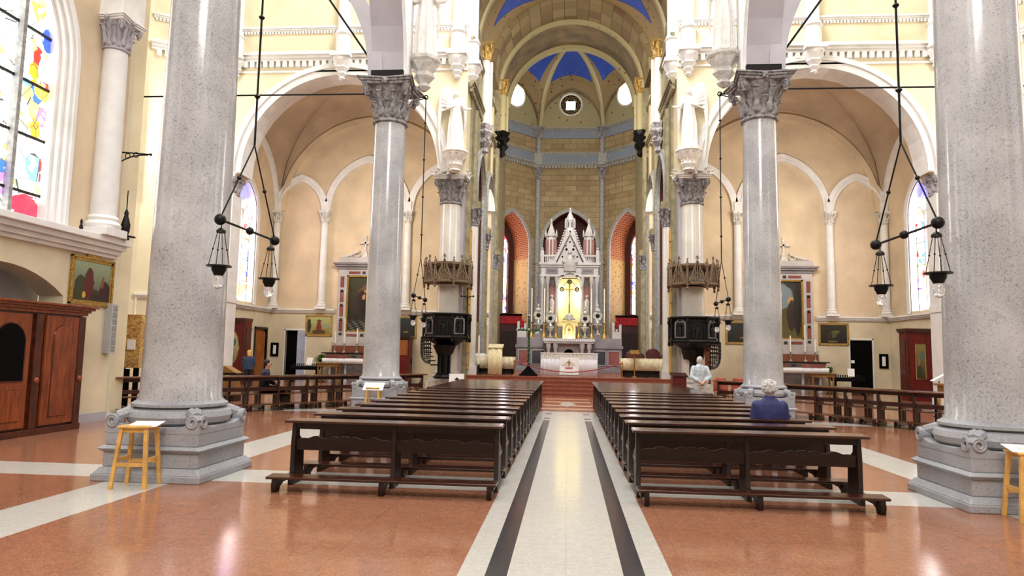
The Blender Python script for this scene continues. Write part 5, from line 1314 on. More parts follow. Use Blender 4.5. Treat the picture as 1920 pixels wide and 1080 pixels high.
# ---- pulpits
def pulpit(s):
    cx, cy = s * 5.12, 28.6
    t = thing('pulpit', f'dark bronze octagonal pulpit round the {SD[s]} marble column', 'pulpit', (cx, cy, 0))
    mb = MB(); A0 = PI / 8
    mb.lathe([(.3, 1.65), (.34, 1.8), (.30, 1.9), (.5, 2.02), (.62, 2.1), (.82, 2.2), (.98, 2.26), (1.04, 2.32), (1.0, 2.38)], n=8, a0=A0)
    mb.build('underside', M['darkmetal'], t, smooth=False, bevel=.01)
    mb = MB(); mb.lathe([(.93, 2.36), (.93, 3.22), (.86, 3.22), (.86, 2.40)], n=8, a0=A0); b = mb.build('parapet', M['darkmetal'], t, smooth=False)
    mb = MB(); mb.lathe([(1.0, 3.2), (1.08, 3.26), (1.08, 3.32), (.84, 3.32), (.84, 3.2)], n=8, a0=A0); mb.build('handrail', M['iron'], t, smooth=False, bevel=.01)
    for k in range(8):
        a = k * PI / 4 - PI / 2; r = .93 * math.cos(PI / 8) + .01; ca, sa = math.cos(a), math.sin(a)
        def F(u, z, d): return (ca * (r - d) - sa * u, sa * (r - d) + ca * u, z)
        mb = MB(); 
        for q in (-1, 1): fbox(mb, F, q * .25 - .02, q * .25 + .02, 2.46, 3.12, -.03, .01)
        for z in (2.46, 3.08): fbox(mb, F, -.27, .27, z, z + .04, -.03, .01)
        ring(mb, F, -.22, .22, 2.9, .8, 0, .03, -.03, .0, 2.5, 12)
        q = mb.build('relief_frame', M['marble_g'] if k % 2 else M['darkmetal'], t, smooth=False)
        mb = MB(); section_body(mb, [(2.5, *F(0, 0, -.0)[:2], .1, .05), (2.7, *F(.02, 0, -.01)[:2], .085, .05), (2.84, *F(0, 0, -.01)[:2], .08, .05), (2.9, *F(0, 0, -.01)[:2], .03, .03)], 10, .1)
        mb.ball(F(0, 2.95, -.02), .05, 8); chain(mb, [F(-.06, 2.85, -.02), F(-.15, 2.76, -.05)], [.025, .02], 6)
        mb.build('relief_figure', M['darkmetal'], q)
        a2 = a + PI / 8; mb = MB(); mb.cyl((1.0 * math.cos(a2), 1.0 * math.sin(a2), 2.3), (1.0 * math.cos(a2), 1.0 * math.sin(a2), 3.28), .045, .045, 8); mb.lathe([(.02, 2.12), (.07, 2.18), (.05, 2.26), (.07, 2.32)], 1.0 * math.cos(a2), 1.0 * math.sin(a2), 8); mb.lathe([(.045, 3.0), (.08, 3.1), (.07, 3.2)], 1.0 * math.cos(a2), 1.0 * math.sin(a2), 8)
        mb.build('corner_colonnette', M['darkmetal'], t)
    mb = MB()
    if s < 0:
        mb.lathe([(.42, .62), (.44, .7), (.34, .78), (.36, .84)], 0, -.45, 8); mb.lathe([(.16, .84), (.15, 1.5), (.22, 1.7)], 0, -.45, 8)
        for k in range(6): mb.cyl((.22 * math.cos(k * PI / 3), -.45 + .22 * math.sin(k * PI / 3), .8), (.22 * math.cos(k * PI / 3), -.45 + .22 * math.sin(k * PI / 3), 1.6), .055, n=8)
        mb.lathe([(.27, 1.55), (.34, 1.66), (.5, 2.0)], 0, -.45, 8)
    else:
        mb.lathe([(.16, .84), (.15, 1.5), (.22, 1.7)], 0, .1, 8); mb.lathe([(.4, 1.6), (.5, 2.0)], 0, 0, 8)
    mb.build('pedestal', M['darkmetal'], t, smooth=False)
    # winding stair balustrade on the outer side
    st = MB()
    def S(u, zz): 
        b = (PI if s < 0 else 0) - s * (-.10 - .95 * u) ; rr = 1.06 - .05 * u
        return (math.cos(b) * rr, math.sin(b) * rr if math.sin(b) < 0 else -math.sin(b) * rr, zz)
    nu = 9
    for i in range(nu):
        u = i / (nu - 1); zb = 2.3 - 1.05 * math.sqrt(max(0, 1 - (1 - u) ** 2)) ; st.cyl(S(u, zb), S(u, 2.34), .02, n=6)
    for k in range(7):
        zz = 2.2 - .15 * k; us = [q / 20 for q in range(21) if 2.3 - 1.05 * math.sqrt(max(0, 1 - (1 - q / 20) ** 2)) <= zz]
        if len(us) > 1: st.tube([S(u, zz) for u in us], .024, 6)
    st.tube([S(q / 20, 2.3 - 1.05 * math.sqrt(max(0, 1 - (1 - q / 20) ** 2))) for q in range(21)], .035, 6)
    st.build('stair_balustrade', M['darkmetal'], t)
    mb = MB()
    for i in range(6):
        u = i / 5; a_ = S(u, 0); mb.box(a_[0] * .75 - .14, a_[0] * .75 + .14, a_[1] * .75 - .14, a_[1] * .75 + .14, 2.0 - .17 * i, 2.05 - .17 * i)
    mb.build('stair_treads', M['darkmetal'], t, smooth=False)
    # openwork canopy
    c = thing('pulpit_canopy', f'carved openwork canopy with gables and pinnacles on the {SD[s]} marble column', 'canopy', (cx, cy, 4.5))
    mb = MB(); mb.lathe([(.88, .78), (.9, .84), (.98, .86), (.98, .95), (.88, .97), (.5, 1.0), (.5, .8)], n=8, a0=A0); mb.build('cornice', M['carved'], c, smooth=False)
    mb = MB(); mb.lathe([(.96, .12), (.98, .16), (.98, .22), (.8, .24), (.46, .3), (.46, .12)], n=8, a0=A0); mb.build('ceiling_board', M['carved'], c, smooth=False)
    for k in range(8):
        a = k * PI / 4 - PI / 2; r = .96; ca, sa = math.cos(a), math.sin(a)
        def F(u, z, d): return (ca * (r - d) - sa * u, sa * (r - d) + ca * u, z)
        mb = MB()
        for i in range(9):
            u = -.32 + .08 * i; top = .2 + .82 * (1 - abs(u) / .36); fbox(mb, F, u - .018, u + .018, .16, max(.2, top), -.03, .02)
        for q in (-1, 1): mb.hexa([F(q * .38, .14, -.05), F(q * .32, .14, -.05), F(q * .32, .14, .03), F(q * .38, .14, .03), F(q * .03, 1.04, -.05), F(-q * .03, 1.04, -.05), F(-q * .03, 1.04, .03), F(q * .03, 1.04, .03)])
        fbox(mb, F, -.36, .36, .12, .2, -.05, .03); ring(mb, F, -.22, .22, .22, .8, 0, .03, -.05, .0, None, 10)
        mb.cyl(F(0, 1.0, 0), F(0, 1.22, 0), .02, n=6); mb.ball(F(0, 1.22, 0), .045, 8); mb.ball(F(.05, 1.16, 0), .025, 6); mb.ball(F(-.05, 1.16, 0), .025, 6)
        mb.build('gable', M['carved'], c, smooth=False)
        a2 = a + PI / 8; x, y = 1.02 * math.cos(a2), 1.02 * math.sin(a2); mb = MB()
        mb.lathe([(.01, -.14), (.06, -.06), (.03, 0), (.07, .08), (.05, .14), (.05, .8), (.08, .84), (.02, 1.08), (.04, 1.12), (.005, 1.16)], x, y, 6)
        mb.build('pinnacle', M['carved'], c, smooth=False)
        mb = MB(); fbox(mb, F, .30, .46, .56, .62, -.02, .02)
    return t
pulpit(-1); pulpit(1)
# ---- front altar table and sanctuary furniture
def pleated(mb, x0, x1, y, z0, z1, n=90, amp=.018, per=26):
    return mb.grid(lambda u, v: (x0 + (x1 - x0) * u, y + amp * math.sin(u * per * PI * 2 / 2) * (1 - .6 * v) + amp * .5 * math.sin(u * 71) * (1 - v), z0 + (z1 - z0) * v), n, 2)
t = thing('altar_table', 'white-clothed front altar with pleated frontal and a gold and pink emblem', 'altar', (.05, 31.3, PZ))
mb = MB(); mb.box(-1.22, 1.22, -.42, .42, 0, 1.0); mb.build('table', M['marble_w'], t, smooth=False)
mb = MB(); pleated(mb, -1.27, 1.27, -.46, .0, 1.0); mb.grid(lambda u, v: (-1.27, -.46 + .92 * u, v), 2, 1); mb.grid(lambda u, v: (1.27, -.46 + .92 * u, v), 2, 1); mb.box(-1.29, 1.29, -.48, .48, 1.0, 1.03)
mb.build('altar_cloth', M['whitecloth'], t, solid=.008)
mb = MB(); mb.box(-1.28, 1.28, -.50, -.485, .84, .86); mb.box(-1.28, 1.28, -.50, -.485, .98, 1.0)
for i in range(26): mb.box(-1.22 + i * .095, -1.18 + i * .095, -.50, -.485, .89, .95)
mb.build('lace_band', M['creamcloth'], t, smooth=False)
mb = MB(); mb.box(-.42, .42, -.495, -.485, .06, .82); mb.build('frontal_panel', M['paper'], t, smooth=False)
mb = MB(); mb.box(-.02, .02, -.51, -.496, .36, .74); mb.box(-.11, .11, -.51, -.496, .6, .635)
for k in range(6):
    a = math.radians(25 + k * 26); mb.hexa([(.0 + .1 * math.cos(a) - .01, -.508, .40 + .1 * math.sin(a)), (.0 + .1 * math.cos(a) + .01, -.508, .40 + .1 * math.sin(a)), (.1 * math.cos(a) + .01, -.496, .4 + .1 * math.sin(a)), (.1 * math.cos(a) - .01, -.496, .4 + .1 * math.sin(a)), (.34 * math.cos(a) - .02, -.508, .4 + .24 * math.sin(a)), (.34 * math.cos(a) + .02, -.508, .4 + .24 * math.sin(a)), (.34 * math.cos(a) + .02, -.496, .4 + .24 * math.sin(a)), (.34 * math.cos(a) - .02, -.496, .4 + .24 * math.sin(a))])
e = mb.build('gold_emblem', M['goldpaint'], t, smooth=False)
mb = MB(); mb.box(-.17, .17, -.512, -.496, .33, .39); mb.build('pink_scroll', plain('pink_embroidery', (196, 92, 130), .8), e, smooth=False)
mb = MB()
for i in range(12): mb.box(-.36 + i * .06, -.32 + i * .06, -.5, -.494, .1, .115)
mb.build('hem_lettering', plain('faint_grey_print', (150, 146, 160), .8), e, smooth=False)

def cloth_table(x0, x1, y, z1, label, drop=.52):
    t = thing('credence_table', label, 'table', ((x0 + x1) / 2, y, PZ)); w = (x1 - x0) / 2; H = z1 - PZ
    mb = MB(); mb.box(-w, w, -.35, .35, H - .04, H); mb.build('tabletop', M['pew'], t, smooth=False)
    mb = MB(); pleated(mb, -w - .03, w + .03, -.40, H - drop, H + .01, 70, .014, 17); mb.box(-w - .03, w + .03, -.40, .38, H, H + .015)
    mb.grid(lambda u, v: (-w - .03, -.4 + .78 * u, H - drop + drop * v), 2, 1); mb.grid(lambda u, v: (w + .03, -.4 + .78 * u, H - drop + drop * v), 2, 1)
    mb.build('cloth', M['creamcloth'], t, solid=.008)
    for sx in (-1, 1):
        for sy in (-1, 1):
            mb = MB(); mb.cbox(sx * (w - .06), sy * .3, 0, H - .04, .07, .07); mb.build('leg', M['black'], t, smooth=False)
    mb = MB(); mb.box(-w + .05, w - .05, .0, .03, .02, .3); mb.build('back_panel', M['pew'], t, smooth=False)
    return t
cloth_table(-4.25, -2.42, 31.0, 1.54, 'side table with a cream cloth behind the gold ambo')
cloth_table(2.38, 4.3, 31.0, 1.58, 'side table with a cream cloth in front of the red chairs')
t = thing('service_tray', 'white box and closed book resting on the cream-clothed left table', 'tray', (-3.75, 31.0, 1.56))
mb = MB(); mb.box(-.42, .0, -.18, .18, 0, .12); mb.build('box', M['paper'], t, smooth=False, bevel=.01)
mb = MB(); mb.box(.03, .34, -.14, .14, 0, .07); mb.build('book', M['whitecloth'], t, smooth=False, bevel=.01)
t = thing('ambo', 'cream and gold brocade-covered ambo left of the altar', 'lectern', (-3.18, 30.15, PZ))
mb = MB(); mb.box(-.27, .27, -.2, .2, 0, 1.15); mb.build('stand', M['pew'], t, smooth=False)
mb = MB(); mb.grid(lambda u, v: (-.31 + .62 * u, -.235 + .012 * math.sin(u * 14), .02 + 1.2 * v), 20, 2); mb.build('brocade_front', M['brocade'], t, solid=.008)
mb = MB(); mb.hexa([(-.33, -.26, 1.17), (.33, -.26, 1.17), (.33, .28, 1.32), (-.33, .28, 1.32), (-.33, -.27, 1.2), (.33, -.27, 1.2), (.33, .27, 1.36), (-.33, .27, 1.36)]); mb.build('reading_desk', M['creamcloth'], t, smooth=False)
t = thing('paschal_candle', 'tall white paschal candle on a dark stand before the left cream table', 'candle', (-3.96, 30.3, PZ))
mb = MB(); mb.lathe([(.16, 0), (.17, .03), (.06, .07), (.04, .12), (.06, .3), (.035, .36), (.05, .42), (.07, .44)], n=16); mb.build('stand', M['iron'], t)
mb = MB(); mb.cyl((0, 0, .44), (0, 0, 1.72), .04, .037, 14); mb.cyl((0, 0, 1.72), (0, 0, 1.76), .005); mb.build('candle', M['candle'], t)
t = thing('processional_cross', 'tall green leafy cross on a dark pyramid base, left of the front altar', 'cross', (-1.73, 30.2, PZ))
mb = MB(); mb.lathe([(.56, 0), (.56, .05), (.4, .12), (.38, .16), (.24, .26), (.1, .38), (.06, .44)], n=4, a0=PI / 4); mb.build('base', M['black'], t, smooth=False)
mb = MB(); mb.cyl((0, 0, .4), (0, 0, 2.62), .05, .045, 10); mb.cyl((-.52, 0, 2.0), (.52, 0, 2.0), .045, n=10); mb.build('shaft', plain('dark_green_paint', (20, 46, 26), .6, .4, 12), t)
mb = MB()
for i in range(120):
    if i < 80: p = Vector((random.uniform(-.05, .05), random.uniform(-.06, -.02), random.uniform(.5, 2.6)))
    else: p = Vector((random.uniform(-.5, .5), random.uniform(-.06, -.02), 2.0 + random.uniform(-.05, .05)))
    a = random.uniform(0, 2 * PI); d = Vector((math.cos(a), -.3, math.sin(a))) * .05; n_ = d.cross(Vector((0, 1, 0))).normalized() * .018; mb.add([p, p + d * .5 + n_, p + d, p + d * .5 - n_], [(0, 1, 2, 3)])
mb.build('green_leaves', plain('pale_green_leaf', (96, 150, 90), .6, .3, 9), t, solid=.004)
mb = MB()
for p in ((-.52, 0, 2.0), (.52, 0, 2.0), (0, 0, 2.64)): mb.ball(p, .06, 8)
mb.ball((0, -.06, 2.02), .06, 8); mb.build('silver_knobs', M['silver'], t)
mb = MB(); pts = [(-2.35 + 4.7 * i / 30, 30.05, 1.36 - .42 * math.sin(PI * i / 30)) for i in range(31)]; mb.tube(pts, .022, 8)
tag(mb.build('barrier_rope', M['rope']), 'dark red rope sagging across in front of the white altar', 'rope')
for s in (-1, 1):
    mb = MB(); mb.lathe([(.13, 0), (.13, .02), (.02, .05), (.018, .58), (.035, .61), (.03, .66), (.005, .68)], n=14)
    tag(mb.build('rope_post', M['gold'], loc=(s * 2.35, 30.05, PZ)), f'small brass post holding the {SD[s]} end of the red altar rope', 'post')
# chairs and lectern at the right
def rchair(loc, w, h, label, wood=True):
    t = thing('upholstered_chair', label, 'chair', loc, PI, 'red upholstered chairs behind the right cream table')
    mb = MB(); mb.box(-w / 2, w / 2, -.22, .24, .40, .5); mb.build('seat', M['chairred'], t, bevel=.03)
    mb = MB(); pts = [(-w / 2, .52), (w / 2, .52)] + [(w / 2 * math.cos(a), h - w / 2 * .9 + w / 2 * .9 * math.sin(a)) for a in [i * PI / 12 for i in range(13)]]; mb.prism(pts, 'y', -.27, -.2); mb.build('backrest', M['chairred'], t, bevel=.02)
    mb = MB(); mb.tube([(w / 2 * 1.02 * math.cos(a), -.235, h - w / 2 * .9 + w / 2 * .95 * math.sin(a)) for a in [i * PI / 12 for i in range(13)]], .022, 6); mb.build('back_frame', M['pew'], t)
    for sx in (-1, 1):
        for sy in (-.2, .2): mb = MB(); mb.cbox(sx * (w / 2 - .03), sy, 0, .4, .05, .05); mb.build('leg', M['pew'], t, smooth=False)
for px, w, h, lab in ((2.88, .42, 1.12, 'leftmost red chair behind the right cream table, half hidden by the gilt stand'), (3.36, .4, 1.06, 'small round-backed red chair second from the altar'), (3.95, .62, 1.28, 'large high-backed red armchair between two smaller ones'), (4.5, .46, 1.06, 'red round-backed chair nearest the right pulpit')):
    rchair((px, 32.3, PZ), w, h, lab)
t = thing('gilt_stand', 'small gilt book stand at the altar end of the right cream table', 'stand', (2.9, 30.35, PZ))
mb = MB(); mb.lathe([(.14, 0), (.14, .03), (.03, .08), (.025, .9), (.05, .95), (.02, 1.0)], n=12); mb.build('stem', M['gold'], t)
mb = MB(); mb.hexa([(-.2, -.16, 1.02), (.2, -.16, 1.02), (.2, .12, 1.18), (-.2, .12, 1.18), (-.2, -.17, 1.05), (.2, -.17, 1.05), (.2, .11, 1.21), (-.2, .11, 1.21)]); mb.build('book_rest', M['gold'], t, smooth=False)
# choir stalls under the apse windows
for s in (-1, 1):
    t = thing('choir_stall', f'dark choir stall with red velvet top below the {SD[s]} apse window', 'choir stall', (s * 3.42, 40.6, PZ))
    mb = MB(); mb.box(-.62, .62, -.2, .3, 0, 2.7); mb.build('back', M['darkred'], t, smooth=False)
    mb = MB(); mb.box(-.64, .64, -.24, .2, 2.7, 3.2); mb.build('velvet_top', M['redvelvet'], t, smooth=False, bevel=.03)
    mb = MB(); mb.box(-.66, .66, -.28, .3, 3.2, 3.3); mb.build('cornice', M['black'], t, smooth=False)
    for k in range(3): mb = MB(); mb.box(-.55 + .38 * k, -.23 + .38 * k, -.26, -.2, .5, 2.3); mb.build('panel', M['pew'], t, smooth=False, bevel=.01)
    mb = MB(); mb.box(-.62, .62, -.65, -.2, .4, .48); mb.box(-.62, .62, -.6, -.55, 0, .4); mb.build('seat', M['pew'], t, smooth=False)

# ---- high altar
HY = 37.7
t = thing('high_altar', 'white marble neo-gothic high altar with central gable, spire and two turrets', 'altar', (.04, HY, PZ))
z = lambda a: a - PZ
mb = MB(); mb.box(-2.9, 2.9, 0, 1.6, 0, z(2.05)); mb.box(-2.95, 2.95, -.06, 1.6, z(2.05), z(2.2)); mb.box(-2.9, 2.9, .25, 1.6, z(2.2), z(2.62)); mb.box(-2.2, 2.2, .45, 1.6, z(2.62), z(2.8)); mb.box(-2.94, 2.94, -.05, 1.6, 0, .2)
base = mb.build('base', M['marble_g'], t, smooth=False, bevel=.012)
for a, b in ((-2.75, -2.15), (-2.0, -1.35), (1.35, 2.0), (2.15, 2.75)):
    mb = MB(); mb.box(a, b, -.03, 0.0, .42, 1.16); mb.build('inlay_panel', M['marble_r'] if abs(a) > 2.1 and abs(b) > 2.1 else M['marble_k'], base, smooth=False, bevel=.006)
    mb = MB()
    for q in ((a - .03, a, .39, 1.19), (b, b + .03, .39, 1.19), (a - .03, b + .03, .39, .42), (a - .03, b + .03, 1.16, 1.19)): mb.box(q[0], q[1], -.045, 0, q[2], q[3])
    mb.build('panel_moulding', M['marble_w'], base, smooth=False)
mb = MB(); mb.box(-1.4, 1.4, -.75, .3, z(2.38), z(2.56)); mb.box(-1.36, 1.36, -.72, .2, z(2.30), z(2.38)); m_ = mb.build('altar_slab', M['marble_w'], t, smooth=False, bevel=.01)
mb = MB()
for i in range(24): mb.box(-1.36 + i * .115, -1.3 + i * .115, -.77, -.75, z(2.42), z(2.52))
mb.build('lace_edge', M['whitecloth'], m_, smooth=False)
for x in (-1.1, -.72, .72, 1.1):
    mb = MB(); mb.lathe([(.14, z(.75)), (.14, z(.9)), (.1, z(.98)), (.095, z(1.95)), (.15, z(2.1)), (.16, z(2.3))], x, -.55, 14); mb.build('altar_column', M['marble_w'], m_)
F = lambda u, zz, d: (u, -.15 + d, zz)
mb = MB(); wall(mb, F, -.62, .62, 0, z(2.3), [(-.28, .28, .6, z(1.72), .5)], .12, 0); mb.build('niche_front', M['marble_w'], t, smooth=False)
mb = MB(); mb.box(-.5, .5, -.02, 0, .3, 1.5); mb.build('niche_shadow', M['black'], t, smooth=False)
# tabernacle
mb = MB(); mb.box(-.36, .36, .0, .5, z(2.56), z(3.5)); mb.box(-.4, .4, -.03, .5, z(3.5), z(3.6)); tb = mb.build('tabernacle', M['goldglow'], t, smooth=False, bevel=.012)
F = lambda u, zz, d: (u, d, zz); mb = MB(); ring(mb, F, -.2, .2, z(3.05), .9, 0, .04, -.04, .0, z(2.66)); mb.box(-.03, .03, -.03, 0, z(2.8), z(3.2)); mb.box(-.1, .1, -.03, 0, z(3.02), z(3.08)); mb.build('tabernacle_door_frame', M['gold'], tb, smooth=False)
mb = MB(); mb.lathe([(.34, z(3.6)), (.34, z(3.68)), (.26, z(3.74)), (.2, z(3.9)), (.08, z(4.0))], 0, .25, 16); mb.build('tabernacle_dome', M['silver'], tb)
# reredos: pale columns, gold field, dark gaps
mb = MB(); mb.box(-1.6, 1.6, .75, 1.3, z(2.8), z(3.3)); mb.box(-1.62, -1.3, .6, 1.25, z(3.3), z(6.05)); mb.box(1.3, 1.62, .6, 1.25, z(3.3), z(6.05)); mb.box(-1.3, 1.3, 1.15, 1.3, z(3.3), z(6.2)); mb.build('reredos', M['marble_g'], t, smooth=False, bevel=.01)
mb = MB(); mb.box(-.62, .62, 1.08, 1.15, z(3.3), z(6.0)); mb.build('gold_field', M['goldglow'], t, smooth=False)
for sx in (-1, 1):
    mb = MB(); mb.box(sx * 1.0 - .16, sx * 1.0 + .16, 1.0, 1.12, z(3.5), z(5.6)); mb.build('side_niche', M['marble_r'], t, smooth=False)
    mb = MB(); section_body(mb, [(z(3.6), sx * 1.0, .92, .14, .1), (z(4.2), sx * 1.0, .92, .12, .09), (z(4.7), sx * 1.0, .92, .14, .09), (z(4.85), sx * 1.0, .92, .06, .05)], 14, .1); mb.ball((sx * 1.0, .9, z(4.98)), .1, 10); fuse(mb.build('niche_figure', M['marble_w'], t), .03, 1)
    for x in (.72, 1.22, 1.52):
        mb = MB(); mb.lathe([(.1, z(3.3)), (.1, z(3.42)), (.07, z(3.5)), (.065, z(5.6)), (.1, z(5.75)), (.12, z(5.95)), (.12, z(6.05))], sx * x, .62, 14); mb.build('reredos_column', M['marble_w'], t)
F = lambda u, zz, d: (u, .55 + d, zz)
mb = MB(); ring(mb, F, -.62, .62, z(5.45), .72, 0, .12, -.05, .3); ring(mb, F, -.3, 0, z(5.5), .8, 0, .06, -.04, .1); ring(mb, F, 0, .3, z(5.5), .8, 0, .06, -.04, .1); mb.build('canopy_arch', M['silver'], t, smooth=False)
mb = MB()
for (a, b, w, d) in ((6.05, 6.15, 1.68, .5), (6.15, 6.6, 1.6, .58), (6.6, 6.72, 1.66, .52), (6.72, 6.86, 1.72, .46)): mb.box(-w, w, d, 1.3, z(a), z(b))
ent = mb.build('entablature', M['marble_w'], t, smooth=False, bevel=.008)
for sx in (-1, 1):
    mb = MB(); mb.box(sx * 1.0 - .34, sx * 1.0 + .34, .55, .58, z(6.22), z(6.54)); q = mb.build('cartouche', M['marble_g'], ent, smooth=False, bevel=.01)
    mb = MB()
    for i in range(7): mb.box(sx * 1.0 - .24 + i * .07, sx * 1.0 - .2 + i * .07, .54, .55, z(6.33), z(6.44))
    mb.build('cartouche_lettering', M['marble_k'], q, smooth=False)
    mb = MB()
    mb.box(sx * 1.55 - .1, sx * 1.55 + .1, .5, .75, z(6.86), z(7.5)); mb.lathe([(.1, z(7.5)), (.04, z(7.6)), (.08, z(7.66)), (.02, z(7.74))], sx * 1.55, .62, 8)
    for i in range(6): mb.box(sx * (.85 + .1 * i) - .02, sx * (.85 + .1 * i) + .02, .55, .6, z(6.86), z(7.22))
    mb.box(min(sx * .8, sx * 1.5), max(sx * .8, sx * 1.5), .53, .62, z(7.2), z(7.3)); mb.build('gallery', M['marble_w'], t, smooth=False)
    # turret
    x = sx * 1.07; mb = MB(); mb.lathe([(.36, z(6.86)), (.36, z(7.1)), (.3, z(7.12)), (.3, z(8.35)), (.36, z(8.42)), (.36, z(8.5))], x, 1.0, 8, a0=PI / 8); tu = mb.build('turret', M['marble_w'], t, smooth=False)
    for k in range(8):
        a = k * PI / 4; mb = MB(); cx_, cy_ = x + .285 * math.cos(a), 1.0 + .285 * math.sin(a)
        mb.cbox(cx_, cy_, z(7.2), z(8.2), .07 if abs(math.sin(a)) < .1 else .11, .07 if abs(math.cos(a)) < .1 else .11); mb.build('turret_opening', M['marble_r'], tu, smooth=False)
    mb = MB(); mb.lathe([(.26, z(8.5)), (.05, z(9.15)), (.08, z(9.2)), (.04, z(9.25)), (.06, z(9.32)), (.01, z(9.48))], x, 1.0, 8)
    for k in range(8):
        a = k * PI / 4 + PI / 8; mb.lathe([(.045, z(8.4)), (.045, z(8.6)), (.005, z(8.8))], x + .33 * math.cos(a), 1.0 + .33 * math.sin(a), 6)
    mb.build('turret_spire', M['marble_w'], tu, smooth=False)
# great gable with crockets and pierced openings
mb = MB(); tri = [(-.98, z(6.75)), (.98, z(6.75)), (0, z(8.72))]; mb.prism([(-.72, z(6.86)), (.72, z(6.86)), (0, z(8.4))], 'y', .62, .72); gb = mb.build('gable', M['marble_w'], t, smooth=False)
mb = MB()
for sx in (-1, 1):
    mb.hexa([(sx * 1.02, .45, z(6.72)), (sx * .86, .45, z(6.72)), (sx * .86, .72, z(6.72)), (sx * 1.02, .72, z(6.72)), (sx * .05, .45, z(8.74)), (-sx * .05, .45, z(8.62)), (-sx * .05, .72, z(8.62)), (sx * .05, .72, z(8.74))])
    for i in range(9): k = i / 9 + .05; mb.ball((sx * (1.02 - .97 * k), .58, z(6.72 + 2.0 * k) + .03), .05, 6)
mb.build('gable_coping', M['marble_w'], gb)
mb = MB()
for x, zz, r in ((-.19, 7.62, .07), (.19, 7.62, .07), (-.22, 7.82, .04), (.22, 7.82, .04), (0, 8.05, .05), (-.42, 7.2, .05), (.42, 7.2, .05)): mb.cyl((x, .60, z(zz)), (x, .63, z(zz)), r, n=12)
mb.build('pierced_opening', M['black'], gb, smooth=False)
mb = MB(); section_body(mb, [(z(6.35), 0, .5, .34, .16), (z(6.7), 0, .48, .36, .18), (z(7.0), 0, .48, .26, .15), (z(7.2), 0, .5, .2, .12), (z(7.32), 0, .5, .08, .08)], 18, .12); mb.ball((0, .46, z(7.42)), .12, 10); mb.ball((-.32, .46, z(6.9)), .13, 8); mb.ball((.34, .46, z(6.88)), .13, 8); mb.ball((.2, .42, z(7.25)), .09, 8); fuse(mb.build('gable_sculpture', M['marble_w'], t), .03, 1)
mb = MB(); mb.lathe([(.98, z(6.86)), (.3, z(8.9)), (.24, z(8.95)), (.24, z(9.35)), (.28, z(9.4)), (.07, z(9.85)), (.1, z(9.9)), (.03, z(9.98)), (.06, z(10.03)), (.01, z(10.15))], 0, 1.15, 8, sy=.45, a0=PI / 8)
for sx in (-1, 1):
    for i in range(14): k = i / 14; mb.ball((sx * (.92 - .66 * k), .98, z(6.9 + 2.0 * k)), .055, 6)
    mb.lathe([(.05, z(8.9)), (.05, z(9.3)), (.005, z(9.5))], sx * .26, 1.0, 6)
mb.build('central_spire', M['marble_w'], t, smooth=False)
mb = MB()
for x in (-.1, .1): mb.box(x - .035, x + .035, 1.02, 1.05, z(9.0), z(9.28))
mb.build('spire_lancet', M['marble_k'], t, smooth=False)
# side wings with little crenellated blocks
for sx in (-1, 1):
    mb = MB(); mb.box(sx * 2.62 - .26, sx * 2.62 + .26, .3, .9, z(2.62), z(3.0)); mb.box(sx * 2.62 - .26, sx * 2.62 - .12, .3, .6, z(3.0), z(3.5)); mb.box(sx * 2.62 + .12, sx * 2.62 + .26, .3, .6, z(3.0), z(3.4)); mb.box(sx * 2.62 - .05, sx * 2.62 + .05, .3, .6, z(3.0), z(3.15)); mb.build('end_block', M['marble_w'], t, smooth=False, bevel=.01)
    mb = MB(); mb.lathe([(.05, z(3.15)), (.1, z(3.22)), (.12, z(3.35)), (.06, z(3.4))], sx * 2.62 - .0, .42, 10); mb.ball((sx * 2.62, .42, z(3.5)), .1, 8); mb.ball((sx * 2.62 + .09, .4, z(3.44)), .07, 8); mb.build('red_flowers', M['redvelvet'], t)
# crucifix in front of the gold field
t = thing('altar_crucifix', 'tall gilt and dark crucifix above the tabernacle in the gold niche', 'crucifix', (.04, HY + .3, 4.0))
mb = MB(); mb.cyl((0, 0, -.1), (0, 0, 1.75), .05, .04, 10); mb.cyl((-.42, 0, 1.32), (.42, 0, 1.32), .038, n=10); mb.build('cross', M['gold'], t)
for x, zz in ((-.42, 1.32), (.42, 1.32), (0, 1.75)):
    mb = MB(); mb.tube([(x + .1 * math.cos(a), 0, zz + .1 * math.sin(a)) for a in [i * PI / 6 for i in range(13)]], .04, 6); mb.ball((x, -.02, zz), .05, 8); mb.build('round_terminal', M['darkmetal'], t)
mb = MB(); chain(mb, [(0, -.07, .55), (0, -.08, .85), (0, -.07, 1.15)], [.03, .045, .055], 8); mb.ball((0, -.09, 1.38), .05, 8)
for q in (-1, 1): chain(mb, [(q * .05, -.07, 1.2), (q * .33, -.06, 1.34)], [.025, .018], 6)
fuse(mb.build('figure', M['silver'], t), .012, 1)
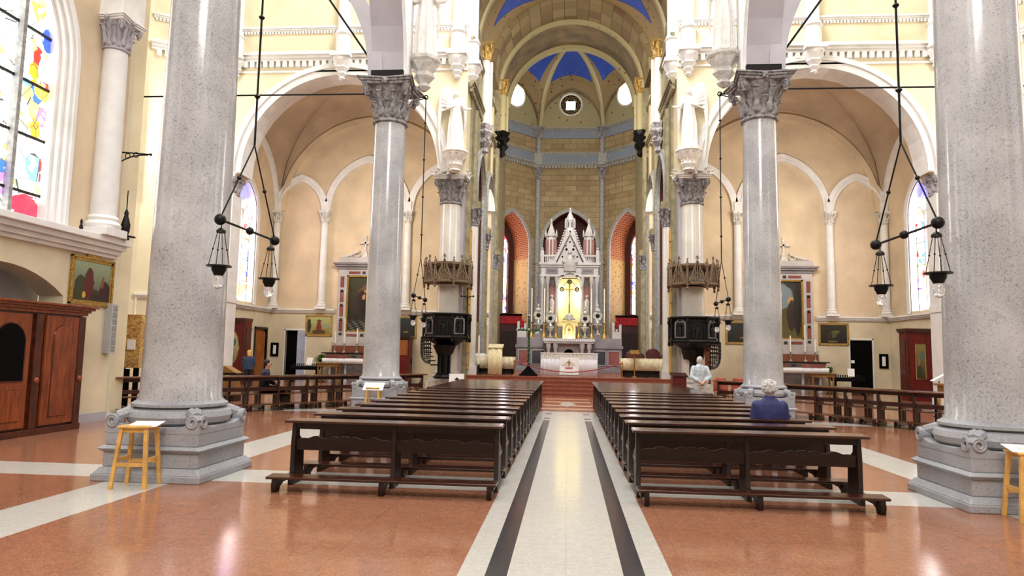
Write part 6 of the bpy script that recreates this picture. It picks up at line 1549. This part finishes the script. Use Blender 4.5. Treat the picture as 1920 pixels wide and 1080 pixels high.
# reliquary busts and candlesticks
for x, zb, lab in ((-1.68, 2.8, 'outermost on the left'), (-1.0, 2.62, 'next to the tabernacle on the left'), (.92, 2.62, 'next to the tabernacle on the right'), (1.62, 2.8, 'outermost on the right')):
    t = thing('reliquary_bust', f'silver reliquary with bust on the high altar gradine, {lab}', 'reliquary', (x, HY + .32 if abs(x) < 1.2 else HY + .6, zb))
    mb = MB(); mb.lathe([(.16, 0), (.17, .04), (.07, .12), (.06, .28), (.12, .36), (.2, .46), (.25, .56), (.2, .62)], n=16); mb.build('foot', M['silver'], t)
    mb = MB(); mb.lathe([(.04, .6), (.13, .66), (.06, .8), (.04, .9)], n=12); mb.lathe([(.27, -.02), (.29, 0), (.27, .02)], n=20)
    k0 = len(mb.v) - 60
    mb.xf(k0, Matrix.Translation((0, 0, 1.08)) @ Matrix.Rotation(PI / 2, 4, 'X')); mb.build('oval_case', M['silver'], t)
    mb = MB(); mb.ball((0, -.04, 1.08), .12, 12, 1, .4, 1); mb.build('relic_window', M['darkmetal'], t)
    mb = MB(); section_body(mb, [(1.32, 0, 0, .16, .1), (1.44, 0, 0, .15, .09), (1.5, 0, 0, .05, .05), (1.54, 0, 0, .05, .05)], 14); mb.ball((0, -.01, 1.63), .085, 12, .85, .95, 1.15); mb.cyl((0, -.08, 1.63), (0, -.1, 1.6), .008, .014); fuse(mb.build('bust', M['silver'] if abs(x) < 1.2 else M['marble_w'], t), .02, 1)
for i, (x, top) in enumerate(((-2.05, 2.75), (-1.35, 2.75), (-.68, 1.1), (.58, 1.1), (1.28, 2.75), (1.98, 2.75))):
    lab = ('leftmost', 'second from the left', 'third from the left, low and beside the tabernacle', 'third from the right, low and beside the tabernacle', 'second from the right', 'rightmost')[i]
    t = thing('candlestick', f'gilt candlestick on the high altar, {lab}', 'candlestick', (x, HY + .42 if abs(x) > 1 else HY + .2, 2.62 if abs(x) > 1 else 2.62), 0, 'candlesticks on the high altar')
    mb = MB(); mb.lathe([(.17, 0), (.17, .04), (.09, .2), (.04, .34), (.06, .44), (.03, .5), (.05, .72), (.03, .78), (.09, .84), (.03, .88)], n=12); mb.build('stick', M['gold'], t)
    mb = MB(); mb.cyl((0, 0, .86), (0, 0, top), .033, .03, 10); mb.cyl((0, 0, top), (0, 0, top + .04), .005); mb.build('candle', M['candle'], t)

# ---- side altars
figl = [(.55, .80, .10, .05, (96, 76, 40)), (.52, .70, .22, .10, (88, 76, 34)), (.42, .55, .16, .2, (52, 10, 12)), (.55, .5, .2, .26, (14, 10, 12)), (.54, .72, .06, .035, (170, 120, 80)), (.5, .62, .05, .05, (190, 136, 98)), (.85, .4, .1, .35, (22, 16, 10))]
def tiles(t, c, u, v):
    w = t.n('ShaderNodeTexChecker'); w.inputs['Scale'].default_value = 9; w.inputs['Color1'].default_value = lin((92, 92, 84)); w.inputs['Color2'].default_value = lin((20, 20, 22))
    cmb = t.n('ShaderNodeCombineXYZ'); t.l(t.math('ADD', t.math('MULTIPLY', u, 1.0), t.math('MULTIPLY', v, -1.6)), cmb.inputs[0]); t.l(t.math('MULTIPLY', v, 3.0), cmb.inputs[1]); t.l(cmb.outputs[0], w.inputs['Vector'])
    return t.mix(t.ramp(v, [(0.16, (1, 1, 1, 1)), (0.22, (0, 0, 0, 1))]), c, w.outputs[0])
PL = blob_picture('side_altar_painting_left', (14, 14, 10), (54, 50, 22), figl, 0, extra=tiles)
PR = blob_picture('side_altar_painting_right', (92, 84, 38), (20, 22, 26), [(.35, .72, .42, .24, (112, 128, 136)), (.30, .76, .16, .10, (186, 160, 110)), (.70, .66, .10, .05, (176, 140, 90)), (.72, .62, .06, .035, (60, 36, 22)), (.70, .38, .14, .26, (46, 24, 18)), (.88, .5, .12, .5, (16, 12, 12)), (.28, .34, .12, .12, (92, 84, 30)), (.28, .44, .06, .035, (170, 130, 60)), (.28, .22, .13, .14, (96, 92, 40)), (.1, .2, .1, .1, (80, 36, 26))], 0)
for s in (-1, 1):
    cx = s * 11.24; lab = 'dark-robed figure over chequered tiles' if s < 0 else 'bowed figure and shining cloud'
    t = thing('side_altar', f'white marble side altar with red inlay round a painting, in the {SD[s]} chapel', 'altar', (cx, 36.8, 0))
    mb = MB(); mb.box(-1.62, 1.62, -1.35, -.2, 1.4, 1.52); mb.box(-1.55, 1.55, -1.25, -.2, 1.28, 1.4); q = mb.build('altar_slab', M['marble_w'], t, smooth=False, bevel=.01)
    mb = MB(); mb.box(-1.75, 1.75, -1.5, -.1, 1.52, 1.58); mb.build('slab_top', M['pew'], t, smooth=False)
    mb = MB(); mb.grid(lambda u, v: (-1.7 + 3.4 * u, -1.5 + .01 * math.sin(u * 60), 1.0 + .28 * v), 50, 1); mb.build('altar_cloth', M['whitecloth'], t, solid=.01)
    mb = MB(); mb.box(-1.5, 1.5, -1.1, -.2, 0, 1.28); mb.build('altar_block', M['marble_g'], t, smooth=False)
    for x in (-1.35, -.5, .5, 1.35):
        mb = MB(); mb.lathe([(.1, 0), (.1, .12), (.07, .16), (.07, .85), (.11, 1.0)], x, -1.25, 12); mb.build('altar_column', M['marble_w'], t)
    for a, b in ((-1.5, -.35), (.35, 1.5)): mb = MB(); mb.box(a, b, -1.52, -1.5, 1.3, 1.46); mb.build('inlay_panel', M['marble_r'], q, smooth=False)
    mb = MB(); mb.box(-.12, .12, -1.52, -1.5, 1.32, 1.44); mb.build('inlay_boss', M['marble_k'], q, smooth=False)
    mb = MB(); mb.box(-1.5, 1.5, -.65, -.05, 1.58, 1.95); mb.build('predella_dark', M['terracotta'], t, smooth=False)
    mb = MB(); mb.box(-1.6, 1.6, -.5, -.05, 1.95, 2.15); mb.box(-1.5, 1.5, -.38, -.05, 2.15, 2.38); mb.build('predella', M['marble_w'], t, smooth=False, bevel=.01)
    mb = MB()
    for a, b, c, d in ((-1.42, -.95, 2.38, 6.15), (.95, 1.42, 2.38, 6.15), (-.95, .95, 2.38, 2.72), (-.95, .95, 5.82, 6.15)): mb.box(a, b, -.25, -.02, c, d)
    fr = mb.build('marble_frame', M['marble_w'], t, smooth=False, bevel=.01)
    for sx in (-1, 1):
        for k in range(4):
            mb = MB(); mb.box(sx * 1.2 - .1, sx * 1.2 + .1, -.27, -.25, 2.75 + .8 * k, 3.35 + .8 * k); mb.build('red_inlay', M['marble_r'], fr, smooth=False)
            mb = MB(); mb.box(sx * 1.2 - .08, sx * 1.2 + .08, -.27, -.25, 2.52 + .85 * k - .06 * k, 2.66 + .85 * k - .06 * k); mb.build('dark_inlay', M['marble_k'], fr, smooth=False)
    for zc in (2.46, 5.9):
        for a, b in ((-.85, -.2), (.2, .85)): mb = MB(); mb.box(a, b, -.27, -.25, zc, zc + .14); mb.build('red_inlay', M['marble_r'], fr, smooth=False)
        mb = MB(); mb.box(-.09, .09, -.27, -.25, zc - .01, zc + .15); mb.build('dark_inlay', M['marble_k'], fr, smooth=False)
    mb = MB()
    for a, b, c, d in ((-.95, -.86, 2.72, 5.82), (.86, .95, 2.72, 5.82), (-.95, .95, 2.72, 2.8), (-.95, .95, 5.74, 5.82)): mb.box(a, b, -.22, -.05, c, d)
    mb.build('gilt_frame', M['gold'], t, smooth=False)
    mb = MB(); mb.box(-.88, .88, -.12, -.08, 2.75, 5.8); c_ = mb.build('painting', PL if s < 0 else PR, t, smooth=False); c_['label'] = 'altar painting of a ' + lab
    mb = MB()
    for a, b, w, d in ((6.15, 6.3, 1.5, .3), (6.3, 6.42, 1.62, .4), (6.42, 6.52, 1.7, .48)): mb.box(-w, w, -d, -.02, a, b)
    mb.build('cornice', M['marble_g'], t, smooth=False, bevel=.01)
    mb = MB(); mb.box(-1.45, 1.45, -.3, -.02, 6.52, 6.82)
    mb.build('attic', M['marble_w'], t, smooth=False, bevel=.02)
    mb = MB()
    for sx in (-1, 1):
        mb.tube([(sx * (1.3 - 1.0 * k), -.15, 6.88 + .34 * k ** 1.8) for k in [i / 10 for i in range(11)]], .06, 6)
        mb.tube([(sx * (.45 + .16 * math.cos(a)), -.15, 7.0 + .14 * math.sin(a)) for a in [i * PI / 6 for i in range(13)]], .035, 6)
        mb.tube([(sx * (.85 + .1 * math.cos(a)), -.15, 6.92 + .09 * math.sin(a)) for a in [i * PI / 6 for i in range(13)]], .03, 6)
    mb.cbox(0, -.15, 6.82, 7.2, .34, .24, (.2, .16)); mb.build('scroll_cresting', M['stonew'], t)
    mb = MB(); mb.box(-.05, .05, -.2, -.1, 7.2, 8.0); mb.box(-.28, .28, -.2, -.1, 7.6, 7.7)
    for p in ((-.3, 7.65), (.3, 7.65), (0, 8.02)): mb.ball((p[0], -.15, p[1]), .075, 8)
    mb.build('cross', M['stonew'], t)
    for i, (x, y, big) in enumerate(((-1.2, -1.0, .62), (-.7, -1.0, 1.35), (0, -1.0, .8), (.72, -1.0, 1.35), (1.22, -1.0, .62))):
        nm = ('leftmost', 'second from the left, with a tall candle', 'centre', 'second from the right, with a tall candle', 'rightmost')[i]
        c = thing('candlestick', f'brass candlestick on the {SD[s]} side altar, {nm}', 'candlestick', (cx + x, 36.8 + y, 1.58), 0, f'candlesticks on the {SD[s]} side altar')
        mb = MB(); mb.lathe([(.1, 0), (.1, .04), (.03, .1), (.025, .4), (.06, .46), (.025, .5)], n=10); mb.build('stick', M['silver'], c)
        mb = MB(); mb.cyl((0, 0, .5), (0, 0, .5 + big), .035, n=10); mb.build('candle', M['candle'], c)
    # framed stations beside the door, notices, paintings near the choir
    FB = lambda u, zz, d: (s * (5.2 + u), 36.8 + d, zz)
    pm = blob_picture(f'station_painting_{SD[s]}', (128, 112, 44), (176, 178, 120), [(.5, .42, .12, .34, (120, 44, 30)), (.5, .75, .1, .1, (100, 60, 40)), (.5, .15, .3, .14, (84, 56, 26)), (.08, .5, .1, .4, (40, 44, 24)), (.8, .5, .2, .12, (136, 150, 120))], 0) if s < 0 else blob_picture('station_painting_right', (16, 14, 12), (34, 34, 24), [(.5, .5, .12, .2, (70, 74, 50)), (.6, .62, .12, .1, (92, 84, 40)), (.45, .12, .2, .05, (110, 96, 60)), (.35, .4, .1, .2, (52, 26, 18))], 0)
    picture('station_painting', FB, 7.78, 9.3, 2.45, 3.6, pm, 'gold-framed painting of a red-robed figure in a yellow landscape, left chapel' if s < 0 else 'dark gold-framed painting beside the black door, right chapel', .1, cross=True, frame_mat=M['goldpaint'])
    picture('station_painting', FB, 3.05, 4.5, 2.42, 3.62, blob_picture(f'dark_station_{SD[s]}', (14, 16, 14), (24, 40, 40), [(.5, .4, .2, .3, (30, 24, 18)), (.6, .25, .12, .05, (120, 96, 60))], 0), f'dark gold-framed painting beside the {SD[s]} side altar, toward the choir', .1, frame_mat=M['goldpaint'])
    picture('notice_frame', FB, 10.78, 11.22, 1.3, 2.05, M['paper'], f'black framed white notice in the corner of the {SD[s]} chapel', .13, frame_mat=M['black'], parentcat='notice')
    # hanging votive lamp by the chapel window
    c = thing('votive_lamp', f'small black hanging lamp on a bracket under the {SD[s]} chapel window', 'lamp', (s * 15.75, 30.6, 3.45))
    mb = MB(); mb.cyl((0, 0, .62), (s * .95, 0, .62), .03); mb.cyl((s * .3, 0, .62), (s * .95, 0, .3), .025); mb.cyl((0, 0, 0), (0, 0, .62), .012); mb.build('bracket', M['iron'], c)
    mb = MB(); mb.lathe([(.01, -.3), (.09, -.22), (.19, -.08), (.2, -.05), (.05, .02), (.02, .1)], n=14); mb.build('bowl', M['iron'], c)
    # plant, votive rack, kneeling desk
    c = thing('potted_plant', f'green potted plant on a stand beside the {SD[s]} side altar', 'plant', (s * 13.15, 35.9, 0))
    mb = MB(); mb.lathe([(.16, 0), (.16, .04), (.04, .08), (.04, .74), (.15, .78)], n=12); mb.build('stand', M['pew'], c)
    mb = MB(); mb.lathe([(.1, .78), (.17, 1.0), (.19, 1.02), (.17, 1.03)], n=14); mb.build('pot', M['terracotta'], c)
    mb = MB(); cnt = 150 if s < 0 else 60; sc = 1.0 if s < 0 else .75
    for i in range(cnt):
        a = random.uniform(0, 2 * PI); e = random.uniform(.1, 1.4); L_ = random.uniform(.25, .5) * sc; d = Vector((math.cos(a) * math.cos(e), math.sin(a) * math.cos(e), math.sin(e)))
        p0 = Vector((0, 0, 1.03)); p1 = p0 + d * L_; p2 = p1 + (d + Vector((0, 0, -.9))).normalized() * .12; w_ = d.cross(Vector((0, 0, 1))).normalized() * .03; mb.add([p0, p1 + w_, p2, p1 - w_], [(0, 1, 2, 3)])
    mb.build('foliage', M['leaf'], c, solid=.004)
    c = thing('votive_rack', f'black rack of small votive candles near the {SD[s]} chapel door', 'candle rack', (s * 13.7, 34.9, 0))
    mb = MB(); mb.box(-.75, .75, -.25, .25, .66, .72); mb.box(-.75, .75, .05, .25, .72, .84); mb.build('tray', M['black'], c, smooth=False)
    mb = MB()
    for x in (-.7, .66): mb.box(x, x + .05, -.2, .2, 0, .66)
    mb.build('frame', M['black'], c, smooth=False)
    for i in range(13):
        for j in range(2): mb = MB(); mb.cyl((-.66 + i * .11, -.15 + j * .3, .72 + .12 * j), (-.66 + i * .11, -.15 + j * .3, .86 + .12 * j), .032, n=8); mb.build('candle_cup', M['darkmetal'], c)
    mb = MB(); mb.hexa([(.0, .1, .9), (.32, .1, .9), (.32, .14, .9), (0, .14, .9), (.04, .2, 1.28), (.36, .2, 1.28), (.36, .24, 1.28), (.04, .24, 1.28)]); mb.build('notice', M['paper'], c, smooth=False)
    c = thing('offertory_box', f'honey-coloured wooden box table before the {SD[s]} side altar', 'box', (s * 12.25, 34.5, 0))
    mb = MB(); mb.box(-.55, .55, -.3, .3, .85, 1.0); mb.box(-.6, .6, -.35, .35, 1.0, 1.05); mb.build('box', M['honey'], c, smooth=False, bevel=.01)
    for x in (-.48, .48):
        for y in (-.25, .25): mb = MB(); mb.cbox(x, y, 0, .85, .07, .07); mb.build('leg', M['honey'], c, smooth=False)
# red confessionals against the chapel side walls
def red_confessional(s, label, glass, xin):
    """stands against the side wall; its panelled end faces the nave"""
    w = 16.5 - xin; t = thing('confessional', label, 'confessional', (s * (xin + w / 2), 31.9, 0)); h = w / 2
    mb = MB(); mb.box(-h, h, -.9, -.25, 0, 2.95); mb.build('body', M['reddoor'], t, smooth=False, bevel=.01)
    mb = MB(); mb.box(-h - .05, h, -.96, -.2, 2.95, 3.04); mb.box(-h - .08, h, -1.0, -.17, 3.04, 3.12); mb.build('cornice', M['confdark'], t, smooth=False)
    for q in (-1, 1): mb = MB(); mb.box(q * (h - .05) - .05, q * (h - .05) + .05, -.94, -.9, 0, 2.95); mb.build('corner_post', M['confdark'], t, smooth=False)
    e = MB(); c = -s * (h - .55) * 1.0
    e.box(c - .46, c + .46, -.93, -.9, .2, 2.8); e = e.build('end_panel', M['reddoor'], t, smooth=False, bevel=.012)
    mb = MB(); n = 24
    pts = [(c + (.27 + (.04 if i % 6 == 0 else 0)) * math.cos(2 * PI * i / n), 1.72 + .74 * math.sin(2 * PI * i / n)) for i in range(n)] if glass == 0 else [(c - .2, .95), (c + .2, .95), (c + .2, 2.45), (c - .2, 2.45)]
    mb.prism(pts, 'y', -.95, -.93)
    mb.build('end_picture', blob_picture(f'confessional_end_{glass}', (130, 120, 84) if glass == 0 else (40, 34, 24), (206, 196, 156) if glass == 0 else (140, 124, 66), [(.35, .2, .25, .2, (50, 50, 42)), (.62, .68, .14, .12, (60, 110, 124)), (.3, .5, .12, .14, (130, 110, 84))], 0), e, smooth=False)
    mb = MB(); mb.tube([(a, -.95, b) for a, b in pts + [pts[0]]], .018, 5); mb.build('picture_moulding', M['goldpaint'], e)
    mb = MB(); mb.box(-s * h - .02, -s * h + .02, -.8, -.35, .2, 2.7); mb.build('side_door', M['confdark'], t, smooth=False)
red_confessional(-1, 'bright red confessional with an oval picture panel, left chapel side wall', 0, 15.12)
red_confessional(1, 'deep red confessional with a tall picture panel, right chapel side wall', 1, 14.62)
t = thing('confessional', 'tall dark and orange wooden confessional behind the second left granite column', 'confessional', (-8.95, 36.35, 0))
mb = MB(); mb.box(-.6, .5, -.35, .4, 0, 2.35); mb.build('body', M['reddoor'], t, smooth=False, bevel=.01)
mb = MB(); mb.box(-.5, .42, -.38, -.35, 1.5, 2.3); mb.build('slatted_panel', M['orangewood'], t, smooth=False)
mb = MB(); mb.box(-.66, .56, -.42, .42, 2.35, 2.5); mb.build('cornice', M['pew'], t, smooth=False)
t = thing('cabinet', 'reddish wooden cabinet seen under the right pulpit', 'cabinet', (6.0, 32.6, 0))
mb = MB(); mb.box(-.55, .55, -.3, .3, 0, 2.1); mb.build('body', M['reddoor'], t, smooth=False, bevel=.01)
for x in (-.27, .27): mb = MB(); mb.box(x - .22, x + .22, -.33, -.3, .2, 1.95); mb.build('door', M['conf'], t, smooth=False, bevel=.01)
mb = MB(); mb.box(-.6, .6, -.36, .32, 2.1, 2.2); mb.build('cornice', M['reddoor'], t, smooth=False)
t = thing('lectern', 'reddish wooden lectern beside the standing man at the front right pew', 'lectern', (3.62, 22.9, 0))
mb = MB(); mb.box(-.22, .22, -.2, .2, 0, 1.05); mb.build('body', M['reddoor'], t, smooth=False, bevel=.01)
mb = MB(); mb.hexa([(-.26, -.26, 1.05), (.26, -.26, 1.05), (.26, .26, 1.12), (-.26, .26, 1.12), (-.26, -.26, 1.09), (.26, -.26, 1.09), (.26, .26, 1.18), (-.26, .26, 1.18)]); mb.build('desk', M['pewtop'], t, smooth=False)
# row of red-brown shell chairs beyond the right pews
proto = None
for i, x in enumerate((5.75, 6.4, 7.05)):
    t = thing('shell_chair', f'reddish-brown shell chair beyond the right pews, {("nearest the pulpit", "middle of three", "farthest from the pulpit")[i]}', 'chair', (x, 26.4, 0), PI, 'red-brown shell chairs by the right pulpit')
    mb = MB(); mb.grid(lambda u, v: (-.27 + .54 * u, .24 - .48 * v if v < .8 else -.15 - .06 * (v - .8) * 5, .44 + (0 if v < .8 else (v - .8) * 0)), 8, 6); mb.build('seat', M['chairorange'], t, solid=.02)
    mb = MB(); mb.grid(lambda u, v: ((-.27 + .54 * u) * (1 - .35 * v ** 3), -.2 - .05 * v + .06 * (2 * u - 1) ** 2, .45 + .5 * v), 10, 6); mb.build('backrest', M['chairorange'], t, solid=.02)
    for sx in (-.22, .22):
        for sy in (-.2, .2): mb = MB(); mb.cyl((sx, sy, 0), (sx * .9, sy * .9, .44), .013, n=6); mb.build('leg', M['iron'], t)
# odds and ends at the left and right edges
t = thing('prie_dieu', 'honey-brown kneeling desk behind the rearmost left slanting pew', 'kneeling desk', (-11.3, 21.6, 0))
mb = MB(); mb.box(-.6, .6, -.2, .2, .2, .85); mb.prism([(-.65, .9), (.65, .9), (.25, 1.12), (-.25, 1.12)], 'y', -.22, .22); mb.build('desk', M['honey'], t, smooth=False, bevel=.01)
mb = MB(); mb.box(-.62, .62, -.25, .25, 0, .2); mb.box(-.68, .68, -.25, .25, .85, .9); mb.build('frame', M['pew'], t, smooth=False)
t = thing('side_table', 'pale wooden table by the right transept wall with leaflets', 'table', (12.0, 21.8, 0))
mb = MB(); mb.box(-.8, .8, -.35, .35, .98, 1.05); mb.box(-.72, .72, -.3, .3, .8, .98); mb.build('tabletop', M['honey'], t, smooth=False, bevel=.01)
for x in (-.7, .7):
    for y in (-.28, .28): mb = MB(); mb.cbox(x, y, 0, .8, .09, .09); mb.build('leg', M['pine'], t, smooth=False)
t = thing('poster_board', 'white poster board with a blue picture standing at the right transept wall', 'poster', (13.15, 23.0, 0))
mb = MB(); mb.box(-.35, .35, 0, .04, 1.0, 2.35); mb.build('board', M['paper'], t, smooth=False)
mb = MB(); mb.box(-.28, .2, -.012, 0, 1.5, 2.2); mb.build('blue_picture', blob_picture('poster_picture', (120, 136, 170), (206, 214, 228), [(.5, .4, .3, .3, (60, 76, 130)), (.5, .7, .15, .1, (180, 160, 150))], 0), t, smooth=False)
mb = MB()
for x in (-.3, .3): mb.cbox(x, .1, 0, 1.1, .04, .04)
mb.build('stand', M['iron'], t, smooth=False)
t = thing('music_stand', 'slim stand with a tilted white sheet before the right red confessional', 'stand', (11.6, 22.6, 0))
mb = MB(); mb.cyl((0, 0, 0), (0, 0, 1.1), .015); mb.lathe([(.2, 0), (.2, .02), (.02, .04)], n=12); mb.build('post', M['iron'], t)
mb = MB(); mb.hexa([(-.2, -.1, 1.08), (.2, -.1, 1.3), (.2, .1, 1.3), (-.2, .1, 1.08), (-.22, -.1, 1.11), (.18, -.1, 1.33), (.18, .1, 1.33), (-.22, .1, 1.11)]); mb.build('sheet', M['paper'], t, smooth=False)
t = thing('folding_easel', 'slim pale folding easel standing at the rearmost left slanting pew', 'easel', (-9.45, 17.3, 0))
mb = MB()
for a, b in (((-.18, .0, 0), (.02, .12, 1.05)), ((.2, .0, 0), (.04, .12, 1.05)), ((0, .5, 0), (.03, .14, 1.0))): mb.cyl(a, b, .013, n=6)
mb.cyl((-.1, .05, .4), (.12, .05, .4), .01, n=6); mb.build('frame', M['plastic'], t)
t = thing('microphone_stand', 'black microphone stand near the left pulpit', 'stand', (-6.3, 27.3, 0))
mb = MB(); mb.cyl((0, 0, 0), (0, 0, 1.25), .012); mb.lathe([(.14, 0), (.14, .02), (.02, .04)], n=12); mb.build('stand', M['iron'], t)
mb = MB(); mb.cyl((0, 0, 1.22), (.0, -.05, 1.42), .035, .03); mb.ball((0, -.05, 1.44), .04, 8); mb.build('microphone', M['iron'], t)
t = thing('sign_board', 'white board with a small dark emblem at the foot of the left pulpit', 'sign', (-4.45, 27.35, 0))
mb = MB(); mb.box(-.3, .3, 0, .04, .42, .85); mb.build('board', M['paper'], t, smooth=False)
mb = MB(); mb.lathe([(.001, -.006), (.07, -.005), (.07, .0)], n=12); k0 = 0; mb.xf(0, Matrix.Translation((.02, -.004, .63)) @ Matrix.Rotation(PI / 2, 4, 'X')); mb.box(-.09, .13, -.012, 0, .61, .63); mb.build('emblem', M['marble_k'], t, smooth=False)
mb = MB(); mb.box(-.28, -.24, .0, .04, 0, .42); mb.box(.24, .28, .0, .04, 0, .42); mb.build('legs', M['stonew'], t, smooth=False)
t = thing('wall_crucifix', 'dark crucifix standing on the choir side of the left pulpit parapet', 'crucifix', (-4.25, 28.45, 3.32))
mb = MB(); mb.cyl((0, 0, 0), (0, 0, 1.05), .022, n=6); mb.cyl((-.24, 0, .75), (.24, 0, .75), .02, n=6)
for p in ((-.25, 0, .75), (.25, 0, .75), (0, 0, 1.07)): mb.ball(p, .045, 8)
mb.build('cross', M['iron'], t); mb = MB(); chain(mb, [(0, -.03, .35), (0, -.035, .66)], [.02, .035], 6)
for q in (-1, 1): chain(mb, [(0, -.03, .66), (q * .18, -.03, .75)], [.02, .014], 6)
mb.ball((0, -.04, .76), .035, 8); mb.build('figure', M['darkmetal'], t)
